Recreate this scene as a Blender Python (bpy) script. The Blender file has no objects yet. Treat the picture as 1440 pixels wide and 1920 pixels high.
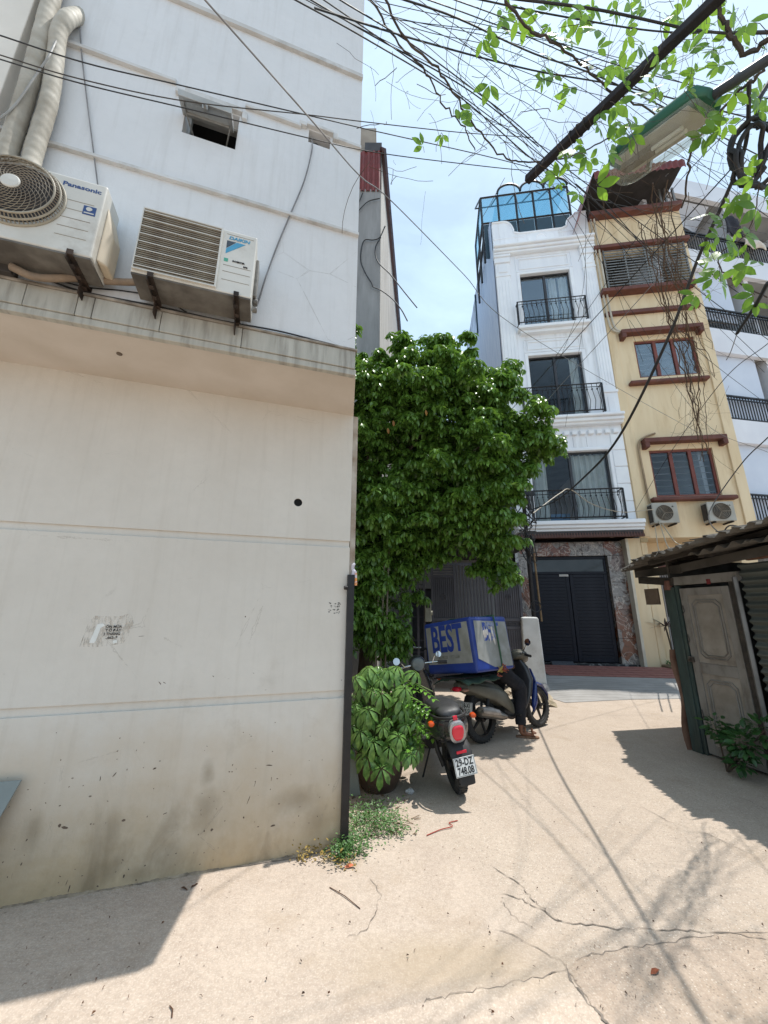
import bpy, bmesh, math, random
import numpy as np
from mathutils import Vector, Matrix, Euler
R = math.radians
random.seed(7)
rng = np.random.default_rng(11)
scene = bpy.context.scene
col = scene.collection

# ------------------------------------------------------------------ camera
FPX, PITCH, ROLL, CAMZ = 724.0, R(14.56), R(0.25), 1.6
cd = bpy.data.cameras.new('camera')
cd.sensor_fit = 'HORIZONTAL'; cd.sensor_width = 36.0; cd.lens = 36.0*FPX/1440.0
cd.clip_start = 0.05; cd.clip_end = 2000
cam = bpy.data.objects.new('camera', cd); col.objects.link(cam)
CAMR = Matrix.Rotation(math.pi/2+PITCH, 3, 'X') @ Matrix.Rotation(ROLL, 3, 'Z')
cam.matrix_world = Matrix.Translation((0, 0, CAMZ)) @ CAMR.to_4x4()
scene.camera = cam
scene.render.resolution_x, scene.render.resolution_y = 768, 1024

# ------------------------------------------------------------------ sun and sky
SUN_AZ, SUN_EL = R(71.2), R(75.0)          # azimuth to the right of the view (+Y), elevation
w = bpy.data.worlds.new('World'); scene.world = w; w.use_nodes = True
nt = w.node_tree; nt.nodes.clear()
out = nt.nodes.new('ShaderNodeOutputWorld'); bg = nt.nodes.new('ShaderNodeBackground')
sky = nt.nodes.new('ShaderNodeTexSky'); sky.sky_type = 'NISHITA'; sky.sun_disc = False
sky.sun_elevation = SUN_EL; sky.sun_rotation = SUN_AZ
sky.air_density = 1.0; sky.dust_density = 1.2; sky.ozone_density = 1.6; sky.altitude = 20
tc = nt.nodes.new('ShaderNodeTexCoord')
mp = nt.nodes.new('ShaderNodeMapping'); mp.inputs['Scale'].default_value = (1.3, 1.3, 2.6); mp.inputs['Location'].default_value = (.35, .1, .0)
n1 = nt.nodes.new('ShaderNodeTexNoise'); n1.inputs['Scale'].default_value = 2.6; n1.inputs['Detail'].default_value = 9; n1.inputs['Roughness'].default_value = .58; n1.inputs['Distortion'].default_value = .35
cr = nt.nodes.new('ShaderNodeValToRGB'); cr.color_ramp.elements[0].position = .36; cr.color_ramp.elements[1].position = .70
cr.color_ramp.elements[0].color = (.52, .52, .52, 1); cr.color_ramp.elements[1].color = (.84, .84, .84, 1)
mx = nt.nodes.new('ShaderNodeMix'); mx.data_type = 'RGBA'
mx.inputs['B'].default_value = (5.35, 7.1, 8.6, 1)
L = nt.links.new
L(tc.outputs['Generated'], mp.inputs['Vector']); L(mp.outputs['Vector'], n1.inputs['Vector']); L(n1.outputs['Fac'], cr.inputs['Fac'])
L(cr.outputs['Color'], mx.inputs['Factor']); L(sky.outputs['Color'], mx.inputs['A'])
L(mx.outputs['Result'], bg.inputs['Color']); bg.inputs['Strength'].default_value = .142
L(bg.outputs['Background'], out.inputs['Surface'])
sd = bpy.data.lights.new('sun', 'SUN'); sd.energy = 4.4; sd.angle = R(.53); sd.color = (1, .965, .91)
sun = bpy.data.objects.new('sun', sd); col.objects.link(sun)
sdir = Vector((math.sin(SUN_AZ)*math.cos(SUN_EL), math.cos(SUN_AZ)*math.cos(SUN_EL), math.sin(SUN_EL)))
sun.rotation_euler = sdir.to_track_quat('Z', 'Y').to_euler(); sun.location = sdir*60
vs = scene.view_settings
vs.view_transform = 'Standard'; vs.look = 'None'; vs.gamma = 1.0; vs.use_curve_mapping = False
vs.exposure = 0.2

# ------------------------------------------------------------------ measuring helpers
CAM0 = Vector((0, 0, CAMZ))
def ray(x, y): return CAMR @ Vector(((x-720)/FPX, -(y-960)/FPX, -1.0))
def gnd(x, y, z=0.0):
    d = ray(x, y); return CAM0 + d*((z-CAMZ)/d.z)
def atY(x, y, Y):
    d = ray(x, y); return CAM0 + d*(Y/d.y)
class Frame:                      # a vertical plane: origin P, direction az; local x along, y into the thing, z up
    def __init__(s, P, az):
        s.P = Vector((P[0], P[1], 0)); s.az = R(az); s.rz = R(90-az)
        s.D = Vector((math.sin(s.az), math.cos(s.az), 0)); s.N = Vector((-s.D.y, s.D.x, 0))
    def sz(s, px, py, off=0.0):
        d = ray(px, py); t = ((s.P-CAM0).dot(s.N)+off)/d.dot(s.N); q = CAM0+d*t
        return (q-s.P).dot(s.D), q.z
    def W(s, a, y, z): return s.P + s.D*a + s.N*y + Vector((0, 0, z))

# ------------------------------------------------------------------ mesh builder
class MB:
    def __init__(s): s.v = []; s.f = []
    def add(s, vs, fs, M=None):
        o = len(s.v)
        if M is not None: vs = [M @ Vector(p) for p in vs]
        s.v += [tuple(p) for p in vs]; s.f += [tuple(i+o for i in q) for q in fs]; return s
    def box(s, x0, x1, y0, y1, z0, z1, M=None):
        return s.add([(x0,y0,z0),(x1,y0,z0),(x1,y1,z0),(x0,y1,z0),(x0,y0,z1),(x1,y0,z1),(x1,y1,z1),(x0,y1,z1)],
                     [(0,3,2,1),(4,5,6,7),(0,1,5,4),(1,2,6,5),(2,3,7,6),(3,0,4,7)], M)
    def prism(s, pts, a0, a1, axis='y', M=None):     # pts 2d polygon, extruded along axis
        n = len(pts)
        def P(p, a): return {'y': (p[0], a, p[1]), 'z': (p[0], p[1], a), 'x': (a, p[0], p[1])}[axis]
        vs = [P(p, a0) for p in pts]+[P(p, a1) for p in pts]
        fs = [tuple(range(n))[::-1], tuple(range(n, 2*n))]+[(i, (i+1) % n, n+(i+1) % n, n+i) for i in range(n)]
        return s.add(vs, fs, M)
    def tube(s, path, r, n=6, M=None, caps=True):
        path = [Vector(p) for p in path]; m = len(path)
        rs = r if isinstance(r, (list, tuple)) else [r]*m
        vs = []; up = None
        for i, p in enumerate(path):
            t = (path[min(i+1, m-1)]-path[max(i-1, 0)])
            t = t.normalized() if t.length > 1e-9 else Vector((0, 0, 1))
            if up is None:
                up = Vector((0, 0, 1)) if abs(t.z) < .9 else Vector((1, 0, 0))
            a = (up - t*up.dot(t)); a = a.normalized() if a.length > 1e-6 else t.orthogonal().normalized()
            up = a; b = t.cross(a)
            for k in range(n):
                th = 2*math.pi*k/n; vs.append(p+(a*math.cos(th)+b*math.sin(th))*rs[i])
        fs = [(i*n+k, i*n+(k+1) % n, (i+1)*n+(k+1) % n, (i+1)*n+k) for i in range(m-1) for k in range(n)]
        if caps: fs += [tuple(range(n))[::-1], tuple(range((m-1)*n, m*n))]
        return s.add(vs, fs, M)
    def cyl(s, p0, p1, r, n=12, r1=None, M=None): return s.tube([p0, p1], [r, r if r1 is None else r1], n, M)
    def loft(s, rings, M=None, caps=True, closed=False):
        n = len(rings[0]); m = len(rings); vs = [p for r in rings for p in r]
        fs = [(i*n+k, i*n+(k+1) % n, ((i+1) % m)*n+(k+1) % n, ((i+1) % m)*n+k) for i in range(m if closed else m-1) for k in range(n)]
        if caps and not closed: fs += [tuple(range(n))[::-1], tuple(range((m-1)*n, m*n))]
        return s.add(vs, fs, M)
    def lathe(s, prof, n=20, M=None):                  # prof [(r,z)]
        return s.loft([[(r*math.cos(2*math.pi*k/n), r*math.sin(2*math.pi*k/n), z) for k in range(n)] for r, z in prof], M)
    def torus(s, c, R_, r, n=28, m=10, M=None, sq=1.0):   # in the xz plane (axis y)
        rings = []
        for i in range(n):
            a = 2*math.pi*i/n
            rings.append([(c[0]+(R_+r*math.cos(b))*math.cos(a), c[1]+sq*r*math.sin(b), c[2]+(R_+r*math.cos(b))*math.sin(a)) for b in [2*math.pi*k/m for k in range(m)]])
        return s.loft(rings, M, caps=False, closed=True)
    def grid(s, fn, nu, nv, M=None):
        vs = [fn(i/nu, j/nv) for i in range(nu+1) for j in range(nv+1)]
        fs = [(i*(nv+1)+j, (i+1)*(nv+1)+j, (i+1)*(nv+1)+j+1, i*(nv+1)+j+1) for i in range(nu) for j in range(nv)]
        return s.add(vs, fs, M)
    def holed(s, s0, s1, z0, z1, holes, yf, yb, M=None):   # wall sheet with rectangular openings and reveals
        xs = sorted({s0, s1, *[h[0] for h in holes], *[h[1] for h in holes]}); zs = sorted({z0, z1, *[h[2] for h in holes], *[h[3] for h in holes]})
        for i in range(len(xs)-1):
            for j in range(len(zs)-1):
                cx, cz = (xs[i]+xs[i+1])/2, (zs[j]+zs[j+1])/2
                if any(h[0] < cx < h[1] and h[2] < cz < h[3] for h in holes): continue
                s.add([(xs[i],yf,zs[j]),(xs[i+1],yf,zs[j]),(xs[i+1],yf,zs[j+1]),(xs[i],yf,zs[j+1])], [(0,1,2,3)], M)
        for a, b, c, d in holes:
            s.add([(a,yf,c),(b,yf,c),(b,yf,d),(a,yf,d),(a,yb,c),(b,yb,c),(b,yb,d),(a,yb,d)], [(0,4,5,1),(1,5,6,2),(2,6,7,3),(3,7,4,0)], M)
        return s
    def mesh(s, name, mat=None, smooth=False):
        me = bpy.data.meshes.new(name); me.from_pydata(s.v, [], s.f); me.validate(); me.update()
        if mat is not None: me.materials.append(mat)
        if smooth:
            for p in me.polygons: p.use_smooth = True
        return me
    def build(s, name, mat, parent=None, smooth=False, bevel=0.0, seg=2, loc=None):
        o = bpy.data.objects.new(name, s.mesh(name, mat, smooth)); col.objects.link(o)
        if parent is not None: o.parent = parent
        if loc is not None: o.location = loc
        if bevel:
            b = o.modifiers.new('bevel', 'BEVEL'); b.width = bevel; b.segments = seg; b.limit_method = 'ANGLE'; b.angle_limit = R(40); b.harden_normals = False
        if smooth:
            o.data.set_sharp_from_angle(angle=R(45)) if hasattr(o.data, 'set_sharp_from_angle') else None
        return o
def linkcopy(name, data, parent, M):
    o = bpy.data.objects.new(name, data); col.objects.link(o); o.parent = parent; o.matrix_local = M; return o
def copy_tree(o, parent=None):
    c = o.copy(); col.objects.link(c); c.parent = parent
    for ch in list(o.children): copy_tree(ch, c)
    return c
def tag(o, label, cat, group=None, kind=None):
    if label: o['label'] = label
    if cat: o['category'] = cat
    if group: o['group'] = group
    if kind: o['kind'] = kind
    return o
def thing(name, label, cat, loc=(0, 0, 0), rz=0.0, group=None):
    o = bpy.data.objects.new(name, None); col.objects.link(o); o.empty_display_size = .2
    o.location = loc; o.rotation_euler = (0, 0, rz); return tag(o, label, cat, group)
def struct(o): o['kind'] = 'structure'; return o
def sring(c, a, b, n=14, p=2.6, u=(0,1,0), v=(0,0,1)):   # superellipse ring
    c, u, v = Vector(c), Vector(u), Vector(v); out = []
    for k in range(n):
        t = 2*math.pi*k/n; ct, st = math.cos(t), math.sin(t)
        out.append(c + u*(a*math.copysign(abs(ct)**(2/p), ct)) + v*(b*math.copysign(abs(st)**(2/p), st)))
    return out
def spline(pts, k=6):            # Catmull-Rom through points
    P = [Vector(p) for p in pts]; P = [P[0]*2-P[1]]+P+[P[-1]*2-P[-2]]; o = []
    for i in range(1, len(P)-2):
        for j in range(k):
            t = j/k; a, b, c, d = P[i-1], P[i], P[i+1], P[i+2]
            o.append(.5*((2*b)+(c-a)*t+(2*a-5*b+4*c-d)*t*t+(3*b-a-3*c+d)*t**3))
    o.append(P[-2]); return o
def text_mb(txt, size, depth=.001, weight=0.0, sx=1.0, align='CENTER', shear=0.0):
    cu = bpy.data.curves.new('t', 'FONT'); cu.body = txt; cu.size = size; cu.extrude = depth; cu.offset = weight; cu.align_x = align; cu.align_y = 'CENTER'; cu.shear = shear; cu.resolution_u = 3
    ob = bpy.data.objects.new('t', cu); col.objects.link(ob)
    dg = bpy.context.evaluated_depsgraph_get(); me = bpy.data.meshes.new_from_object(ob.evaluated_get(dg))
    m = MB(); m.v = [(v.co.x*sx, v.co.y, v.co.z) for v in me.vertices]; m.f = [tuple(p.vertices) for p in me.polygons]
    bpy.data.objects.remove(ob); bpy.data.curves.remove(cu); bpy.data.meshes.remove(me); return m
# lays text (xy) on a plane: X->ux, Y->uy
def basis(o, ux, uy):
    ux, uy = Vector(ux).normalized(), Vector(uy).normalized(); uz = ux.cross(uy)
    return Matrix(((ux.x, uy.x, uz.x, o[0]), (ux.y, uy.y, uz.y, o[1]), (ux.z, uy.z, uz.z, o[2]), (0, 0, 0, 1)))

# ------------------------------------------------------------------ materials
MATS = {}
def rgb(h):
    h = h.lstrip('#'); c = [int(h[i:i+2], 16)/255 for i in (0, 2, 4)]
    return tuple(((x/12.92) if x <= .04045 else ((x+.055)/1.055)**2.4) for x in c)
class NT:
    def __init__(s, name):
        s.m = bpy.data.materials.new(name); s.m.use_nodes = True; s.t = s.m.node_tree; s.t.nodes.clear()
        s.out = s.n('ShaderNodeOutputMaterial'); s.b = s.n('ShaderNodeBsdfPrincipled'); s.l(s.b.outputs[0], s.out.inputs['Surface'])
        s.tc = s.n('ShaderNodeTexCoord'); s.geo = None
    def n(s, k): return s.t.nodes.new(k)
    def l(s, a, b): s.t.links.new(a, b)
    def vec(s, scale=(1, 1, 1), src='Object', rot=(0, 0, 0), loc=(0, 0, 0)):
        m = s.n('ShaderNodeMapping'); m.inputs['Scale'].default_value = scale; m.inputs['Rotation'].default_value = rot; m.inputs['Location'].default_value = loc
        s.l(s.tc.outputs[src], m.inputs['Vector']); return m.outputs[0]
    def world(s, scale=(1, 1, 1), loc=(0, 0, 0)):
        g = s.n('ShaderNodeNewGeometry'); m = s.n('ShaderNodeMapping'); m.inputs['Scale'].default_value = scale; m.inputs['Location'].default_value = loc
        s.l(g.outputs['Position'], m.inputs['Vector']); return m.outputs[0]
    def noise(s, v, scale, detail=5, rough=.55, dist=0.0):
        k = s.n('ShaderNodeTexNoise'); k.inputs['Scale'].default_value = scale; k.inputs['Detail'].default_value = detail; k.inputs['Roughness'].default_value = rough; k.inputs['Distortion'].default_value = dist
        s.l(v, k.inputs['Vector']); return k.outputs['Fac']
    def vor(s, v, scale, feature='F1', out='Distance', rand=1.0):
        k = s.n('ShaderNodeTexVoronoi'); k.feature = feature; k.inputs['Scale'].default_value = scale; k.inputs['Randomness'].default_value = rand
        s.l(v, k.inputs['Vector']); return k.outputs[out]
    def ramp(s, f, a, b, ca=0.0, cb=1.0):
        k = s.n('ShaderNodeMapRange'); k.clamp = True
        k.inputs['From Min'].default_value = a; k.inputs['From Max'].default_value = b; k.inputs['To Min'].default_value = ca; k.inputs['To Max'].default_value = cb
        s.l(f, k.inputs['Value']); return k.outputs[0]
    def math(s, op, a, b=None):
        k = s.n('ShaderNodeMath'); k.operation = op
        for i, x in enumerate((a, b)):
            if x is None: continue
            if isinstance(x, (int, float)): k.inputs[i].default_value = x
            else: s.l(x, k.inputs[i])
        return k.outputs[0]
    def mix(s, f, a, b, mode='MIX'):
        k = s.n('ShaderNodeMix'); k.data_type = 'RGBA'; k.blend_type = mode
        for nm, x in (('Factor', f), ('A', a), ('B', b)):
            if isinstance(x, (int, float)): k.inputs[nm].default_value = x
            elif isinstance(x, tuple): k.inputs[nm].default_value = (*x[:3], 1)
            else: s.l(x, k.inputs[nm])
        return k.outputs['Result']
    def sep(s, v):
        k = s.n('ShaderNodeSeparateXYZ'); s.l(v, k.inputs[0]); return k.outputs
    def bump(s, h, strength=.2, dist=.01, prev=None):
        k = s.n('ShaderNodeBump'); k.inputs['Strength'].default_value = strength; k.inputs['Distance'].default_value = dist
        s.l(h, k.inputs['Height'])
        if prev is not None: s.l(prev, k.inputs['Normal'])
        s.l(k.outputs[0], s.b.inputs['Normal']); return k.outputs[0]
    def set(s, **kw):
        for k, x in kw.items():
            i = s.b.inputs[{'col': 'Base Color', 'rough': 'Roughness', 'metal': 'Metallic', 'spec': 'Specular IOR Level', 'trans': 'Transmission Weight', 'alpha': 'Alpha', 'coat': 'Coat Weight', 'ior': 'IOR', 'emit': 'Emission Color', 'emits': 'Emission Strength'}[k]]
            if isinstance(x, (int, float)): i.default_value = x
            elif isinstance(x, tuple): i.default_value = (*x[:3], 1)
            else: s.l(x, i)
        return s
def mat(name, c1, c2=None, scale=4.0, rough=.6, bump=0.0, bscale=60.0, metal=0.0, spec=.5, coat=0.0, stretch=(1, 1, 1), thr=(.35, .65), dirt=None, dscale=2.0, src='Object'):
    if name in MATS: return MATS[name]
    n = NT(name); v = n.vec(stretch, src)
    if c2 is None: c2 = tuple(x*.82 for x in c1)
    c = n.mix(n.ramp(n.noise(v, scale), *thr), c1, c2)
    if dirt: c = n.mix(n.ramp(n.noise(v, dscale, 8, .65), .52, .72, 0, .8), c, dirt)
    n.set(col=c, metal=metal, spec=spec, coat=coat)
    n.set(rough=n.ramp(n.noise(v, scale*2.3), .3, .7, max(0, rough-.08), min(1, rough+.08)))
    if bump: n.bump(n.noise(v, bscale, 4), bump, .01)
    MATS[name] = n.m; return n.m
# ================================================================== GROUND
def ground_mat(name='concrete_ground', tint=None):
    n = NT(name); g = n.world(); x, y, z = n.sep(g)
    big = n.noise(g, .9, 6, .6); mid = n.noise(g, 5, 8, .62); fine = n.noise(g, 60, 4, .6)
    c = n.mix(n.ramp(big, .3, .7), rgb('#bbab9b'), rgb('#a8988a'))
    c = n.mix(n.ramp(mid, .35, .75, 0, .55), c, rgb('#c6b6a6'))
    c = n.mix(n.ramp(n.noise(g, 34, 5, .7), .36, .62, .34, 0), c, rgb('#85776a'))
    c = n.mix(n.ramp(n.noise(g, 110, 3, .6), .52, .66, 0, .40), c, rgb('#d8ccbc'))
    c = n.mix(n.ramp(n.noise(g, 2.2, 7, .7), .52, .75, 0, .5), c, rgb('#96826b'))
    # exposed aggregate towards the lane's right side
    wob = n.math('MULTIPLY', n.math('SUBTRACT', n.noise(g, 1.6, 6, .6), .5), .9)
    side = n.math('ADD', n.math('SUBTRACT', x, n.math('SUBTRACT', 1.895, n.math('MULTIPLY', y, .448))), wob)
    m = n.ramp(side, -.12, .18)
    far = n.ramp(y, 6.0, 8.5, 1, .35)
    m = n.math('MULTIPLY', m, far)
    vp = n.vor(g, 88); vc = n.vor(g, 88, out='Color')
    peb = n.ramp(vp, .20, .42, 1, 0)
    pc = n.mix(n.ramp(n.sep(vc)[0], .25, .9), rgb('#7d756c'), rgb('#d9cfc0'))
    pm = n.math('MULTIPLY', n.math('MULTIPLY', peb, m), n.ramp(n.sep(vc)[1], .15, .6, .0, .75))
    c = n.mix(n.math('MULTIPLY', m, .25), c, rgb('#a89a8a'))
    c = n.mix(pm, c, pc)
    # damp ochre patch in the cast slab, with its own outline
    dx = n.math('MULTIPLY', n.math('SUBTRACT', x, .33), 1.5); dy = n.math('MULTIPLY', n.math('SUBTRACT', y, 2.30), 5.0)
    rr = n.math('ADD', n.math('SQRT', n.math('ADD', n.math('MULTIPLY', dx, dx), n.math('MULTIPLY', dy, dy))), n.math('MULTIPLY', n.math('SUBTRACT', n.noise(g, 4, 6, .65), .5), 1.1))
    c = n.mix(n.ramp(rr, .35, 1.05, .5, 0), c, rgb('#a18f76'))
    # dark specks and pits
    vs_ = n.vor(g, 17); vsc = n.vor(g, 17, out='Color')
    c = n.mix(n.math('MULTIPLY', n.ramp(vs_, .05, .13, 1, 0), n.ramp(n.sep(vsc)[0], .62, .66, 0, .55)), c, rgb('#5c5047'))
    if tint: c = n.mix(1.0, c, tint, 'MULTIPLY')
    n.set(col=c, rough=.9, spec=.2)
    b = n.bump(n.noise(g, 9, 6, .65), .55, .02)
    b2 = n.bump(fine, .6, .008, b)
    n.bump(n.math('MULTIPLY', peb, m), .3, .004, b2)
    return n.m
GM = ground_mat()
def gz(u, v):
    return None
gm = MB()
gm.add([(-150, -60, 0), (150, -60, 0), (150, 240, 0), (-150, 240, 0)], [(0, 1, 2, 3)])
struct(gm.build('ground', GM))
def slab(pxs, name, tint):                      # cast patches of slightly different concrete, ragged at the joints
    P = [gnd(*p) for p in pxs]; Q = []
    for a, b in zip(P, P[1:]+P[:1]):
        for j in range(8): q = a.lerp(b, j/8); Q.append((q.x+random.uniform(-.006, .006), q.y+random.uniform(-.006, .006), .0025))
    m = MB(); m.add(Q, [tuple(range(len(Q)))[::-1]]); struct(m.build(name, ground_mat(name, tint)))
slab([(600,1990),(640,1925),(790,1880),(930,1850),(1062,1822),(1085,1858),(1110,1888),(1180,1990)], 'concrete_patch', (1.12, 1.11, 1.10))
slab([(1068,1824),(1080,1798),(1140,1785),(1250,1768),(1330,1755),(1560,1738),(1700,1990),(1190,1990),(1113,1888)], 'concrete_slab', (.95, .92, .90))

crackm = mat('crack_dark', (.13, .108, .088), (.26, .215, .175), 14, .95)
def ribbon(pxs, wpx, jag=.012, k=5):
    P = [gnd(*p) for p in pxs]; Q = []
    for a, b in zip(P[:-1], P[1:]):
        for j in range(k):
            q = a.lerp(b, j/k); Q.append(q+Vector((random.uniform(-jag, jag), random.uniform(-jag, jag), 0)))
    Q.append(P[-1]); m = MB(); vs = []; n = len(Q)
    for i, q in enumerate(Q):
        t = (Q[min(i+1, n-1)]-Q[max(i-1, 0)]).normalized(); nn = Vector((-t.y, t.x, 0))
        wd = wpx*.62*(.15+1.1*random.random())*(1 if 0 < i < n-1 else .15)
        vs += [(q+nn*wd/2).to_tuple()[:2]+(.004,), (q-nn*wd/2).to_tuple()[:2]+(.004,)]
    return m.add(vs, [(2*i, 2*i+1, 2*i+3, 2*i+2) for i in range(n-1)])
cracks = MB()
for pts, wd in [([(918,1624),(960,1650),(985,1668),(1000,1690),(1025,1710),(1050,1728)], .011),
                ([(945,1678),(980,1688),(1010,1702),(1050,1728),(1100,1736),(1160,1742),(1230,1744),(1300,1748),(1380,1750),(1440,1764)], .011),
                ([(940,1690),(950,1705),(975,1728),(1010,1745)], .005),
                ([(1075,1800),(1140,1785),(1200,1775),(1250,1768),(1330,1755),(1445,1750)], .010),
                ([(1062,1822),(1085,1858),(1110,1888),(1145,1925)], .018),
                ([(930,1742),(1000,1775),(1062,1808),(1062,1822)], .006),
                ([(690,1640),(712,1678),(706,1712),(690,1745),(650,1760)], .007),
                ([(790,1880),(850,1868),(930,1850),(1000,1838),(1062,1822)], .007),
                ([(1190,1505),(1250,1540),(1330,1565),(1400,1600)], .006),
                ([(1345,1485),(1400,1500),(1440,1520)], .012),
                ([(1270,1390),(1300,1400)], .01),
                ([(0,1702),(120,1680),(260,1657),(400,1634),(560,1608),(640,1592)], .016)]:
    mb = ribbon(pts, wd); cracks.add(mb.v, mb.f)
o = struct(cracks.build('ground_cracks', crackm))

# litter: twigs, dry leaves, grit that nobody could count
litter = MB()
def dleaf(m, p, s, a):
    M = Matrix.Translation(p) @ Matrix.Rotation(a, 4, 'Z') @ Matrix.Rotation(random.uniform(-.5, .5), 4, 'X')
    m.add([(-s, 0, .003), (-.3*s, .32*s, .012), (.5*s, .28*s, .008), (s, 0, .004), (.5*s, -.28*s, .012), (-.3*s, -.32*s, .006)], [(0, 5, 4, 3), (0, 3, 2, 1)], M)
for _ in range(170):
    px, py = random.uniform(0, 1440), 1330+590*random.random()**.8
    if px < 640 and py < 1720-.17*px+12: continue
    if 660 < px < 900 and py < 1500: continue
    if px > 1240 and py < 1500: continue
    p = gnd(px, py); p.z = .004
    if random.random() < .45: dleaf(litter, p, random.uniform(.003, .008), random.uniform(0, 6.3))
    else:
        a = random.uniform(0, 6.3); l = random.uniform(.006, .02)
        litter.tube([p+Vector((0, 0, .003)), p+Vector((math.cos(a)*l*.5, math.sin(a)*l*.5, .006)), p+Vector((math.cos(a+.2)*l, math.sin(a+.2)*l, .003))], .0011, 4)
for px, py, s in [(345,1668,.03),(365,1662,.025),(715,1515,.03),(660,1580,.03),(735,1562,.03)]:
    p = gnd(px, py); dleaf(litter, p, s, px*.7)
for a, b in [((618,1665),(675,1705)),((318,1888),(322,1910))]:
    A, B = gnd(*a), gnd(*b); litter.tube([A+Vector((0,0,.004)), A.lerp(B, .5)+Vector((.004,.006,.007)), B+Vector((0,0,.004))], .0028, 4)
o = litter.build('leaf_litter', mat('litter_brown', rgb('#6b4a34'), rgb('#3c2c22'), 30, .9)); tag(o, 'dry leaf bits and twigs scattered over the concrete lane', 'litter', kind='stuff')
dl = MB(); dleaf(dl, Vector((0, 0, 0)), .03, .4)
o = dl.build('dry_leaf', mat('leaf_rust', rgb('#8a4a2c'), rgb('#6d3822'), 40, .8), loc=gnd(1228, 1826)+Vector((0, 0, .005))); tag(o, 'curled rust brown dry leaf alone on the concrete at lower right', 'leaf')
rs = MB(); rs.tube(spline([gnd(800,1568)+Vector((0,0,.006)), gnd(825,1558)+Vector((0,0,.008)), gnd(848,1552)+Vector((0,0,.01)), gnd(842,1545)+Vector((0,0,.008)), gnd(858,1540)+Vector((0,0,.006))]), .0035, 5)
o = rs.build('red_string', mat('string_red', rgb('#9b3a2c'), None, 10, .8)); tag(o, 'short thin red string curled on the concrete near the black scooter', 'string')

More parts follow.
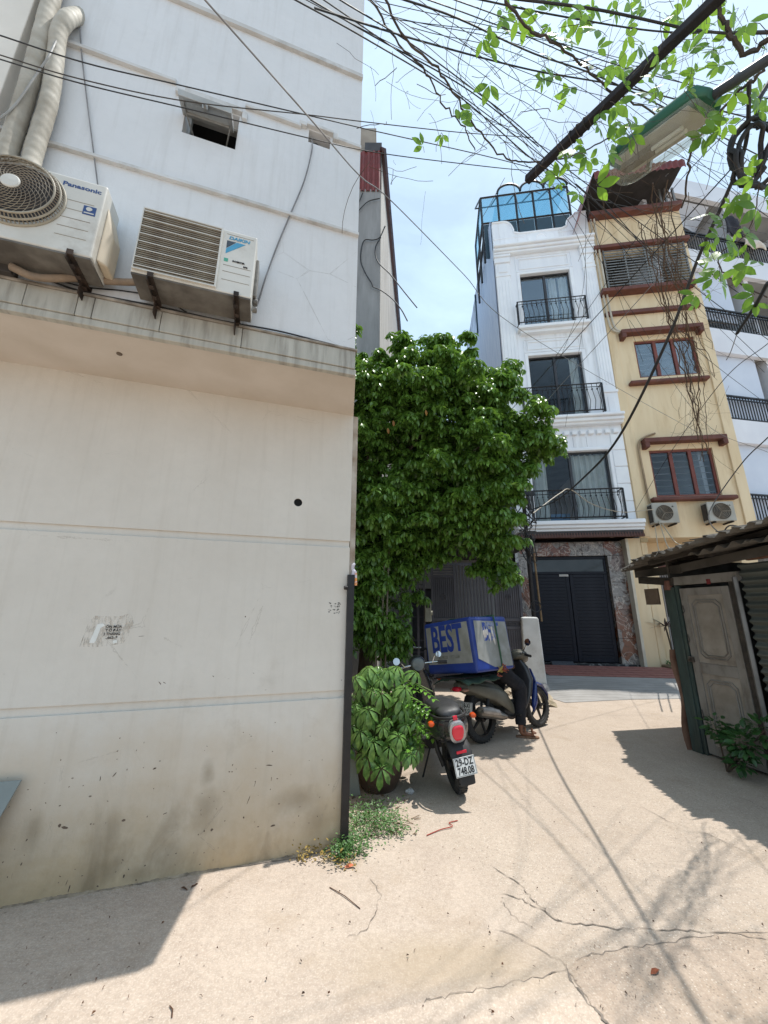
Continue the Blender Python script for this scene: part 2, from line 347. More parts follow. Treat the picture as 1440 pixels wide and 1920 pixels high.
# ================================================================== LEFT BUILDING
LF = Frame(gnd(0, 1703), 72.45)
OV = .62                         # overhang of the upper floors
SMUDGE = [(*LF.sz(62, 1560), .06, .12), (*LF.sz(208, 1560), .06, .16), (*LF.sz(200, 1630), .08, .08), (*LF.sz(385, 1520), .09, .15), (*LF.sz(390, 1450), .05, .1), (*LF.sz(595, 1540), .13, .13), (*LF.sz(560, 1500), .2, .1), (*LF.sz(260, 1640), .10, .05), (*LF.sz(620, 1575), .06, .08)]
def plaster(name, base, alt, low):
    n = NT(name); v = n.vec(); x, y, z = n.sep(v)
    c = n.mix(n.ramp(n.noise(v, 1.3, 6, .6), .3, .7), base, alt)
    c = n.mix(n.ramp(n.noise(v, 14, 6, .65), .45, .8, 0, .25), c, tuple(t*.8 for t in base))
    if low:
        # splash grime along the base: soft brown clouds and dark rubbed smudges
        wob = n.math('MULTIPLY', n.math('SUBTRACT', n.noise(v, 2.1, 7, .62), .5), 1.0)
        hgt = n.math('ADD', z, wob)
        c = n.mix(n.ramp(hgt, -.1, .95, .9, 0), c, rgb('#b0966f'))
        tot = None
        for bx_, bz_, rx_, rz2 in SMUDGE:
            ex = n.math('DIVIDE', n.math('SUBTRACT', x, bx_), rx_); ez = n.math('DIVIDE', n.math('SUBTRACT', z, bz_), rz2)
            q_ = n.math('ADD', n.math('SQRT', n.math('ADD', n.math('MULTIPLY', ex, ex), n.math('MULTIPLY', ez, ez))), n.math('MULTIPLY', n.math('SUBTRACT', n.noise(v, 9, 6, .7), .5), 1.1))
            bl = n.ramp(q_, .15, 1.1, 1, 0); tot = bl if tot is None else n.math('MAXIMUM', tot, bl)
        c = n.mix(n.math('MULTIPLY', tot, .42), c, rgb('#75654c'))
        c = n.mix(n.math('MULTIPLY', n.ramp(n.noise(n.vec((1.3, 1, 1)), 3.3, 8, .7), .42, .62), n.ramp(z, .0, .55, .5, 0)), c, rgb('#96805f'))
        st = n.vec((2.6, 1, 1.1)); sm = n.math('MULTIPLY', n.ramp(n.noise(st, 1.5, 6, .6, .6), .54, .72), n.ramp(z, .05, .62, 1, 0))
        c = n.mix(n.math('MULTIPLY', sm, .55), c, rgb('#6e5d46'))
        sm2 = n.math('MULTIPLY', n.ramp(n.noise(n.vec((1.2, 1, 1.2), loc=(3.1, 0, 1.7)), 2.6, 7, .68), .56, .7), n.ramp(z, 1.6, .9, 0, .30))
        c = n.mix(sm2, c, rgb('#9d9180'))
        # chips and knocks
        vv = n.vec((1, 1, 1.7), rot=(0, .6, 0)); d = n.vor(vv, 9); dc = n.vor(vv, 9, out='Color')
        dd = n.math('ADD', d, n.math('MULTIPLY', n.noise(v, 40, 3), .08))
        chip = n.math('MULTIPLY', n.ramp(dd, .09, .12, 1, 0), n.ramp(n.sep(dc)[0], .72, .73))
        chip = n.math('MULTIPLY', chip, n.ramp(z, 1.3, .5, 0, 1))
        c = n.mix(n.math('MULTIPLY', chip, .8), c, rgb('#5a4c40'))
        # scratches
        sv = n.vec((16, 1, 2.2), rot=(0, .5, 0)); sc = n.math('MULTIPLY', n.ramp(n.noise(sv, 3.2, 3, .7), .705, .725), n.ramp(z, 1.9, .7, 0, .5))
        c = n.mix(sc, c, rgb('#7d6f60'))
        dist = n.vor(n.vec((1.0, 1, 1.2), loc=(.3, 0, .7)), 1.15, 'DISTANCE_TO_EDGE'); dz = n.math('ADD', dist, n.math('MULTIPLY', n.math('SUBTRACT', n.noise(v, 5, 7, .72), .5), .09))
        c = n.mix(n.math('MULTIPLY', n.ramp(n.math('ABSOLUTE', dz), .0, .0028, 1, 0), n.ramp(n.noise(v, 1.7, 3), .5, .62, 0, .45)), c, rgb('#8b8174'))
        wst = n.ramp(n.noise(n.vec((11, 1, .5)), 1.5, 6, .65), .52, .8, 0, .16); c = n.mix(wst, c, rgb('#978b78'))
    else:
        sv = n.vec((9, 9, .55)); stk = n.ramp(n.noise(sv, 1.6, 6, .65), .5, .8, 0, .20)
        c = n.mix(stk, c, rgb('#8f8a80'))
        cv = n.vec((1, 1, 1)); dist = n.vor(n.vec((1.0, 1, 1.3)), 1.7, 'DISTANCE_TO_EDGE')
        dz = n.math('ADD', dist, n.math('MULTIPLY', n.math('SUBTRACT', n.noise(v, 6, 6, .7), .5), .05))
        crk = n.math('MULTIPLY', n.ramp(n.math('ABSOLUTE', dz), .0, .004, 1, 0), n.math('MULTIPLY', n.ramp(x, .9, 1.4), n.ramp(z, 4.9, 4.2, 0, .5)))
        c = n.mix(crk, c, rgb('#857f78'))
    n.set(col=c, rough=.85, spec=.25)
    b = n.bump(n.noise(v, 3.5, 6, .62), .32, .02)
    n.bump(n.noise(v, 90, 4, .6), .22, .004, b)
    return n.m
PL = plaster('plaster_lower', rgb('#d2ccc2'), rgb('#c8c1b6'), True)
PU = plaster('plaster_upper', rgb('#d9dadb'), rgb('#d2d3d4'), False)
B1 = thing('plaster_house', 'tall off-white plastered house filling the left side, upper floors overhanging the lane', 'house', LF.P, LF.rz)
xr = 1.925; xru = 1.79; x0 = -4.0; HT = 8.3
m = MB(); m.box(x0, xr, .014, 7, 0, 3.36); m.build('lower_wall', PL, B1)
for z0, z1 in ((0, .968), (1.020, 2.125), (2.178, 3.345)):
    m = MB(); zs = [z0, z1]
    if z0 > 2:      # with the round pipe hole
        hs, hz = LF.sz(559, 942); r = .034
        m.box(x0, hs-.1, 0, .045, z0, z1); m.box(hs+.1, xr+.003, 0, .045, z0, z1); m.box(hs-.1, hs+.1, 0, .045, z0, hz-.1); m.box(hs-.1, hs+.1, 0, .045, hz+.1, z1)
        N = 24; ins = [(hs+r*math.cos(2*math.pi*k/N), hz+r*math.sin(2*math.pi*k/N)) for k in range(N)]
        def sq(k):
            a = 2*math.pi*k/N; c, s_ = math.cos(a), math.sin(a); q = .1/max(abs(c), abs(s_)); return (hs+q*c, hz+q*s_)
        m.add([(p[0], 0, p[1]) for p in ins]+[(*[sq(k)[0]], 0, sq(k)[1]) for k in range(N)]+[(p[0], .2, p[1]) for p in ins],
              [(k, (k+1) % N, N+(k+1) % N, N+k) for k in range(N)]+[(k, 2*N+k, 2*N+(k+1) % N, (k+1) % N) for k in range(N)])
        m.build('wall_panel', PL, B1)
        mm = MB(); mm.cyl((hs, .013, hz), (hs, .011, hz), r*.99, 24); mm.build('pipe_hole', mat('hole_black', (.004, .004, .004), (.006, .006, .006), 5, 1), B1)
    else:
        m.box(x0, xr+.003, 0, .045, z0, z1); m.build('wall_panel', PL, B1, bevel=.004)
# soffit and upper wall
SOF = mat('soffit_paint', rgb('#cdc3b8'), rgb('#c2b7aa'), 2.5, .85, .1, 40)
m = MB(); m.prism([(x0, -OV+.02), (xru+.012, -OV+.02), (xr+.004, 0), (xr+.004, .3), (x0, .3)], 3.345, 3.40, 'z'); m.build('soffit', SOF, B1)
m = MB(); m.cyl((LF.sz(180, 676)[0]+.28, -.36, 3.346), (LF.sz(180, 676)[0]+.28, -.36, 3.338), .018, 14); m.build('soffit_plug', mat('plug_brown', rgb('#6e6052'), None, 9, .8), B1)
W1 = (.375, .765, 5.19, 5.56); W2 = (1.325, 1.515, 5.555, 5.70)
m = MB(); m.holed(x0, xru, 3.40, HT, [W1, W2], -OV, -OV+.16)
m.add([(xru, -OV, 3.4), (xr, 0, 3.4), (xr, 7, 3.4), (xru, -OV, HT), (xr, 0, HT), (xr, 7, HT)], [(0, 1, 4, 3), (1, 2, 5, 4)])
m.add([(x0, -OV, HT), (xru, -OV, HT), (xr, 0, HT), (xr, 7, HT), (x0, 7, HT)], [(0, 1, 2, 3, 4)])
m.add([(x0, -OV, 3.4), (x0, 7, 3.4), (x0, 7, HT), (x0, -OV, HT)], [(3, 2, 1, 0)])
m.build('upper_wall', PU, B1)
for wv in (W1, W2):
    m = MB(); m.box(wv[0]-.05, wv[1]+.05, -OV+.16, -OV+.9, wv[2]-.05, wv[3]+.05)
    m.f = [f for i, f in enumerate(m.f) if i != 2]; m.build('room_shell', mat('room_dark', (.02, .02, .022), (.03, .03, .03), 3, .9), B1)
# fascia course of cement slabs with joints, drip lip above and strip below
FM = mat('fascia_cement', rgb('#b5b2a8'), rgb('#a3a096'), 3, .85, .15, 60, stretch=(6, 1, .6), dirt=rgb('#77716a'), dscale=1.5)
xs = [x0, -1.5, -.75, LF.sz(95, 560, -OV)[0]-.12, LF.sz(145, 580, -OV)[0], LF.sz(175, 590, -OV)[0], LF.sz(300, 620, -OV)[0], LF.sz(452, 650, -OV)[0], xru]
for a, b in zip(xs[:-1], xs[1:]):
    m = MB(); m.box(a+.002, b-.002, -OV-.022, -OV+.03, 3.385, 3.535); m.build('fascia_slab', FM, B1, bevel=.003)
m = MB(); m.box(x0, xru+.012, -OV-.034, -OV+.03, 3.5365, 3.553); m.build('drip_lip', mat('lip_cement', rgb('#a59d92'), rgb('#6f675e'), 9, .9, .2, 80), B1, bevel=.003)
m = MB(); m.box(x0, xru+.008, -OV-.012, -OV+.03, 3.335, 3.383); m.build('drip_strip', FM, B1, bevel=.003)
# string courses
BM = mat('band_paint', rgb('#cfcfce'), rgb('#bebcb8'), 4, .85, .12, 60, dirt=rgb('#8b867e'), dscale=3)
def band(a, b, z, h=.045, d=.03):
    m = MB(); m.prism([(-OV-d, z), (-OV-d, z+h*.55), (-OV-.004, z+h), (-OV+.02, z+h), (-OV+.02, z)], a, b, 'x'); return m.build('string_course', BM, B1)
band(x0, xru, 4.665); band(x0, .28, 5.65, .05); band(.80, 1.255, 5.665, .045); band(1.57, xru, 5.665, .05); band(x0, xru, 6.59, .085)
# hoods over the two openings: stepped brackets
def hood(wv, h):
    a, b, z = wv[0], wv[1], wv[3]
    m = MB(); m.box(a-.02, b+.02, -OV-.035, -OV+.02, z+.012, z+h); m.box(a-.085, a-.02, -OV-.032, -OV+.02, z-.01, z+.03); m.box(b+.02, b+.06, -OV-.032, -OV+.02, z-.045, z+.03)
    m.build('window_hood', BM, B1, bevel=.003)
hood(W1, .06); hood(W2, .045)
# aluminium awning window, propped open
AL = mat('aluminium', rgb('#b9b9b6'), rgb('#9d9c98'), 6, .45, metal=.6)
win = bpy.data.objects.new('awning_window', None); col.objects.link(win); win.parent = B1; win.location = (0, 0, 0)
m = MB(); yb = -OV+.10
for q in ((W1[0], W1[0]+.022, W1[2], W1[3]), (W1[1]-.022, W1[1], W1[2], W1[3])): m.box(q[0], q[1], yb, yb+.05, q[2], q[3])
m.box(W1[0]+.022, W1[1]-.022, yb, yb+.05, W1[2], W1[2]+.022); m.box(W1[0]+.022, W1[1]-.022, yb, yb+.05, W1[3]-.022, W1[3]); m.build('frame', AL, win, bevel=.002)
Ms = Matrix.Translation((0, -OV-.0, W1[2]+.20)) @ Matrix.Rotation(R(-68), 4, 'X')
m = MB(); a, b = W1[0]-.012, W1[1]-.03; Hs = .19
m.box(a, b, -.02, .02, -.035, 0, Ms); m.box(a, b, -.02, .02, -Hs, -Hs+.035, Ms); m.box(a, a+.03, -.02, .02, -Hs+.035, -.035, Ms); m.box(b-.03, b, -.02, .02, -Hs+.035, -.035, Ms)
m.build('sash', AL, win, bevel=.002)
m = MB(); m.box(a+.03, b-.03, -.003, .003, -Hs+.035, -.035, Ms); m.build('pane', mat('pane_frost', rgb('#a9adae'), rgb('#979b9c'), 3, .25), win)
m = MB(); m.box((a+b)/2-.02, (a+b)/2+.02, .02, .05, -Hs+.0, -Hs+.05, Ms); m.box((a+b)/2-.008, (a+b)/2+.008, .03, .045, -Hs-.03, -Hs+.02, Ms); m.build('latch', AL, win)
for q, r_ in ((a+.02, .04), (b-.02, -.04)):
    m = MB(); m.cyl((q, -OV-.04, W1[2]+.18), (q+r_, -OV+.11, W1[2]+.16), .006, 6); m.build('stay', AL, win)
# small vent opening: ring fan frame inside
m = MB(); m.torus((W2[0]+.07, -OV+.06, W2[2]+.06), .04, .006, 18, 6); m.box(W2[0]+.01, W2[1]-.01, -OV+.07, -OV+.08, W2[2]+.01, W2[2]+.02); m.box(W2[0]+.1, W2[1]-.03, -OV+.03, -OV+.06, W2[2], W2[2]+.05); m.build('vent_fan', mat('dark_plastic', (.03, .03, .03), (.05, .05, .05), 5, .5), B1)
# pilaster at the left
m = MB(); m.box(-.82, -.645, -OV-.09, -OV+.02, 3.56, HT); m.build('pilaster', mat('pilaster_paint', rgb('#e4ded4'), rgb('#d5cfc5'), 2, .85, .1, 50), B1, bevel=.006)
# paste-up remnant and stencil
m = MB(); a, z = LF.sz(205, 1185)
n = NT('glue_patch'); v = n.vec(); x_, y_, z_ = n.sep(v)
cc = n.mix(n.ramp(n.noise(n.vec((14, 1, 2)), 2, 5), .35, .7), rgb('#c9c1b5'), rgb('#b5aa9b')); n.set(col=cc, rough=.9); n.set(alpha=n.ramp(n.math('ADD', n.noise(n.vec((26, 1, 5)), 2.2, 6, .7), n.math('MULTIPLY', n.noise(v, 18, 4), .3)), .62, .90))
pts = [(-.155, -.09), (-.13, .06), (-.10, .105), (.0, .10), (.06, .105), (.11, .125), (.135, .06), (.12, -.02), (.09, -.075), (.02, -.085), (-.05, -.095)]
m.prism([(a+p[0], z+p[1]) for p in pts], -.0015, .001); m.build('glue_stain', n.m, B1)
m = MB(); m.prism([(a+p[0]*.9, z+p[1]*.9) for p in [(-.115, -.075), (-.085, .055), (-.05, .062), (-.035, .045), (-.06, .03), (-.075, -.06), (-.085, -.078)]], -.003, -.001); m.prism([(a+.035, z-.075), (a+.03, z-.055), (a+.05, z-.05), (a+.058, z-.07)], -.003, -.001); m.build('paper_scrap', mat('paper_white', rgb('#e3e3df'), rgb('#d6d6d0'), 8, .9), B1)
ink = mat('ink_black', rgb('#3a3634'), rgb('#4c4744'), 60, .9, thr=(.5, .7))
m = MB()
for i, t in enumerate(['ÓN MÙA', 'T Ở ĐÂY', ') THÁNG', '.,662-.*']):
    tm = text_mb(t, .0235, .0004, .0004, 1.0); m.add(tm.v, tm.f, basis((a+.022-.004*(i > 1), -.003, z+.034-.0235*i), (1, 0, .0), (0, 0, 1)))
m.build('notice_text', ink, B1)
m = MB(); a, z = LF.sz(627, 1140)
for i in range(46):
    q = (a+random.uniform(-.048, .048), z+random.choice([.035, .012, -.012, -.034])+random.uniform(-.006, .006)); s_ = random.uniform(.002, .006)
    m.box(q[0]-s_, q[0]+s_, -.0012, 0.0005, q[1]-s_*.6, q[1]+s_*.6)
m.build('stencil_mark', ink, B1)
rc = random.Random(17); m = MB()
def chip(m, px, py, l, w_, a):
    s0_, z0_ = LF.sz(px, py); n_ = 7; pts = []
    for k in range(n_):
        t = 2*math.pi*k/n_; u, v_ = 1.25*l*math.cos(t)*rc.uniform(.6, 1.1), 1.7*w_*math.sin(t)*rc.uniform(.5, 1.2); pts.append((s0_+u*math.cos(a)-v_*math.sin(a), z0_+u*math.sin(a)+v_*math.cos(a)))
    m.prism(pts, -.0008, .002)
for px, py, l, w_, a in [(121,1552,.018,.005,-.25),(112,1548,.008,.005,1.6),(290,1441,.010,.003,.3),(215,1452,.016,.002,.9),(188,1460,.014,.0015,1.55),(232,1538,.010,.004,.2),(310,1525,.011,.002,.3),(232,1643,.008,.004,1.4),(183,1662,.005,.003,0),(512,1548,.014,.004,.1),(397,1556,.008,.005,.9),(383,1558,.004,.004,0),(457,1533,.005,.004,0),(505,1435,.020,.0025,-.15),(484,1550,.006,.002,0),(505,1637,.005,.003,1.2),(272,1623,.005,.003,.2),(255,1650,.004,.003,0),(430,1447,.004,.003,0),(435,1447,.004,.003,0),(520,1460,.006,.002,-.2),(509,1460,.013,.001,1.5),(466,1500,.022,.0015,1.2),(478,1470,.02,.001,1.3),(130,1665,.018,.002,1.4),(125,1655,.012,.0015,1.3),(25,1700,.012,.002,.9),(100,1722,.008,.003,1.4),(170,1545,.004,.003,0),(300,1281,.013,.002,-.8),(308,1280,.01,.0015,-.6),(460,1156,.006,.0025,1.3),(265,1193,.016,.001,.1),(400,1268,.008,.0015,-.6),(475,1262,.006,.001,-.5),(640,1275,.004,.003,0),(560,1530,.004,.002,.5),(40,1620,.008,.002,1.2),(50,1575,.006,.002,1.0),(330,1600,.005,.002,.4)]: chip(m, px, py, l, w_, a)
for _ in range(90): chip(m, rc.uniform(5, 630), 1340+rc.random()**.7*330, rc.uniform(.0015, .006), rc.uniform(.0008, .002), rc.uniform(0, 3.1))
o = m.build('paint_chips', mat('chip_brown', rgb('#4a3d34'), rgb('#6b5b4d'), 30, .9), B1); o['kind'] = 'stuff'
# a lip of broken render along the foot of the wall
m = MB(); N = 260
for i in range(N):
    a, b = x0+(xr-x0)*i/N, x0+(xr-x0)*(i+1)/N; h0, d0 = .007+.008*random.random()+.005*math.sin(i*.21), .006+.008*random.random()
    m.add([(a, .01, 0), (b, .01, 0), (b, -d0, .0), (a, -d0, .0), (a, .01, h0), (b, .01, h0), (b, -d0*.4, h0*.7), (a, -d0*.4, h0*.7)], [(3, 2, 6, 7), (7, 6, 5, 4), (0, 3, 7, 4), (1, 5, 6, 2)])
m.build('render_lip', mat('lip_dirt', rgb('#a4937c'), rgb('#6d6051'), 12, .95, .3, 60), B1)
# narrow trim down the corner of the wall
m = MB(); m.box(xr+.006, xr+.05, .01, .03, 1.9, 3.345); m.build('corner_trim', mat('trim_rust', rgb('#8c7a68'), rgb('#b8b0a4'), 5, .8), B1)

# steel channel post at the corner
pt = LF.W(xr+.005, -.03, 0)
T = thing('steel_post', 'black steel channel post bolted upright at the corner of the plastered wall', 'post', pt, LF.rz)
BK = mat('black_steel', rgb('#1d1c1d'), rgb('#2a2828'), 6, .45, .05, 80, metal=.3)
m = MB(); m.prism([(-.02, -.012), (.034, -.012), (.034, .05), (.028, .05), (.028, -.006), (-.014, -.006), (-.014, .02), (-.02, .02)], 0, 1.895, 'z'); m.build('channel', BK, T)
m = MB(); m.cyl((-.022, -.015, 1.79), (-.05, -.015, 1.79), .016, 10); m.cyl((-.02, -.015, 1.79), (-.02, -.03, 1.79), .01, 6); m.build('bolt', mat('rust_bolt', rgb('#3a2c22'), rgb('#14110f'), 20, .7), T)
pb = thing('plastic_bag', 'crumpled white and orange plastic packet hooked over the top of the steel post', 'bag', LF.W(xr+.02, -.02, 1.895))
m = MB(); m.loft([sring((.012+.008*math.sin(k*2.1), .0, z), .016*q, .010*q, 8, 2, (1, 0, 0), (0, 1, 0)) for k, (z, q) in enumerate([(.0, .9), (.03, 1.1), (.055, .7), (.085, 1.0), (.10, .3)])]); m.build('packet', mat('bag_white', rgb('#cfd0d6'), rgb('#b7a9b5'), 40, .35), pb)
m = MB(); m.loft([sring((.034, -.004, z), .011*q, .006, 8, 2, (1, 0, 0), (0, 1, 0)) for z, q in [(-.085, 1.1), (-.05, 1.0), (.0, .8), (.03, .5)]]); m.build('flap', mat('bag_orange', rgb('#d98a3c'), rgb('#c9c4cf'), 9, .4, stretch=(1, 1, 3), thr=(.45, .55)), pb)
# grey board leaning on the wall at the frame's left edge
gb = thing('grey_board', 'flat grey painted board leaning against the foot of the plastered wall', 'board', LF.W(-.62, -.20, 0), LF.rz)
Mb = Matrix.Rotation(R(-14), 4, 'X')
m = MB(); m.prism([(-.6, 0), (.43, 0), (.615, .66), (-.6, .66)], -.012, .0, 'y', Mb); m.build('panel', mat('board_grey', rgb('#7f8785'), rgb('#747b79'), 2, .6), gb, bevel=.002)
# ================================================================== AIR CONDITIONERS ON THE LEFT HOUSE
ACW = mat('ac_enamel', rgb('#d2cfc7'), rgb('#c2bfb6'), 3, .5, .04, 40, dirt=rgb('#9a8f80'), dscale=2.6)
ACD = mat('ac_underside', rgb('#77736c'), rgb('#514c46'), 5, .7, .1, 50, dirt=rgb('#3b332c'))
GRL = mat('ac_grille', rgb('#8f8675'), rgb('#75695a'), 8, .6)
DRK = mat('ac_dark', (.035, .03, .027), (.055, .048, .042), 7, .8)
BRK = mat('bracket_rust', rgb('#4a3b31'), rgb('#2b2420'), 14, .8, .15, 60, metal=.2)
BLU = mat('logo_blue', rgb('#2e4a7d'), None, 5, .6)
def bracket(T, x, y0, y1, z):
    m = MB()
    m.box(x-.016, x-.011, y0, y1, z-.034, z); m.box(x-.011, x+.016, y0, y1, z-.005, z)
    m.box(x-.016, x+.016, y1-.006, y1, z-.16, z+.02); m.box(x-.016, x-.011, y1-.09, y1-.006, z-.10, z-.034)
    m.box(x-.016, x+.016, y0, y0+.006, z, z+.03)
    for k in range(3):
        yy = y0+(y1-y0)*(.15+.3*k); m.box(x-.013, x+.013, yy, yy+.03, z-.037, z-.034)
    return m.build('bracket', BRK, T)
ya, yb_ = -OV-.27, -OV-.05           # front / back of the units
def ac_case(T, x0, x1, z0, z1, r=.012):
    m = MB(); m.box(x0, x1, ya, yb_, z0+.012, z1); o = m.build('casing', ACW, T, bevel=r, seg=3)
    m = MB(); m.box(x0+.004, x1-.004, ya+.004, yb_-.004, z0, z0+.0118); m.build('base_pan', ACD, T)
    return o
# --- unit with round fan guard (runs out of the picture on the left)
T = thing('air_conditioner', 'beige outdoor air conditioner with big round fan guard, mounted leftmost on the plastered wall', 'air conditioner', LF.W(0, 0, 0), LF.rz, 'air conditioner units on house walls')
sR, zt = LF.sz(203, 350, -OV-.27); _, zb = LF.sz(193, 492, -OV-.27)
pa = (sR-.79, sR, zb, zt); cas = ac_case(T, *pa)
fs, fz = LF.sz(27, 352, -OV-.30); Rf = .205
m = MB(); m.cyl((fs, ya-.001, fz), (fs, ya-.004, fz), Rf*.985, 40); m.build('fan_well', DRK, T)
m = MB()                                     # rim drum with ribs
N = 72
for k in range(N):
    a = 2*math.pi*k/N; c, s_ = math.cos(a), math.sin(a)
    m.tube([(fs+c*(Rf+.022), ya+.0, fz+s_*(Rf+.022)), (fs+c*(Rf+.012), ya-.03, fz+s_*(Rf+.012)), (fs+c*(Rf-.008), ya-.052, fz+s_*(Rf-.008))], .0035, 4)
o = m.build('guard_rim', GRL, T); o['kind'] = 'stuff'
m = MB()
for rr, yy in ((Rf+.012, -.03), (Rf-.008, -.052)): m.torus((fs, ya+yy, fz), rr, .006, 44, 6)
m.torus((fs, ya-.004, fz), Rf+.026, .007, 44, 6); m.build('guard_ring', mat('ring_dull', rgb('#a79f8e'), rgb('#8f8675'), 8, .6), T)
m = MB()
for k in range(9): m.torus((fs, ya-.055-.012*(1-k/9), fz), .055+(Rf-.07)*k/9, .0017, 40, 4)
for k in range(26):
    a0 = 2*math.pi*k/26
    m.tube([(fs+(.045+(Rf-.055)*t)*math.cos(a0-1.15*t), ya-.068+.014*t, fz+(.045+(Rf-.055)*t)*math.sin(a0-1.15*t)) for t in [j/8 for j in range(9)]], .0021, 4)
o = m.build('fan_guard', GRL, T); o['kind'] = 'stuff'
m = MB(); m.lathe([(.046, 0), (.046, .006), (.04, .01), (.001, .012)], 24, Matrix.Translation((fs, ya-.066, fz)) @ Matrix.Rotation(math.pi/2, 4, 'X')); m.build('guard_hub', ACW, T)
for k in range(5):
    z = zt-.175-k*.066; m = MB(); m.box(sR-.20+(.02 if k > 1 else 0)*0, sR-.045, ya-.0015, ya+.001, z-.003, z); m.build('press_line', GRL, T)
tm = text_mb('Panasonic', .042, .0006, .0012, 1.2); m = MB(); m.add(tm.v, tm.f, basis((sR-.125, ya-.001, zt-.065), (1, 0, 0), (0, 0, 1))); m.build('brand_lettering', BLU, T)
m = MB(); m.box(sR-.095, sR-.03, ya-.002, ya+.001, zt-.255, zt-.19); m.build('sticker', BLU, T)
m = MB(); m.cyl((sR-.066, ya-.003, zt-.212), (sR-.066, ya-.0022, zt-.212), .015, 14); m.cyl((sR-.058, ya-.0032, zt-.212), (sR-.058, ya-.0034, zt-.212), .010, 14); m.build('sticker_disc', ACW, T)
m = MB(); m.box(sR-.088, sR-.037, ya-.003, ya-.0021, zt-.246, zt-.238); m.build('sticker_line', ACW, T)
m = MB(); m.loft([[(sR+.001, y, z) for y, z in ((ya+.05, zb+.05), (yb_-.01, zb+.05), (yb_-.01, zt-.10), (ya+.05, zt-.10))], [(sR+.05, y, z) for y, z in ((ya+.09, zb+.05), (yb_-.02, zb+.05), (yb_-.02, zt-.26), (ya+.09, zt-.30))]]); m.build('valve_cover', mat('cover_beige', rgb('#cdbfa8'), rgb('#bdae96'), 4, .5), T, bevel=.01)
for x in (sR-.10, sR-.62): bracket(T, x, ya-.015, -OV+.0, zb-.002)
# --- unit with square louvre grille
T = thing('air_conditioner', 'white outdoor air conditioner with square louvred grille and blue triangle logo', 'air conditioner', LF.W(0, 0, 0), LF.rz, 'air conditioner units on house walls')
xl = LF.sz(260, 430, ya)[0]; xrr = LF.sz(477, 500, ya)[0]; z1 = LF.sz(482, 446, ya)[1]; z0 = LF.sz(468, 562, ya)[1]
ac_case(T, xl, xrr, z0, z1, .008)
gs = LF.sz(411, 480, ya)[0]
m = MB(); m.box(xl+.012, gs, ya-.004, ya+.001, z0+.03, z1-.018); m.build('grille_well', DRK, T)
m = MB(); m.box(xl+.008, xl+.014, ya-.016, ya+.001, z0+.026, z1-.014); m.box(gs-.004, gs+.006, ya-.016, ya+.001, z0+.026, z1-.014); m.box(xl+.014, gs-.004, ya-.016, ya+.001, z0+.026, z0+.034); m.box(xl+.014, gs-.004, ya-.016, ya+.001, z1-.022, z1-.014); m.build('grille_frame', ACW, T)
nl = 30
sl = MB(); sl.box(xl+.014, gs-.004, ya-.012, ya-.004, -.0028, .0028); sld = sl.mesh('louvre', GRL)
for k in range(nl):
    z = z0+.042+(z1-z0-.072)*k/(nl-1); linkcopy('louvre', sld, T, Matrix.Translation((0, 0, z)))
wr = MB(); wr.box(xl+.012, gs-.002, ya-.017, ya-.0135, -.0028, .0028); wrd = wr.mesh('guard_wire', ACW)
for k in range(8): linkcopy('guard_wire', wrd, T, Matrix.Translation((0, 0, z0+.055+(z1-z0-.095)*k/7)))
for zz in (z1-.032, z1-.285, z1-.335, z1-.40):
    m = MB(); m.box(gs+.03, xrr-.02, ya-.0015, ya+.001, zz-.003, zz); m.build('press_line', GRL, T)
tm = text_mb('DAIKIN', .034, .0006, .0012, 1.15, shear=.15); m = MB(); m.add(tm.v, tm.f, basis(((gs+xrr)/2+.0, ya-.002, z1-.062), (1, 0, 0), (0, 0, 1))); m.build('brand_lettering', mat('logo_sky', rgb('#4f9fc4'), None, 5, .6), T)
c0 = gs+.035; m = MB(); m.prism([(c0, z1-.195), (c0, z1-.155), (c0+.06, z1-.088), (c0+.115, z1-.088)], ya-.002, ya+.001); m.build('logo_triangle', mat('logo_sky', rgb('#4f9fc4')), T)
m = MB(); m.prism([(c0, z1-.15), (c0, z1-.088), (c0+.055, z1-.088)], ya-.0022, ya+.001); m.build('logo_wedge', mat('logo_slate', rgb('#46515c'), None, 5, .6), T)
tm = text_mb('INVERTER', .018, .0005, .001, .95); m = MB(); m.add(tm.v, tm.f, basis(((gs+xrr)/2+.01, ya-.002, z1-.245), (1, 0, 0), (0, 0, 1)))
tm = text_mb('R32', .016, .0005, .0015, 1.0); m.add(tm.v, tm.f, basis((xrr-.055, ya-.002, z1-.272), (1, 0, 0), (0, 0, 1))); m.build('model_lettering', mat('ink_black', rgb('#3a3634')), T)
m = MB(); m.box(gs+.03, gs+.055, ya-.002, ya+.001, z1-.258, z1-.232); m.build('green_label', mat('label_green', rgb('#4fa58c'), None, 5, .6), T)
m = MB(); m.box(xrr+.001, xrr+.02, ya+.09, yb_-.02, z0+.12, z1-.09); m.cyl((xrr+.005, ya+.13, z0+.10), (xrr+.035, ya+.13, z0+.10), .02, 10); m.cyl((xrr+.005, ya+.13, z0+.04), (xrr+.035, ya+.13, z0+.04), .02, 10); m.build('valve_block', mat('valve_dark', rgb('#4b4844'), rgb('#8d8a84'), 9, .6), T, bevel=.004)
for x in (xl+.11, xrr-.09): bracket(T, x, ya-.015, -OV, z0-.002)
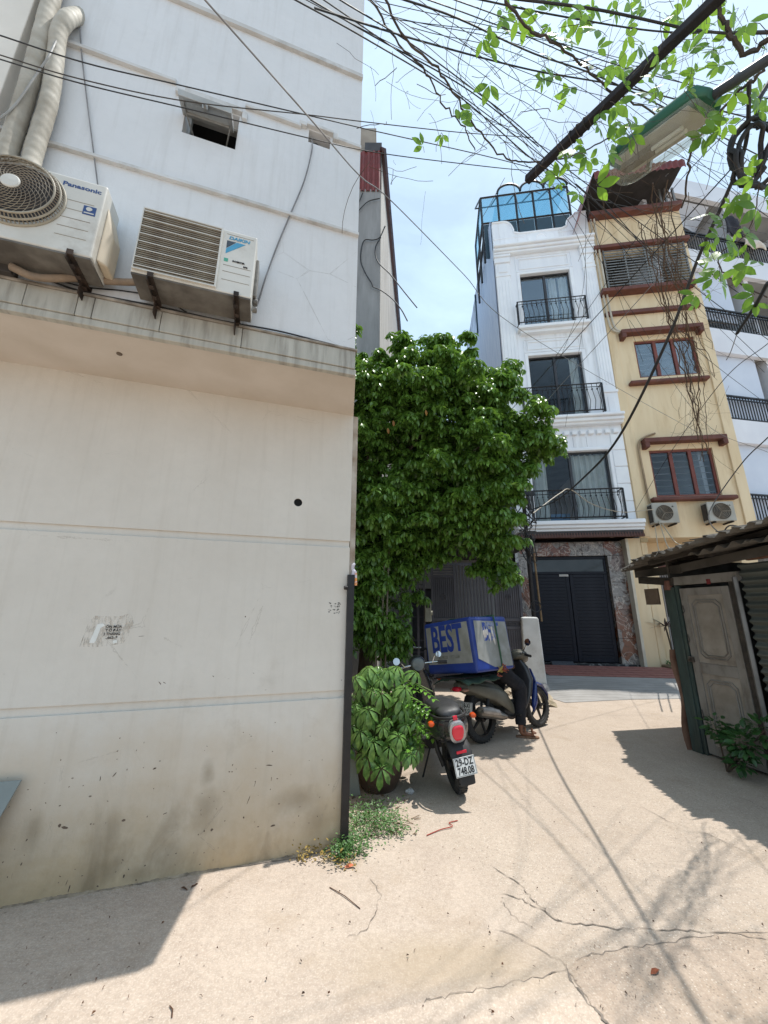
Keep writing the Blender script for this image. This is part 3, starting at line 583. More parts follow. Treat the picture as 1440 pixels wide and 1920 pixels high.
# --- insulated ducts and cables on the wall
TAPE = mat('duct_tape', rgb('#b9b3a6'), rgb('#a0998b'), 6, .75, .1, 40, dirt=rgb('#857b6c'))
def duct(path, r, rib=.022):
    P = spline(path, 40); Q = []; rs = []; acc = 0
    for i, p in enumerate(P):
        if i: acc += (p-P[i-1]).length
        Q.append(p); rs.append(r*(1+.012*math.sin(acc/rib*math.pi*.66)+.015*math.sin(acc*31)))
    return MB().tube(Q, rs, 12)
def up(px, py, off=.06): a, z = LF.sz(px, py, -OV-off); return (a, -OV-off, z)
q = lambda *p: [up(*a) for a in p]
m = duct(q((30, 320, .09), (12, 300, .09), (45, 190, .08), (72, 95, .08), (95, 5, .08), (115, -60, .08)), .052)
o = m.build('duct', TAPE, None, True); o.location = LF.P; o.rotation_euler = (0, 0, LF.rz); tag(o, 'taped grey insulated duct climbing straight up beside the pilaster', 'duct', 'insulated ducts on the plastered wall')
m = duct(q((58, 330, .09), (62, 290, .08), (92, 190, .08), (104, 110, .08), (110, 62, .09), (124, 38, .09))+[up(140, 32, .03), up(152, 30, -.05)], .050)
o = m.build('duct', TAPE, None, True); o.location = LF.P; o.rotation_euler = (0, 0, LF.rz); tag(o, 'taped grey insulated duct bending over into the plastered wall', 'duct', 'insulated ducts on the plastered wall')
m = duct(q((20, 500, .10), (70, 520, .09), (150, 522, .08), (215, 528, .06), (262, 528, .07), (300, 515, .12), (330, 500, .12)), .022, .014)
o = m.build('duct', mat('duct_tan', rgb('#8f7d6a'), rgb('#77685a'), 12, .8, .2, 60), None, True); o.location = LF.P; o.rotation_euler = (0, 0, LF.rz); tag(o, 'thin tan corrugated hose sagging between the two wall air conditioners', 'hose', 'insulated ducts on the plastered wall')
CBL = mat('cable_black', rgb('#1c1b1c'), rgb('#2b2a2a'), 9, .6); CBG = mat('cable_grey', rgb('#6d6b6b'), rgb('#8a8888'), 9, .6)
def wall_cable(name, pts, r, label, mt=CBL, cat='cable'):
    m = MB(); m.tube(spline([up(*p) for p in pts], 8), r, 5); o = m.build(name, mt, None, True); o.location = LF.P; o.rotation_euler = (0, 0, LF.rz); return tag(o, label, cat)
wall_cable('cable', [(585, 262, -.02), (584, 285, .02), (570, 340, .02), (545, 400, .015), (520, 460, .015), (498, 520, .02), (480, 575, .01), (455, 600, .01), (440, 590, .02)], .006, 'grey cable curving from the small vent down to the louvred air conditioner', CBG)
wall_cable('cable', [(150, 34, .02), (152, 90, .015), (162, 180, .015), (176, 290, .015), (183, 345, .02)], .0045, 'thin grey wire dropping down the wall above the round-fan unit', CBG)
wall_cable('cable', [(0, 480, .02), (60, 510, .02), (150, 545, .02), (300, 575, .025), (420, 602, .025), (520, 620, .025), (600, 640, .025), (662, 655, .025)], .006, 'black cable lying along the ledge under the wall air conditioners')
wall_cable('cable', [(30, 508, .03), (90, 520, .03), (160, 538, .02), (230, 545, .01), (300, 558, .02), (350, 585, .015)], .0045, 'thin black wire looped below the round-fan air conditioner')
wall_cable('cable', [(0, 222, .14), (30, 195, .14), (75, 130, .14), (92, 105, .15), (108, 72, .12), (128, 45, .1), (138, 25, .06)], .006, 'pale grey wire tied across the two insulated ducts', mat('wire_pale', rgb('#9b9994'), rgb('#8a8884'), 9, .6))
# black junction lump under the left unit
jb = thing('junction_box', 'small black junction box under the round-fan air conditioner at the left edge', 'junction box', LF.W(LF.sz(10, 495, -OV-.05)[0], -OV, LF.sz(10, 500, -OV-.05)[1]), LF.rz)
m = MB(); m.box(-.07, .05, -.07, -.004, -.05, .05); m.build('housing', DRK, jb, bevel=.006)
m = MB(); m.box(-.075, .055, -.078, -.0705, -.055, .055); m.build('cover', DRK, jb, bevel=.004)
# ================================================================== WHITE NARROW HOUSE
d_ = ray(1017, 1243); HP = CAM0 + d_*(11.5/d_.y)
HF = Frame(HP, 98.0)
WHT = mat('house_white', rgb('#eeeff1'), rgb('#e4e5e9'), 1.2, .8, .06, 60, dirt=rgb('#c3c2bf'), dscale=1.0, stretch=(2.6, 2.6, .33))
WH2 = mat('house_white_trim', rgb('#f0f1f2'), rgb('#e6e7ea'), 1.6, .75, .05, 60)
GLS = NT('window_glass'); 
_tr = GLS.n('ShaderNodeBsdfTransparent'); _tr.inputs[0].default_value = (.80, .83, .84, 1); _gl = GLS.n('ShaderNodeBsdfGlossy'); _gl.inputs['Roughness'].default_value = .03; _gl.inputs[0].default_value = (.9, .95, 1, 1)
_fr = GLS.n('ShaderNodeFresnel'); _fr.inputs[0].default_value = 1.55; _mx = GLS.n('ShaderNodeMixShader')
GLS.l(GLS.math('ADD', GLS.math('MULTIPLY', _fr.outputs[0], .38), .005), _mx.inputs[0]); GLS.l(_tr.outputs[0], _mx.inputs[1]); GLS.l(_gl.outputs[0], _mx.inputs[2]); GLS.l(_mx.outputs[0], GLS.out.inputs['Surface'])
GLASS = GLS.m
DKF = mat('dark_frame', rgb('#2b2a2d'), rgb('#353337'), 5, .45)
IRN = mat('black_iron', rgb('#161517'), rgb('#242224'), 6, .5, metal=.2)
ROOM = mat('room_grey', rgb('#55534f'), rgb('#403e3b'), 2, .9)
CURT = mat('curtain', rgb('#eceae4'), rgb('#dcd8d0'), 3, .9)
SL, SRt = -.37, 3.03
YEL0 = mat('yellow_wall', rgb('#e4cfac'), rgb('#dbc39d'), 1.3, .85, .08, 60, dirt=rgb('#bfa37c'), dscale=.9, stretch=(2.4, 2.4, .4))
Hh = thing('white_house', 'narrow four storey white house with moulded facade and three black balcony railings', 'house', (HP.x, HP.y, 0), HF.rz)
w3 = (.46, 2.165, 11.16, 13.50); w2 = (.46, 2.18, 7.72, 10.08); w1 = (.20, 2.545, 4.26, 6.53)
m = MB(); m.holed(SL, SRt, 3.95, 14.6, [w1, w2, w3], 0, .22)
m.add([(SL, 0, 3.95), (SL, 15, 3.95), (SL, 15, 14.6), (SL, 0, 14.6)], [(3, 2, 1, 0)]); m.add([(SRt, 0, 3.95), (SRt, 15, 3.95), (SRt, 15, 14.6), (SRt, 0, 14.6)], [(0, 1, 2, 3)])
m.add([(SL, 0, 14.6), (SRt, 0, 14.6), (SRt, 15, 14.6), (SL, 15, 14.6)], [(0, 1, 2, 3)]); m.add([(SL, 15, 0), (SRt, 15, 0), (SRt, 15, 14.6), (SL, 15, 14.6)], [(0, 1, 2, 3)])
m.build('wall', WHT, Hh)
for z in (7.3, 10.7, 14.2):
    m = MB(); m.box(SL+.02, SRt-.02, .25, 14.9, z, z+.12); m.build('floor_slab', ROOM, Hh)
def win_unit(T, w, yb, cols, frame, fw=.05, curtain=None, blue=False, glass=None):
    a, b, c, d = w; W = bpy.data.objects.new('window', None); col.objects.link(W); W.parent = T
    m = MB(); m.box(a, a+fw, yb, yb+.07, c, d); m.box(b-fw, b, yb, yb+.07, c, d); m.box(a+fw, b-fw, yb, yb+.07, c, c+fw); m.box(a+fw, b-fw, yb, yb+.07, d-fw, d); m.build('frame', frame, W)
    xs = [a+fw+(b-a-2*fw)*t for t in cols]
    for x in xs[1:-1]:
        m = MB(); m.box(x-fw*.75, x+fw*.75, yb-.01, yb+.06, c+fw, d-fw); m.build('mullion', frame, W)
    for i in range(len(xs)-1):
        m = MB(); m.box(xs[i]+(fw*.75 if i else 0), xs[i+1]-(fw*.75 if i < len(xs)-2 else 0), yb+.030, yb+.036, c+fw, d-fw); m.build('pane', glass or GLASS, W)
    if curtain:
        for u0, u1 in curtain:
            x0_, x1_ = a+(b-a)*u0, a+(b-a)*u1; nseg = max(16, int((x1_-x0_)*60))
            m = MB(); m.grid(lambda i, j: (x0_+(x1_-x0_)*i, yb+.16+.045*math.sin(i*(x1_-x0_)*34)+.02*math.sin(i*77), c+.05+(d-c-.1)*j), nseg, 1); m.build('curtain', CURT, W, True)
    return W
win_unit(Hh, w3, .1, [0, .5, 1], DKF, curtain=[(.60, .76), (.8, .97)]); win_unit(Hh, w2, .1, [0, .5, 1], DKF, curtain=[(.80, .96)])
win_unit(Hh, w1, .1, [0, .52, 1], DKF, curtain=[(.02, .22), (.52, .98)])
m = MB(); m.box(w1[0]+.5, w1[0]+1.2, .6, .62, w1[2]+.05, w1[2]+.4); m.build('blue_panel_inside', mat('blue_panel', rgb('#6f9cc4'), None, 3, .5), Hh)
for w_ in (w1, w2):
    m = MB(); m.box(w_[0]+.2, w_[0]+.9, 1.6, 2.2, w_[2]+.9, w_[2]+1.0); m.build('beam_inside', WHT, Hh)
def bx(name, mt, *b, bev=.01, T=None): m = MB(); m.box(*b); return m.build(name, mt, T or Hh, bevel=bev, seg=1)
# window surrounds
for w_, q in ((w3, .11), (w2, .11), (w1, .10)):
    m = MB(); a, b, c, d = w_; m.box(a-q, a-.002, -.035, .01, c, d+q); m.box(b+.002, b+q, -.035, .01, c, d+q); m.box(a-.002, b+.002, -.035, .01, d+.002, d+q); m.build('window_surround', WH2, Hh, bevel=.012, seg=1)
# flanking fluted pilasters
for a, b in ((SL+.0, .12), (2.62, SRt)):
    bx('pilaster', WH2, a-.004 if a < 0 else a, b if a < 0 else b+.004, -.07, .01, 8.55, 14.05)
    n_ = 4
    for k in range(n_):
        x = a+.07+(b-a-.14)*k/(n_-1); bx('flute', WH2, x-.018, x+.018, -.085, -.06, 8.75, 13.25, bev=.006)
    bx('capital', WH2, a-.03, b+.03, -.11, .01, 14.051, 14.28); bx('capital', WH2, a-.05, b+.05, -.15, .01, 14.281, 14.38); bx('capital_collar', WH2, a-.02, b+.02, -.09, .01, 13.45, 13.52)
    bx('capital_block', WH2, a+.08, b-.08, -.095, .01, 13.62, 13.92)
    bx('pedestal', WH2, a-.02, b+.02, -.10, .01, 7.60, 8.45); bx('pedestal_panel', WH2, a+.1, b-.1, -.115, -.05, 7.75, 8.3); bx('pedestal_cap', WH2, a-.04, b+.04, -.13, .01, 8.451, 8.549)
# panels above the windows
for z0, z1 in ((13.62, 14.3), (10.22, 10.75)):
    for q in (0, .12):
        m = MB(); a, b, c, d = .35+q, 2.3-q, z0+q*.9, z1-q*.9; t = .025
        if d-c < .1: continue
        m.box(a, b, -.025, .01, c, c+t); m.box(a, b, -.025, .01, d-t, d); m.box(a, a+t, -.025, .01, c+t, d-t); m.box(b-t, b, -.025, .01, c+t, d-t); m.build('panel_moulding', WH2, Hh)
# ledges / cornices
bx('balcony_sill', WH2, .18, 2.5, -.30, .01, 11.02, 11.13); bx('sill_moulding', WH2, .26, 2.42, -.18, .01, 10.90, 11.019)
for z, d in ((7.56, .34), (7.44, .26), (7.36, .18)): bx('cornice', WH2, SL-.03, SRt+.03, -d, .01, z-.0, z+.118 if z < 7.5 else z+.10, bev=.02)
k = 0
while k < 13:
    x = SL+.18+k*.245; bx('dentil', WH2, x, x+.16, -.10, .01, 7.06, 7.2, bev=.015); k += 1
for x in (.75, 1.15, 1.55, 1.95): bx('keystone_joint', mat('joint_grey', rgb('#b9bac0'), None, 3, .9), x, x+.012, -.004, .01, 6.66, 7.0, bev=0)
for z in (4.3, 4.85, 5.4, 5.95, 6.5):
    for a, b in ((SL, .08), (2.66, SRt)): bx('quoin', WH2, a-.003 if a < 0 else a, b if a < 0 else b+.003, -.03, .01, z+.012, z+.538, bev=.012)
for z, d, z2 in ((4.10, .42, 4.22), (4.0, .36, 4.099), (3.92, .30, 3.999)): bx('cornice', WH2, SL-.05, SRt+.05, -d, .3, z, z2, bev=.015)
for z, d, z2 in ((14.62, .30, 14.72), (14.5, .22, 14.619), (14.40, .16, 14.499)): bx('cornice', WH2, SL-.05, SRt+.05, -d, .01, z, z2, bev=.02)
# parapet with swept ends
pr = [(SL, 14.721), (SRt, 14.721), (SRt, 16.02)]
pr += [(2.62, 16.02)]+[(2.62-.34*math.sin(t), 15.46+.45*math.cos(t)-0) for t in [i*math.pi/2/6 for i in range(1, 7)]]+[(2.1, 15.38)]
pr += [(.62, 15.38)]+[(.40-.34*math.cos(t)+.0, 15.46+.45*math.sin(t)+.0) for t in [i*math.pi/2/6 for i in range(0, 6)]][:0]
pr += [(.40, 15.46)]+[(.40-.34*(1-math.cos(t)), 15.46+.56*math.sin(t)) for t in [i*math.pi/2/6 for i in range(1, 7)]]+[(SL, 16.02)]
m = MB(); m.prism(pr, -.02, .18); m.build('parapet', WHT, Hh)
pr2 = [(p[0], p[1]) for p in pr[2:]]
m = MB(); m.tube([(p[0], -.03, p[1]) for p in pr2], .035, 6); m.build('parapet_moulding', WH2, Hh, True)
for a, b in ((SL+.02, .75), (1.95, SRt-.02)):
    for z in (14.95, 15.22): bx('parapet_line', WH2, a, b, -.035, .01, z, z+.022, bev=0)
m = MB(); m.torus((1.35, -.03, 15.05), .19, .022, 26, 6); m.build('medallion', WH2, Hh, True)
m = MB(); m.prism([(.85, 14.73), (.9, 15.2), (1.05, 15.36), (1.65, 15.36), (1.8, 15.2), (1.85, 14.73)], -.03, .0); m.build('medallion_panel', WH2, Hh, bevel=.01)
# balcony railings with belly bars
def railing(T, a, b, z0, z1, out, y0=-.05):
    G = bpy.data.objects.new('balcony_railing', None); col.objects.link(G); G.parent = T
    m = MB(); r = .022
    for z in (z1, z0+.05):
        m.tube([(a, y0, z), (a, -out, z), (b, -out, z), (b, y0, z)], r, 4)
    m.tube([(a+.03, -out, z1-.12), (b-.03, -out, z1-.12)], .012, 4)
    for x in (a, b): m.box(x-.022, x+.022, -out-.022, -out+.022, z0-.02, z1+.0)
    m.build('rail', IRN, G)
    m = MB(); n = int((b-a)/.15)
    for k in range(1, n):
        x = a+(b-a)*k/n
        m.tube([(x, -out, z1), (x, -out, z1-.2), (x+.01, -out-.02, z1-.32), (x+.025, -out-.085, z0+(z1-z0)*.35), (x+.01, -out-.05, z0+.14), (x, -out, z0+.05)], .0095, 4)
        m.box(x-.02, x+.02, -out-.02, -out+.02, z1-.22, z1-.185)
    for x in (a, b):
        for k in range(1, 3): m.tube([(x, y0-(out+y0)*k/3, z1), (x, y0-(out+y0)*k/3, z0+.05)], .0095, 4)
    o = m.build('balusters', IRN, G); o['kind'] = 'stuff'
railing(Hh, .21, 2.44, 11.2, 12.1, .27); railing(Hh, .1, 2.52, 7.72, 8.70, .30); railing(Hh, .07, 2.62, 4.26, 5.16, .36)
# ground floor: recessed porch with marble piers and black double gate
MAR = NT('red_marble'); v = MAR.vec(); d1 = MAR.vor(MAR.vec((2.2, 2.2, 1.7)), 1.6, 'F1', 'Color'); ve = MAR.noise(v, 5, 8, .7, 1.5)
c = MAR.mix(MAR.ramp(MAR.sep(d1)[0], .42, .5), rgb('#7d4f3a'), rgb('#8b8580')); c = MAR.mix(MAR.ramp(ve, .5, .62), c, rgb('#4c3930')); c = MAR.mix(MAR.ramp(MAR.math('ABSOLUTE', MAR.math('SUBTRACT', MAR.noise(v, 2.2, 6, .6, 1.0), .5)), 0, .02, .8, 0), c, rgb('#cfc3b6'))
MAR.set(col=c, rough=.25, spec=.5); MAR = MAR.m
gy = .30
dz0, dz1 = .26, 3.22; da, db = .0, 2.13
for a, b in ((SL, da-.02), (db+.04, 2.62)):
    zc = .14
    while zc < 3.2:
        z2 = min(zc+.78, 3.68); bx('marble_slab', MAR, a, b, gy-.10, gy+.4, zc, z2-.006, bev=.004); zc += .78
for x in range(4): bx('marble_slab', MAR, SL+.62*x+.1*0, SL+.62*(x+1)-.006, gy-.08, gy+.4, 3.262, 3.68, bev=.004)
bx('marble_slab', MAR, SL+2.48, 2.62, gy-.08, gy+.4, 3.262, 3.68, bev=.004)
WD = mat('soffit_wood', rgb('#2c211d'), rgb('#3a2c26'), 3, .5)
bx('porch_soffit', WD, SL, SRt, -.30, gy+.4, 3.80, 3.919, bev=0); bx('porch_soffit_frame', mat('soffit_trim', rgb('#5b3a30'), None, 4, .6), SL+.0, SRt-.0, -.34, -.27, 3.72, 3.80, bev=0)
for k in range(44): bx('soffit_rib', mat('soffit_trim', rgb('#5b3a30')), SL+.03+k*.077, SL+.065+k*.077, -.355, -.341, 3.73, 3.85, bev=0)
for x in (.05, 1.2, 2.3): m = MB(); m.cyl((x, 0, 3.80), (x, 0, 3.765), .06, 14); m.build('downlight', mat('lamp_rim', rgb('#b09a86'), None, 4, .4), Hh)
bx('wall_return', YEL0, 2.70, SRt, -.02, .9, .1, 3.72, bev=0); bx('cream_trim', mat('trim_cream', rgb('#d3cab8'), rgb('#c2b8a5'), 3, .8), 2.622, 2.698, -.04, .5, .1, 3.72, bev=.006)
NVY = mat('gate_navy', rgb('#0d101b'), rgb('#131622'), 2, .5, .03, 60, spec=.3)
for i, (a, b) in enumerate(((da, (da+db)/2-.008), ((da+db)/2+.008, db))):
    G = bpy.data.objects.new('gate_leaf', None); col.objects.link(G); G.parent = Hh
    m = MB(); t = .10
    m.box(a, a+t, gy, gy+.06, dz0, 2.72); m.box(b-t, b, gy, gy+.06, dz0, 2.72); m.box(a+t, b-t, gy, gy+.06, dz0, dz0+t); m.box(a+t, b-t, gy, gy+.06, 2.72-t, 2.72); m.build('leaf_frame', NVY, G, bevel=.006, seg=1)
    me = MB().box(a+t, b-t, gy+.008, gy+.04, 0, .088).mesh('slat', NVY); nsl = 24; hs = (2.72-2*t-dz0)/nsl
    for k in range(nsl): linkcopy('slat', me, G, Matrix.Translation((0, .0, dz0+t+k*hs)) @ Matrix.Rotation(R(6), 4, 'X') if False else Matrix.Translation((0, 0, dz0+t+k*hs)))
bx('transom_bar', NVY, da, db, gy-.01, gy+.08, 2.725, 2.80, bev=.004)
bx('transom_glass', mat('transom_glass', rgb('#2f3234'), rgb('#3b3d3f'), 2, .12), da+.05, db-.05, gy+.03, gy+.05, 2.80, 3.17, bev=0)
bx('transom_frame', NVY, da, db, gy-.01, gy+.08, 3.17, 3.255, bev=.004); bx('transom_frame', NVY, da, da+.05, gy, gy+.08, 2.80, 3.17, bev=0); bx('transom_frame', NVY, db-.05, db, gy, gy+.08, 2.80, 3.17, bev=0)
bx('door_plate', mat('plate_white', rgb('#b8b4ae'), None, 4, .5), .78, 1.04, gy-.02, gy-.012, 2.66, 2.72, bev=0)
bx('threshold', mat('threshold_stone', rgb('#2a2a2c'), rgb('#8b8986'), 9, .4, thr=(.5, .6)), SL, 2.62, gy-.12, gy+.3, .02, .235, bev=.004)
bx('interior_back', ROOM, SL, SRt, 1.2, 1.3, 0, 3.9, bev=0)
# blue sheeting down the flank
BLF = NT('blue_flank'); v = BLF.vec((1, 9, .35)); c = BLF.mix(BLF.ramp(BLF.noise(v, 2.2, 7, .7), .35, .68), rgb('#9fb2d0'), rgb('#d8e0ec'))
x_, y_, z_ = BLF.sep(BLF.vec()); drip = BLF.noise(BLF.vec((1, 1.5, .0)), 1.6, 4, .6); dm = BLF.ramp(BLF.math('ADD', z_, BLF.math('MULTIPLY', drip, -7.0)), 12.6, 13.2, 0, .85)
c = BLF.mix(BLF.math('MULTIPLY', dm, BLF.ramp(BLF.noise(BLF.vec((1, 6, .3)), 2, 5), .45, .55)), c, rgb('#2b313b')); BLF.set(col=c, rough=.7)
BLF.bump(BLF.noise(v, 4, 6, .7), .3, .02)
kx = -math.tan(R(2.0)); m = MB()
for dx in (-.03, -.006): m.add([(SL+dx+kx*y, y, z) for y, z in ((.10, 3.9), (42, 3.9), (42, 17.0), (3.0, 17.0), (.10, 16.3))], [(4, 3, 2, 1, 0)])
m.build('side_sheeting', BLF.m, Hh)
# glazed steel canopy on the roof
CN = bpy.data.objects.new('roof_canopy', None); col.objects.link(CN); CN.parent = Hh
BG = NT('blue_glass'); BG.set(col=rgb('#6aa6c4'), rough=.08, trans=.0, spec=.8); BG.set(alpha=1.0)
_t = BG.n('ShaderNodeBsdfTransparent'); _t.inputs[0].default_value = (.70, .88, .95, 1); _m = BG.n('ShaderNodeMixShader'); _m.inputs[0].default_value = .20; BG.l(_t.outputs[0], _m.inputs[1]); BG.l(BG.b.outputs[0], _m.inputs[2]); BG.l(_m.outputs[0], BG.out.inputs['Surface']); BG = BG.m
cy = .55; ca, cb = -.62, 2.75
def cp(px, py, y=cy): a, z = HF.sz(px, py, y); return a, z
zA = cp(1000, 400)[1]; zB = 18.1; zC = 19.7
xsn = [ca, .05, .75, 1.42, 2.08, cb]
m = MB()
for x in xsn: m.tube([(x, cy, 14.8), (x, cy, zB)], .045, 4)
for x in xsn: m.tube([(x, cy, zB), (x, cy+1.5, zC-.2)], .04, 4)
for z in (16.75, zB): m.tube([(ca, cy, z), (cb, cy, z)], .045, 4)
for y in (1.6, 2.7): m.tube([(ca, y, 14.9), (ca, y, zB)], .045, 4)
for z in (15.9, 16.75, zB): m.tube([(ca, cy, z), (ca, 2.7, z)], .045, 4)
m.tube([(ca, cy+1.5, zC-.2), (cb, cy+1.5, zC-.2)], .035, 4)
m.build('steel_frame', IRN, CN)
for i in range(3):
    a, b = xsn[1]+(cb-xsn[1])*i/3, xsn[1]+(cb-xsn[1])*(i+1)/3
    arc = [((a+b)/2-(b-a)/2*math.cos(t), cy-.05, zB+.05+(b-a)*.48*math.sin(t)) for t in [math.pi*j/14 for j in range(15)]]
    m = MB(); m.tube(arc, .045, 5); m.build('arch', IRN, CN, True)
    m = MB(); m.add([arc[j] for j in range(15)]+[(p[0], p[1]+3.0, p[2]+.6) for p in arc], [(j, j+1, 16+j, 15+j) for j in range(14)]); m.build('arched_sheet', BG, CN, True)
for i in range(5):
    for z0, z1 in ((15.0, 16.7), (16.8, zB-.05)):
        m = MB(); m.box(xsn[i]+.05, xsn[i+1]-.05, cy+.01, cy+.02, z0, z1); m.build('pane', BG if z0 > 16 else mat('dark_pane', rgb('#16323f'), rgb('#1d3b48'), 2, .15), CN)
m = MB(); m.box(ca, cb, 4.2, 4.3, 14.6, 16.8); m.build('back_screen', mat('dark_pane', rgb('#16323f')), CN)
m = MB(); m.box(ca-.01, ca+.01, cy, 2.7, 16.8, zB-.05); m.build('pane', BG, CN)

# ================================================================== YELLOW HOUSE
YEL = mat('yellow_wall', rgb('#dccba9'), rgb('#d3c09b'), 1.3, .85, .08, 60, dirt=rgb('#c6b18c'), dscale=.9)
BRN = mat('brown_trim', rgb('#6e4136'), rgb('#5b352c'), 3, .7, .06, 50)
REDF = mat('window_red', rgb('#7a3d30'), rgb('#69342a'), 3, .55)
Y0, Y1 = SRt+.01, 6.12
Yh = thing('yellow_house', 'cream yellow house with brown ledges, two red framed windows and a red tin roof', 'house', (HP.x, HP.y, 0), HF.rz)
by = lambda name, mt, *b, bev=.01: bx(name, mt, *b, bev=bev, T=Yh)
yw2 = (3.84, 5.66, 8.96, 10.34); yw1 = (3.70, 5.46, 4.95, 6.44); bal = (3.30, 5.98, 12.42, 13.95)
m = MB(); m.holed(Y0, Y1, 3.72, 15.55, [yw1, yw2, bal], 0, .22)
m.add([(Y1, 0, 3.7), (Y1, 12, 3.7), (Y1, 12, 15.55), (Y1, 0, 15.55)], [(0, 1, 2, 3)]); m.add([(Y0, 0, 14.6), (Y0, 12, 14.6), (Y0, 12, 15.55), (Y0, 0, 15.55)], [(3, 2, 1, 0)])
m.add([(Y0, 12, 0), (Y1, 12, 0), (Y1, 12, 15.55), (Y0, 12, 15.55)], [(0, 1, 2, 3)]); m.add([(Y0, 0, 3.72), (Y1, 0, 3.72), (Y1, 2, 3.72), (Y0, 2, 3.72)], [(0, 1, 2, 3)])
m.build('wall', YEL, Yh)
for z in (7.5, 11.6, 14.8): by('floor_slab', ROOM, Y0+.02, Y1-.02, .25, 11.9, z, z+.12, bev=0)
for w_ in (yw1, yw2): win_unit(Yh, w_, .06, [0, .335, .665, 1], REDF, .065)
wins = [c_ for c_ in Yh.children if c_.name.startswith('window')]
for w_, W in zip((yw1, yw2), wins):
    m = MB()
    for k in range(7):
        z = w_[2]+.15+k*.2; m.tube([(w_[0]+.1, .13, z), (w_[1]-.1, .13, z)], .012, 4)
    o = m.build('security_bars', mat('bar_grey', rgb('#a8a8a8'), None, 3, .5), W); o['kind'] = 'stuff'
# lintels, sills, ledges
for z, a, b in ((10.52, 3.42, 5.86), (6.62, 3.52, 5.78)):
    by('lintel', BRN, a, b, -.24, .01, z, z+.14); by('lintel_end', BRN, a, a+.13, -.24, .01, z-.16, z-.001); by('lintel_end', BRN, b-.13, b, -.24, .01, z-.16, z-.001)
for z, a, b in ((8.66, 3.45, 5.74), (4.78, 3.48, 5.74)): by('sill', BRN, a, b, -.20, .01, z, z+.12, bev=.03)
by('ledge', BRN, Y0+.05, 6.0, -.12, .01, 11.36, 11.5); by('ledge', BRN, Y0-.02, 5.95, -.30, .01, 12.16, 12.30); by('ledge', BRN, Y0, Y1, -.20, .01, 14.1, 14.24); by('ledge', BRN, Y0+.02, Y1, -.25, .3, 15.55, 15.74)
by('corner_pier', YEL, 5.86, Y1+.02, -.06, .01, 3.75, 12.15, bev=.01); by('corner_pier', YEL, Y0+.02, 3.32, -.05, .01, 3.75, 11.3, bev=.01)
# barred loggia: frame posts, each horizontal bar
ST = mat('steel_grey', rgb('#8b8985'), rgb('#75736f'), 4, .5, metal=.5)
for x in (3.34, 4.02, 4.68, 4.76, 5.36, 5.94): by('loggia_post', ST, x-.025, x+.025, -.10, -.055, 12.31, 14.08, bev=0)
me = MB().box(3.34, 5.94, -.118, -.101, -.017, .017).mesh('loggia_bar', ST)
for k in range(15): linkcopy('loggia_bar', me, Yh, Matrix.Translation((0, 0, 12.42+k*.113)))
by('loggia_back', mat('loggia_wall', rgb('#5e564a'), None, 2, .9), Y0+.05, Y1-.05, 1.4, 1.5, 12.2, 14.1, bev=0)
by('laundry_red', mat('cloth_red', rgb('#8a2c3a'), None, 4, .9), 4.2, 4.75, .1, .2, 12.32, 12.55, bev=.02)
# roof terrace, posts, tin roof
RED = mat('tin_red', rgb('#7b2f28'), rgb('#652620'), 3, .55, stretch=(1, 1, 1), dirt=rgb('#4d2620'))
def corr(a, b, za, zb, y0, y1, pitch=.18, amp=.03):
    n = int((b-a)/pitch*6); return lambda i, j: (a+(b-a)*i, y0+(y1-y0)*j, za+(zb-za)*j+amp*math.sin(i*(b-a)/pitch*2*math.pi)), n
fa, fb = HF.sz(1112, 322, -.9)[0], HF.sz(1284, 304, -.9)[0]; zf = HF.sz(1200, 312, -.9)[1]
fn, nn = corr(fa, fb, zf, zf+1.3, -.9, 6.5); m = MB(); m.grid(fn, nn, 1); m.build('tin_roof', RED, Yh, True)
m = MB(); m.grid(lambda i, j: (fa+(fb-fa)*i, -.93+.02*math.sin(i*(fb-fa)/.18*2*math.pi), zf+.02-.34*(1-j)), nn, 1); m.build('roof_fascia', RED, Yh, True)
m = MB(); m.prism([(-.9, zf-.02), (6.5, zf+1.28), (6.5, 15.6), (.0, 15.6)], fa-.45, fa-.42, 'x') if False else m.add([(fa, -.92, zf), (fa, 6.5, zf+1.3), (fa-.75, 6.5, zf-1.1), (fa-.6, -.6, zf-1.7)], [(0, 1, 2, 3)]); m.build('roof_flank', RED, Yh)
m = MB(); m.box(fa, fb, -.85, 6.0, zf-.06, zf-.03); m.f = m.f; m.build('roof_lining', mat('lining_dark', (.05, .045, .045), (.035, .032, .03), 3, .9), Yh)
by('terrace_back', mat('terrace_dark', rgb('#3c3836'), None, 2, .9), Y0, Y1, 2.6, 2.7, 15.5, zf+.6, bev=0); by('terrace_side', mat('terrace_dark', rgb('#3c3836')), Y0, Y0+.1, .3, 2.6, 15.5, zf-.06, bev=0)
for x in (Y0+.1, 5.6, 5.78, Y1-.08): by('terrace_post', ST, x-.03, x+.03, -.05, .01, 15.75, zf-.06, bev=0)
# drain pipes
for dx in (0, .12):
    m = MB(); m.tube(spline([(Y0+.05+dx, -.12, 15.5), (Y0+.05+dx, -.12, 13.5), (Y0+.06+dx, -.12, 11.9), (Y0+.10+dx, -.12, 11.0), (Y0+.2+dx, -.12, 10.72), (Y0+.45+dx, -.1, 10.62)], 6), .032, 7); m.build('drain_pipe', mat('pipe_cream', rgb('#c9bfae'), rgb('#b5aa98'), 3, .6), Yh, True)
m = MB(); m.tube(spline([(5.0-1.05, -.04, 6.98), (3.62, -.05, 6.86), (3.42, -.05, 6.6), (3.42, -.05, 5.6), (3.44, -.05, 4.9), (3.5, -.08, 4.62)], 6), .03, 7); m.build('conduit', mat('conduit_tan', rgb('#a58e72'), rgb('#8c775d'), 4, .7), Yh, True)
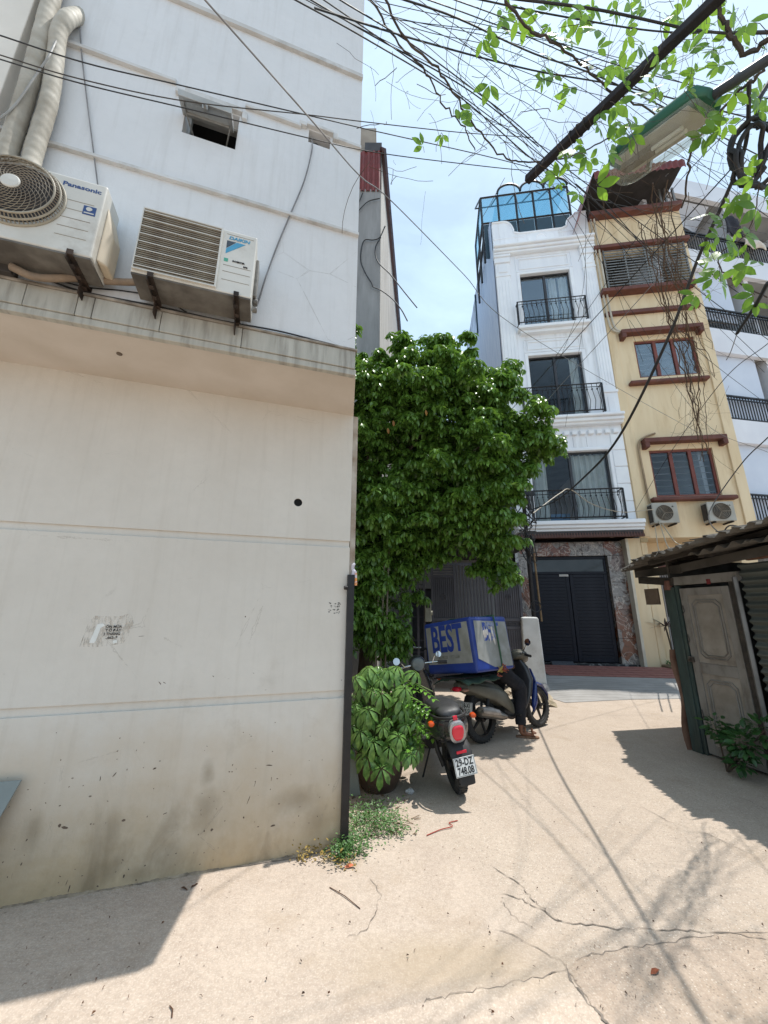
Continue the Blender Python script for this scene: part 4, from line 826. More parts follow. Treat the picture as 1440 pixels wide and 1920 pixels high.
# ground floor of the yellow house
by('gf_wall', YEL, Y0+.02, 3.22, .02, .6, .1, 3.7, bev=.01); by('gf_pier', YEL, 3.30, 3.55, .3, .9, .1, 3.3, bev=.01); by('gf_wall', YEL, 3.22, Y1, .9, 1.0, 3.0, 3.72, bev=0); by('gf_pier', YEL, 5.7, Y1, .2, 1.0, .1, 3.7, bev=.01)
by('gf_beam', BRN, 3.22, Y1, .7, .88, 2.85, 3.02)
by('soffit_trim', mat('trim_tan', rgb('#b59f78'), None, 3, .8), Y0, 3.25, -.02, .018, 3.60, 3.72)
GYG = mat('gate_grey', rgb('#8f8b89'), rgb('#7d7977'), 3, .6)
by('gf_gate_frame', GYG, 3.56, 3.64, .86, .92, .25, 2.8, bev=0)
me = MB().box(0, .035, .88, .9, .3, 2.78).mesh('gate_bar', GYG)
for k in range(30): linkcopy('gate_bar', me, Yh, Matrix.Translation((3.66+k*.066, 0, 0)))
by('gf_gate_rail', GYG, 3.64, 5.7, .85, .875, 1.30, 1.5, bev=0); by('gf_gate_rail', GYG, 3.64, 5.7, .85, .875, .25, .4, bev=0); by('gf_dark', DRK, 3.25, 5.7, 1.1, 1.2, .1, 3.0, bev=0)
by('number_plate', mat('plate_blue', rgb('#232a45'), None, 3, .5), 3.26, 3.42, .288, .297, 1.95, 2.08, bev=0)
tm = text_mb('9', .11, .001, .003); m = MB(); m.add(tm.v, tm.f, basis((3.34, .286, 2.015), (1, 0, 0), (0, 0, 1))); m.build('house_number', mat('paper_white', rgb('#e3e3df')), Yh)
m = MB(); m.lathe([(.001, 0), (.11, 0), (.12, .03), (.09, .05), (.001, .055)], 16, Matrix.Translation((3.22+1.75, .1, 3.62)) @ Matrix.Rotation(math.pi/2, 4, 'X')); m.build('wall_lamp', mat('lamp_maroon', rgb('#5e3128'), None, 3, .5), Yh, True)
m = MB(); m.tube([(5.0, -.1, 3.70), (5.0, .12, 3.70)], .02, 6); m.build('lamp_arm', ST, Yh)
# its two air conditioners
def far_ac(T, a, b, z0, z1, y0, fx, r, txt):
    m = MB(); m.box(a, b, y0, y0+.28, z0, z1); m.build('casing', mat('ac_far', rgb('#aca99f'), rgb('#9c988d'), 3, .6), T, bevel=.02)
    m = MB(); m.cyl((fx, y0-.002, (z0+z1)/2), (fx, y0-.006, (z0+z1)/2), r, 26); m.build('fan_well', DRK, T)
    m = MB()
    for k in range(6): m.torus((fx, y0-.015, (z0+z1)/2), r*(k+1)/6, .007, 24, 4)
    for k in range(3):
        a0 = 2*math.pi*k/3; m.tube([(fx, y0-.012, (z0+z1)/2), (fx+r*math.cos(a0), y0-.012, (z0+z1)/2+r*math.sin(a0))], .01, 4)
    o = m.build('fan_guard', GRL, T); o['kind'] = 'stuff'
    tm = text_mb(txt, .06, .001, .002); m = MB(); m.add(tm.v, tm.f, basis((b-.13, y0-.002, z1-.12), (1, 0, 0), (0, 0, 1))); m.build('brand_lettering', DRK, T)
    m = MB(); m.box(a-.006, a-.001, y0+.03, y0+.25, z0+.05, z1-.05); m.build('side_vent', DRK, T)
    for x in (a+.12, b-.12): m = MB(); m.box(x-.02, x+.02, y0-.02, y0+.37, z0-.045, z0-.002); m.build('bracket', BRK, T)
yo = -.40
s0, z1 = HF.sz(1221, 943, yo); s1, z0 = HF.sz(1276, 980, yo)
T = thing('air_conditioner', 'left one of two small air conditioners under the lower red framed window', 'air conditioner', (HP.x, HP.y, 0), HF.rz, 'air conditioner units on house walls'); far_ac(T, s0, s1, z0, z1, yo, s0+.36*(s1-s0)/.8+.0, .22, '▲')
s0, z1 = HF.sz(1324, 941, yo); s1, z0 = HF.sz(1383, 976, yo)
T = thing('air_conditioner', 'right one of two small air conditioners under the lower red framed window', 'air conditioner', (HP.x, HP.y, 0), HF.rz, 'air conditioner units on house walls'); far_ac(T, s0, s1, z0, z1, yo, s0+.34, .23, 'LG')
# ================================================================== WHITE BALCONY BUILDING (right edge)
BP = HF.W(5.9, .5, 0); BF = Frame(BP, 80.0)
BB = thing('balcony_building', 'white apartment building with four black railed balconies behind the yellow house', 'building', (BP.x, BP.y, 0), BF.rz)
bb = lambda name, mt, *b, bev=0: bx(name, mt, *b, bev=bev, T=BB)
BWH = mat('balcony_white', rgb('#dfe1e6'), rgb('#d6d8de'), 1.2, .8, .05, 60); BGR = mat('balcony_grey', rgb('#a9a8a6'), rgb('#9b9a98'), 1.5, .85)
X1 = 9.0
zs = lambda x, y, o=0: BF.sz(x, y, o)[1]
# slabs: top / bottom heights of each white band read on the facade plane
bands = [(zs(1345, 352), zs(1345, 380)), (zs(1345, 477), zs(1345, 510)), (zs(1385, 623), zs(1385, 665)), (zs(1410, 790), zs(1410, 832)), (zs(1432, 980), zs(1432, 1025))]
for zt_, zb_ in bands:
    bb('balcony_band', BWH, -.6, X1, -.02, .14, zb_, zt_); bb('balcony_floor', BGR, -.6, X1, .14, 1.7, zb_+.12, zb_+.3); 
bb('back_wall', BGR, -.6, X1, 1.7, 1.9, 0, bands[0][0]+.1); bb('side_wall', BWH, -.75, -.6, -.02, 9, 0, bands[0][0]+.1); bb('roof_slab', BWH, -.6, X1, .14, 9, bands[0][1]+.3, bands[0][0])
for x in (3.2, 6.6): bb('party_pier', BWH, x, x+.2, .14, 1.7, 0, bands[0][1]+.12)
for i in range(1, 5):
    zt_ = bands[i][0]; h = .92
    G = bpy.data.objects.new('balcony_railing', None); col.objects.link(G); G.parent = BB
    m = MB(); m.box(-.5, X1, .02, .08, zt_+h-.05, zt_+h); m.box(-.5, X1, .03, .07, zt_+.05, zt_+.09); m.box(-.5, X1, .03, .07, zt_+h-.16, zt_+h-.13); m.build('rail', IRN, G)
    me = MB().box(-.011, .011, .038, .062, zt_+.0, zt_+h-.05).mesh('bar', IRN)
    for k in range(int((X1+.5)/.115)):
        if k < 46: linkcopy('bar', me, G, Matrix.Translation((-.45+k*.115, 0, 0)))
# white roller blinds
BLD = mat('blind_white', rgb('#ccd3df'), rgb('#c2cad8'), 1, .6)
def blind(i, a, b, frac, y=.16):
    zt_, zb_ = bands[i][1]+.02, bands[i+1][0]; z0 = zt_-(zt_-zb_)*frac
    m = MB(); m.box(a, b, y, y+.012, z0, zt_); m.build('roller_blind', BLD, BB); m = MB(); m.box(a, b, y-.01, y+.022, z0-.04, z0); m.build('blind_bar', ST, BB)
blind(2, .3, 2.72, .99); blind(3, .3, 3.1, .97); blind(1, .3, 2.45, .80)
m = MB(); m.add([(.6, .2, bands[0][1]), (2.6, .2, bands[0][1]), (2.6, .9, bands[0][1]-.5), (.6, .5, bands[0][1]-.4)], [(0, 1, 2, 3)]); m.build('rolled_awning', BLD, BB)
bb('window_dark', mat('dark_opening', rgb('#26282b'), rgb('#1d1e20'), 2, .3), 1.9, 3.0, 1.66, 1.699, bands[2][0]+.1, bands[1][1]-.4)
for i in (2, 3): # small floodlights on the slab edge
    m = MB(); m.box(-.12, .05, -.12, -.021, bands[i][1]+.35, bands[i][1]+.50); m.box(-.09, .02, -.19, -.121, bands[i][1]+.37, bands[i][1]+.48); m.build('floodlight', BWH, BB, bevel=.015)
# things on the balconies
T = thing('air_conditioner', 'grey fan unit at the back of the uppermost balcony at right', 'air conditioner', (BP.x, BP.y, 0), BF.rz, 'air conditioner units on house walls')
sA, zA_ = BF.sz(1392, 428, 1.2); far_ac(T, sA-.42, sA+.42, zA_-.3, zA_+.3, 1.2, sA-.1, .23, ' ')
T = thing('air_conditioner', 'dark fan unit on the balcony behind the rolled awning, second floor from the top', 'air conditioner', (BP.x, BP.y, 0), BF.rz, 'air conditioner units on house walls')
sA, zA_ = BF.sz(1428, 548, 1.2); far_ac(T, sA-.42, sA+.42, zA_-.3, zA_+.3, 1.2, sA-.1, .23, ' ')
def cloth(name, px, py, w_, h, mt, label, off=-.06):
    a, z = BF.sz(px, py, off); t = thing(name, label, 'laundry', BF.W(a, off, z), BF.rz, 'laundry on the uppermost balcony')
    m = MB(); m.grid(lambda i, j: (w_*(i-.5), -.05*math.sin(j*3.0)-.03*math.sin(i*9+j*3), h*(j-1)+.04*math.sin(i*11)), 14, 8)
    o = m.build('fabric', mt, t, True); o.modifiers.new('s', 'SOLIDIFY').thickness = .02
cloth('hanging_shirt', 1368, 405, .75, .95, mat('cloth_black', rgb('#1e1d24'), rgb('#2b2a33'), 6, .9), 'black clothes hanging above the railing of the uppermost balcony', .06)
cloth('draped_towel', 1412, 450, 1.0, .38, mat('cloth_cream', rgb('#d6cdc0'), rgb('#b9ada0'), 6, .9), 'cream cloth draped over the railing of the uppermost balcony')

# ================================================================== GREY BUILDING WITH TIN TOP (behind the plastered house)
tp = atY(714, 355, 8.7); tz0 = tp.z; tz1 = atY(714, 285, 8.7).z
TF = Frame((tp.x, 8.7), 90.0)
TW = thing('grey_building', 'narrow grey cement building topped with red corrugated sheet, seen over the tree', 'building', (tp.x, 8.7, 0), 0)
CEM = mat('cement_grey', rgb('#8f8d8b'), rgb('#7e7c7a'), 1.4, .9, .12, 30, stretch=(3, 3, .5), dirt=rgb('#6c6a68'), dscale=.8)
CEW = mat('cement_sunlit_tone', rgb('#bdb8b0'), rgb('#a59f97'), 1.4, .9, .1, 30, stretch=(3, 3, .4))  # paler copy of the cement: the side's sunlight put into its colour
az6 = math.tan(R(5.9)); DL = 30
m = MB(); m.prism([(-4, 0), (0, 0), (az6*DL, DL), (-4, DL)], 0, tz0, 'z'); m.build('wall', CEM, TW)
m = MB(); m.add([(.004, 0, 0), (az6*DL+.004, DL, 0), (az6*DL+.004, DL, tz1-.2), (.004, 0, tz1-.2)], [(0, 1, 2, 3)]); m.build('sunlit_side_face', CEW, TW)
me = MB().grid(lambda i, j: (-.16+.16*i, -.02+.03*math.sin(i*2*math.pi), tz0-.1+(tz1-tz0+.1)*j), 8, 1).mesh('tin_strip', RED, True)
for k in range(24): linkcopy('tin_strip', me, TW, Matrix.Translation((-.16*k-.02, 0, 0)))
m = MB(); m.box(-3.98, .02, .02, .1, tz0-.05, tz1); m.build('tin_backing', DRK, TW)
GUT = mat('gutter_maroon', rgb('#4a2725'), rgb('#38201f'), 3, .5)
m = MB(); m.tube([(.0, -.05, tz1+.0), (.06, -.05, tz1+.02), (az6*DL+.06, DL, tz1+.02)], .10, 4); m.build('gutter', GUT, TW)
m = MB(); m.box(-.5, .02, -.03, .1, tz1+.001, tz1+.35); m.build('ridge_box', mat('ridge_dark', rgb('#3f3a3a'), None, 3, .6), TW); m = MB(); m.box(-1.2, -.16, .11, .6, tz1-.2, tz1+1.2); m.build('stair_head', mat('stair_tan', rgb('#9c9184'), rgb('#877c70'), 2, .9), TW)
for px in ([(688, 400), (680, 430), (674, 500), (672, 410)],): pass
TWc = lambda px, py, o=-.06: Vector(((lambda q: (q.x-tp.x, q.y-8.7, q.z))(atY(px, py, 8.7+o))))
for pts, lb in (([(712, 372), (690, 378), (672, 395), (655, 410), (641, 425), (648, 415), (672, 380), (680, 362)], 'loop'), ([(722, 424), (712, 445), (700, 450), (682, 452), (676, 485), (684, 510), (698, 533), (700, 538), (715, 545), (735, 560), (752, 580), (764, 602)], 'a'), ([(714, 445), (704, 465), (708, 490), (732, 515), (760, 550), (782, 577)], 'b')):
    m = MB(); m.tube(spline([TWc(*p) for p in pts], 6), .018, 4); m.build('loose_cable', CBL, TW, True)

# ================================================================== RAMP, TILE STRIP, GRATING
RAM = NT('ramp_concrete'); g = RAM.world(); c = RAM.mix(RAM.ramp(RAM.noise(g, 1.5, 7, .6), .3, .7), rgb('#a3a09c'), rgb('#8d8a86'))
x_, y_, z_ = RAM.sep(g); ln = RAM.n('ShaderNodeTexWave'); ln.bands_direction = 'Y'; ln.inputs['Scale'].default_value = 1.9; ln.inputs['Distortion'].default_value = 2.2; ln.inputs['Detail'].default_value = 3; RAM.l(g, ln.inputs['Vector'])
c = RAM.mix(RAM.ramp(ln.outputs['Fac'], .0, .16, .4, 0), c, rgb('#6d6a66')); RAM.set(col=c, rough=.9, spec=.2); RAM.bump(RAM.noise(g, 14, 6, .65), .4, .02)
q = [gnd(988, 1296), gnd(1060, 1318), gnd(1180, 1312), gnd(1290, 1310), Vector((8.6, 7.0, 0))]
e1 = HF.W(SL-.6, -1.75, .17); e2 = HF.W(5.5, -1.75, .17)
top = [e1, e1.lerp(e2, .25), e1.lerp(e2, .5), e1.lerp(e2, .75), e2]
m = MB(); m.add([(p.x, p.y, .006) for p in q]+[tuple(p) for p in top], [(i, i+1, 6+i, 5+i) for i in range(4)])
struct(m.build('ramp', RAM.m))
m = MB(); m.add([(p.x, p.y, p.z-.004) for p in (HF.W(SL-.6, -1.75, .17), HF.W(6.2, -1.75, .17), HF.W(6.2, 1.2, .12), HF.W(SL-.6, 1.2, .12))], [(0, 1, 2, 3)]); struct(m.build('porch_floor', mat('porch_cement', rgb('#8a8681'), rgb('#77736e'), 2, .9)))
TIL = mat('red_tile', rgb('#96645a'), rgb('#85564d'), 3, .8, .1, 50, dirt=rgb('#6f5148'), dscale=3)
strip = bpy.data.objects.new('tile_strip', None); col.objects.link(strip); strip.location = (HP.x, HP.y, 0); strip.rotation_euler = (0, 0, HF.rz); struct(strip)
me = MB().box(.004, .296, .004, .296, 0, .012).mesh('tile', TIL)
for i in range(16):
    for j in range(5): linkcopy('tile', me, strip, Matrix.Translation((SL+.1+i*.3, -1.70+j*.3, .166+random.uniform(-.001, .002)+.012*j)))
gt = thing('drain_grating', 'small rectangular iron drain grating set in the grey ramp', 'grating', (0, 0, 0))
c0 = gnd(1236, 1283, .10); gt.location = c0; gt.rotation_euler = (R(4.5), 0, R(-8))
m = MB(); m.box(-.28, .28, -.2, -.16, 0, .02); m.box(-.28, .28, .16, .2, 0, .02); m.box(-.28, -.24, -.16, .16, 0, .02); m.box(.24, .28, -.16, .16, 0, .02); m.build('frame', BRK, gt)
me = MB().box(-.014, .014, -.16, .16, .0, .016).mesh('grate_bar', BRK)
for k in range(9): linkcopy('grate_bar', me, gt, Matrix.Translation((-.2+k*.05, 0, 0)))
mt_ = thing('metal_ramp_plate', 'grey metal plate lying on the black threshold of the navy gate', 'plate', HF.W(.55, -.06, .20), HF.rz)
Mx = Matrix.Rotation(R(22), 4, 'X'); m = MB(); m.box(-.3, .3, -.2, .2, 0, .02, Mx); m.build('sheet', mat('plate_grey', rgb('#55575c'), rgb('#484a4f'), 5, .5), mt_, bevel=.004)
m = MB(); [m.box(-.28+.1*k, -.24+.1*k, -.18, .18, .021, .026, Mx) for k in range(6)]; o = m.build('tread_ribs', mat('plate_grey', rgb('#55575c')), mt_); o['kind'] = 'stuff'

# ================================================================== GATE UNDER THE TREE, PILLAR, HOUSE BEHIND
GF = Frame((.30, 9.1), 94.0)
gs = lambda px, py: GF.sz(px, py)
GM2 = mat('gate_metal', rgb('#5d5b60'), rgb('#4e4c52'), 3, .6, .05, 50, metal=.3)
GT = thing('metal_gate', 'grey folding metal gate with ribbed panels standing in the shade of the tree', 'gate', GF.P, GF.rz)
top_z = 2.72
def gpanel(a, b, decor=True):
    G = bpy.data.objects.new('gate_panel', None); col.objects.link(G); G.parent = GT
    m = MB(); t = .055; m.box(a, a+t, -.03, .03, .18, top_z); m.box(b-t, b, -.03, .03, .18, top_z)
    for z0, z1 in ((.18, .26), (1.25, 1.31), (1.42, 1.48), (2.38, 2.44), (top_z-.06, top_z)): m.box(a+t, b-t, -.028, .028, z0, z1)
    m.build('panel_frame', GM2, G)
    me = MB().box(a+t, b-t, -.02, .01, 0, .03).mesh('louvre', GM2)
    for k in range(3): linkcopy('louvre', me, G, Matrix.Translation((0, 0, 2.47+k*.065)))
    n = max(4, int((b-a-2*t)/.045)); me = MB().box(.008, .037, -.015, .0, 0, 1).mesh('rib', GM2)
    for k in range(n):
        x = a+t+(b-a-2*t)*k/n
        linkcopy('rib', me, G, Matrix.Translation((x, 0, 1.48)) @ Matrix.Diagonal((1, 1, .90, 1))); linkcopy('rib', me, G, Matrix.Translation((x, 0, .26)) @ Matrix.Diagonal((1, 1, .99, 1)))
    m = MB(); m.box(a+t, b-t, .004, .008, .26, 2.38); m.build('backing_sheet', mat('gate_sheet', rgb('#504e53'), None, 2, .6), G)
    m = MB(); cx = (a+b)/2; m.torus((cx, -.03, 1.95), .06, .007, 16, 4); m.torus((cx, -.03, 1.95), .03, .006, 12, 4)
    for k in range(5): m.torus((a+t+(b-a-2*t)*(k+.5)/5, -.026, 1.365), .03, .007, 10, 4)
    m.build('scrollwork', GM2, G)
a0 = gs(808, 1100)[0]; a1 = gs(855, 1100)[0]; a2 = gs(926, 1100)[0]; a3 = gs(976, 1100)[0]
gpanel(a0, a1); gpanel(a2, a3)
for z0, z1 in ((top_z-.06, top_z), (1.42, 1.48), (.18, .26)):
    m = MB(); m.box(a1+.002, a2-.002, -.02, .02, z0, z1); m.build('centre_rail', GM2, GT)
me = MB().box(0, .035, -.02, .02, .26, top_z-.06).mesh('upright', GM2); n = int((a2-a1)/.075)
for k in range(n): linkcopy('upright', me, GT, Matrix.Translation((a1+.02+(a2-a1-.04)*k/n, 0, 0)))
# wire-mesh grille to the left
gl = gs(745, 1100)[0]; GL = thing('grille_fence', 'thin dark steel grille fence left of the metal gate under the tree', 'fence', GF.P, GF.rz)
me = MB().box(-.008, .008, -.008, .008, .1, 2.25).mesh('upright', GM2)
for k in range(5): linkcopy('upright', me, GL, Matrix.Translation((gl+.02+k*.15, 0, 0)))
me = MB().box(gl, gl+.64, -.006, .006, -.008, .008).mesh('crossbar', GM2)
for z in (.4, .75, 1.0, 1.5, 1.75, 2.0, 2.22): linkcopy('crossbar', me, GL, Matrix.Translation((0, .0, z)))
for x in (gs(783, 1100)[0], gs(795, 1100)[0]): m = MB(); m.box(x-.025, x+.025, -.03, .03, 0, 3.2); m.build('post', GM2, GL)
eb = thing('electric_meter_box', 'pale electric meter box strapped to the fence post under the tree', 'meter box', GF.W(gs(802, 1145)[0], -.05, gs(802, 1145)[1]), GF.rz)
m = MB(); m.box(-.07, .07, -.16, 0, -.24, .22); m.build('box', mat('meter_cream', rgb('#a39f8e'), rgb('#8e8a79'), 4, .6), eb, bevel=.015)
m = MB(); m.box(-.045, .045, -.165, -.161, .06, .16); m.build('window', DRK, eb); m = MB(); m.cyl((.07, -.08, -.05), (.1, -.08, -.05), .05, 10); m.build('gland', mat('meter_cream', rgb('#a39f8e')), eb)
# house behind the gate, mostly hidden by the tree
Bk = thing('shaded_house', 'dark grey house front behind the gate, almost hidden by the tree', 'house', (.35, 11.9, 0), R(-4))
m = MB(); m.holed(-.4, 3.35, 0, 6.2, [(.5, 1.3, .2, 2.3), (1.8, 2.8, 3.4, 4.8)], 0, .3); m.add([(-.4, 0, 6.2), (3.35, 0, 6.2), (3.35, 3, 6.2), (-.4, 3, 6.2)], [(0, 1, 2, 3)]); m.build('wall', CEM, Bk)
m = MB(); m.box(.5, 1.3, .25, .3, .2, 2.3); m.build('door', DKF, Bk); m = MB(); m.box(1.8, 2.8, .25, .3, 3.4, 4.8); m.build('window', DKF, Bk)
m = MB(); m.box(-.4, 3.3, -2.6, -.0, 3.15, 3.25); m.build('porch_roof', mat('porch_dark', rgb('#3d3835'), None, 2, .8), Bk)
# white plastered pillar
PLL = thing('gate_pillar', 'short white plastered pillar between the metal gate and the navy gate', 'pillar', GF.P, GF.rz)
pa_, pb_ = GF.sz(983, 1200)[0]-.05, GF.sz(1009, 1200)[0]+.02
WPL = mat('pillar_white', rgb('#d6d5d2'), rgb('#c4c3bf'), 2.5, .85, .3, 22, dirt=rgb('#aaa69f'), dscale=2)
zp = GF.sz(995, 1157)[1]
m = MB(); m.loft([[(pa_-.02*t, -.12, z), (pb_+.06*t, -.12, z), (pb_+.06*t, .5, z), (pa_-.02*t, .5, z)] for z, t in ((0, 1), (.25, .8), (zp-.06, 0), (zp, -.3))]); m.build('shaft', WPL, PLL, bevel=.03, seg=3)
m = MB(); m.loft([sring(((pa_+pb_)/2, .1, z), (pb_-pa_)*.5*k+.12, .34*k, 12, 3, (1, 0, 0), (0, 1, 0)) for z, k in ((0, 1.15), (.10, 1.05), (.16, .9))]); m.build('footing', CEM, PLL, bevel=.02)
stn = thing('rubble_stone', 'pale lump of rubble at the foot of the white pillar', 'stone', gnd(1000, 1318)); rs_ = random.Random(3)
bmx = bmesh.new(); bmesh.ops.create_icosphere(bmx, subdivisions=3, radius=1)
for v in bmx.verts: v.co = Vector((v.co.x*.42, v.co.y*.75, max(-.02, v.co.z*.16)))*(1+.12*math.sin(v.co.x*9+v.co.y*5)+.08*rs_.uniform(-1, 1))
me = bpy.data.meshes.new('lump'); bmx.to_mesh(me); bmx.free(); me.materials.append(mat('rubble', rgb('#b8a894'), rgb('#93866f'), 4, .95, .4, 24)); o = bpy.data.objects.new('lump', me); col.objects.link(o); o.parent = stn; o.location = (0, .35, 0)
# utility pole with cable tangle at the tree's right edge
UP = thing('utility_pole', 'dark utility pole wrapped in tangled cables at the right edge of the tree', 'utility pole', (atY(987, 1000, 9.75).x, 9.75, 0))
m = MB(); m.tube([(0, 0, 0), (0, 0, 4.85)], [.055, .05], 10); m.build('shaft', mat('pole_dark', rgb('#3a3432'), rgb('#2b2726'), 4, .85, .2, 40), UP, True)
m = MB(); m.box(-.12, .30, -.06, .06, 4.6, 4.72); m.box(.1, .16, -.04, .04, 4.2, 4.6); m.build('crossarm', BK, UP)
for k in range(14):
    m = MB(); z = random.uniform(3.2, 4.6); P = [Vector((random.uniform(-.28, .25), random.uniform(-.25, .05), z+random.uniform(-.5, .35))) for _ in range(5)]
    m.tube(spline(P, 6), random.uniform(.008, .016), 4); m.build('tangled_cable', CBL, UP, True)
m = MB(); m.torus((.02, -.14, 1.75), .13, .012, 20, 5); m.torus((.0, -.15, 1.72), .10, .012, 20, 5); m.build('cable_coil', CBL, UP)
m = MB(); m.tube([(.16, -.05, 1.4), (.12, -.05, 3.2)], .025, 6); m.build('bamboo_stake', mat('stake_tan', rgb('#8b7152'), rgb('#6e583e'), 5, .8), UP)
# grey plank leaning behind the steel post
pk = thing('grey_plank', 'grey metal plank leaning behind the steel post beside the potted plant', 'plank', LF.W(2.2, .75, 0), 0)
m = MB(); m.box(-.05, .05, -.012, .012, 0, 1.75, Matrix.Rotation(R(-9), 4, 'Y')); m.build('board', mat('board_grey', rgb('#7f8785')), pk, bevel=.003)
# ================================================================== SHED ON THE RIGHT
SF = Frame(gnd(1310, 1410), 168.56)
SH = thing('lean_to_shed', 'makeshift shed with old panelled door and corrugated cement roof at the right edge', 'shed', SF.P, SF.rz)
bs = lambda name, mt, *b, bev=.004: bx(name, mt, *b, bev=bev, T=SH)
TEAL = mat('post_teal', rgb('#3b4a45'), rgb('#2c3733'), 5, .8, .25, 40, stretch=(3, 3, .5), dirt=rgb('#5b5a4c'))
OLD = mat('door_old', rgb('#86817a'), rgb('#726c64'), 3, .75, .15, 40, stretch=(2, 2, .8), dirt=rgb('#544a3e'), dscale=3)
OLD2 = mat('door_old_panel', rgb('#938b80'), rgb('#7d7468'), 4, .75, .15, 40, dirt=rgb('#5d5246'), dscale=2.5)
CORW = mat('cement_sheet', rgb('#625d55'), rgb('#4d4841'), 3, .9, .25, 40, dirt=rgb('#3c3831'), dscale=1.4)
CORG = mat('green_sheet', rgb('#5d6059'), rgb('#4c4f49'), 2.5, .7, .1, 40, stretch=(.6, 1, 3), dirt=rgb('#39382f'), dscale=1.2)
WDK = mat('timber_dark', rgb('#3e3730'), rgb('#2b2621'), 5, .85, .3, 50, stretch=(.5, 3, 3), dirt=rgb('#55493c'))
# corner post of teal boards
bs('corner_post', TEAL, -.05, .085, -.035, .06, 0, 1.93)
bs('post_batten', TEAL, .086, .125, -.02, .05, 0, 1.95)
m = MB(); m.tube([(-.0, -.015, 1.90), (.01, -.02, 2.02)], [.05, .04], 10); m.build('post_stub', mat('terracotta', rgb('#7d5546'), rgb('#65443a'), 6, .9), SH)
# door: stiles, rails, two raised panels
DR = bpy.data.objects.new('door', None); col.objects.link(DR); DR.parent = SH; DR.location = (.14, -.01, .03)
dw, dh = .60, 1.88
for n_, b in (('stile', (0, .085, 0, .04, 0, dh)), ('stile', (dw-.085, dw, 0, .04, 0, dh)), ('rail', (.085, dw-.085, 0, .04, 0, .10)), ('rail', (.085, dw-.085, 0, .04, .88, 1.0)), ('rail', (.085, dw-.085, 0, .04, dh-.09, dh))):
    m = MB(); m.box(*b); m.build(n_, OLD, DR, bevel=.004)
for z0, z1 in ((.10, .88), (1.0, dh-.09)):
    m = MB(); m.box(.085, dw-.085, .012, .035, z0, z1); m.build('panel', OLD2, DR)
    a, b = .13, dw-.13; c, d = z0+.06, z1-.06; ch = .05
    for s_ in (0, .028):
        a2, b2, c2, d2 = a+s_, b-s_, c+s_, d-s_
        P = [(a2+ch, .006, c2), (b2-ch, .006, c2), (b2, .006, c2+ch), (b2, .006, d2-ch), (b2-ch, .006, d2), (a2+ch, .006, d2), (a2, .006, d2-ch), (a2, .006, c2+ch), (a2+ch, .006, c2)]
        m = MB(); m.tube(P, .008, 5); m.build('panel_moulding', OLD, DR)
m = MB(); m.box(-.02, .04, -.03, 0, 1.0, 1.06); m.cyl((.01, -.035, 1.02), (.01, -.055, 1.02), .018, 8); m.build('hasp', mat('brass_dull', rgb('#77746c'), rgb('#4c4039'), 12, .5, metal=.5), DR)
for z in (.35, 1.2, 1.55):
    m = MB(); m.tube([(-.005, -.012, z), (.03, -.014, z+.05), (.02, -.012, z+.12)], .006, 4); m.build('bent_wire', DRK, DR)
bs('door_head', OLD, .08, .86, -.02, .06, 1.955, 2.06); bs('red_tag', mat('tag_red', rgb('#7a2b2b'), None, 5, .8), .52, .57, -.028, -.021, 1.94, 2.0)
bs('jamb', WDK, .75, .80, -.01, .06, 0, 1.95); 
m = MB(); m.tube([(.84, -.03, 0), (.84, -.02, 2.0)], .026, 8); m.build('steel_pipe', mat('pipe_zinc', rgb('#7b7a78'), rgb('#62605d'), 4, .5, metal=.5), SH, True)
# green corrugated wall beside it, open gap below filled with dark boards as its shade, low rail
m = MB(); m.grid(lambda i, j: (.87+2.6*j, .03+.022*math.sin(i*2*math.pi*16), .78+1.36*i), 130, 1); m.build('corrugated_wall', CORG, SH, True)
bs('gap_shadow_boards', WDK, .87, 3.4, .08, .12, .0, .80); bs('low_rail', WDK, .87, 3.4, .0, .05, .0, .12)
bs('stud', OLD, .90, .95, .0, .028, .1, .80); 
# far end wall of rusty sheet curling out past the post
RST = mat('rusty_sheet', rgb('#6b4a3b'), rgb('#8a6a55'), 4, .85, .3, 40, dirt=rgb('#3f2e26'))
m = MB(); m.grid(lambda i, j: (-.09-.03*math.sin(j*9)+.02*math.sin(i*40), -.06+1.9*i, 0+1.15*j+.0), 60, 12); m.build('rusty_end_sheet', RST, SH, True)
bs('end_wall', CORW, -.05, -.02, .06, 2.6, 0, 2.3, bev=0); bs('back_wall', CORW, -.05, 3.4, 2.6, 2.65, 0, 2.9, bev=0); bs('near_wall', CORW, 3.40, 3.44, .06, 2.6, 0, 2.6, bev=0)
# roof: corrugated cement sheets, the skewed eave hangs out over the lane
wv = .146
def rz_(x, y): return 2.2225+.16*y+.103*(x+1.0)+.0023
def sheet(x0_, x1_, ya_, yb2, y1, dz, ragged=.05):
    n = int((x1_-x0_)/wv*8); rg = [random.uniform(-ragged, ragged) for _ in range(n+1)]
    def f(i, j):
        x = x0_+(x1_-x0_)*i; ye = ya_+(yb2-ya_)*i+rg[min(n, int(i*n+.5))]*(.4+.6*(int(i*n) % 8 > 3)); y = ye if j == 0 else ye+(y1-ye)*j
        return (x, y, rz_(x, y)+dz+.024*math.sin(x/wv*2*math.pi))
    m = MB(); m.grid(f, n, 6); o = m.build('roof_sheet', CORW, SH, True); o.modifiers.new('s', 'SOLIDIFY').thickness = .008
sheet(-1.0, .02, .22, -.46, 1.6, 0); sheet(-.06, .58, -.50, -.70, 1.6, .018); sheet(.52, 1.2, -.70, -.92, 1.6, .0); sheet(1.13, 2.1, -.76, -.80, 1.6, .02); sheet(2.03, 3.0, -.80, -.78, 1.6, 0); sheet(2.95, 3.6, -.7, -.7, 1.6, .02)
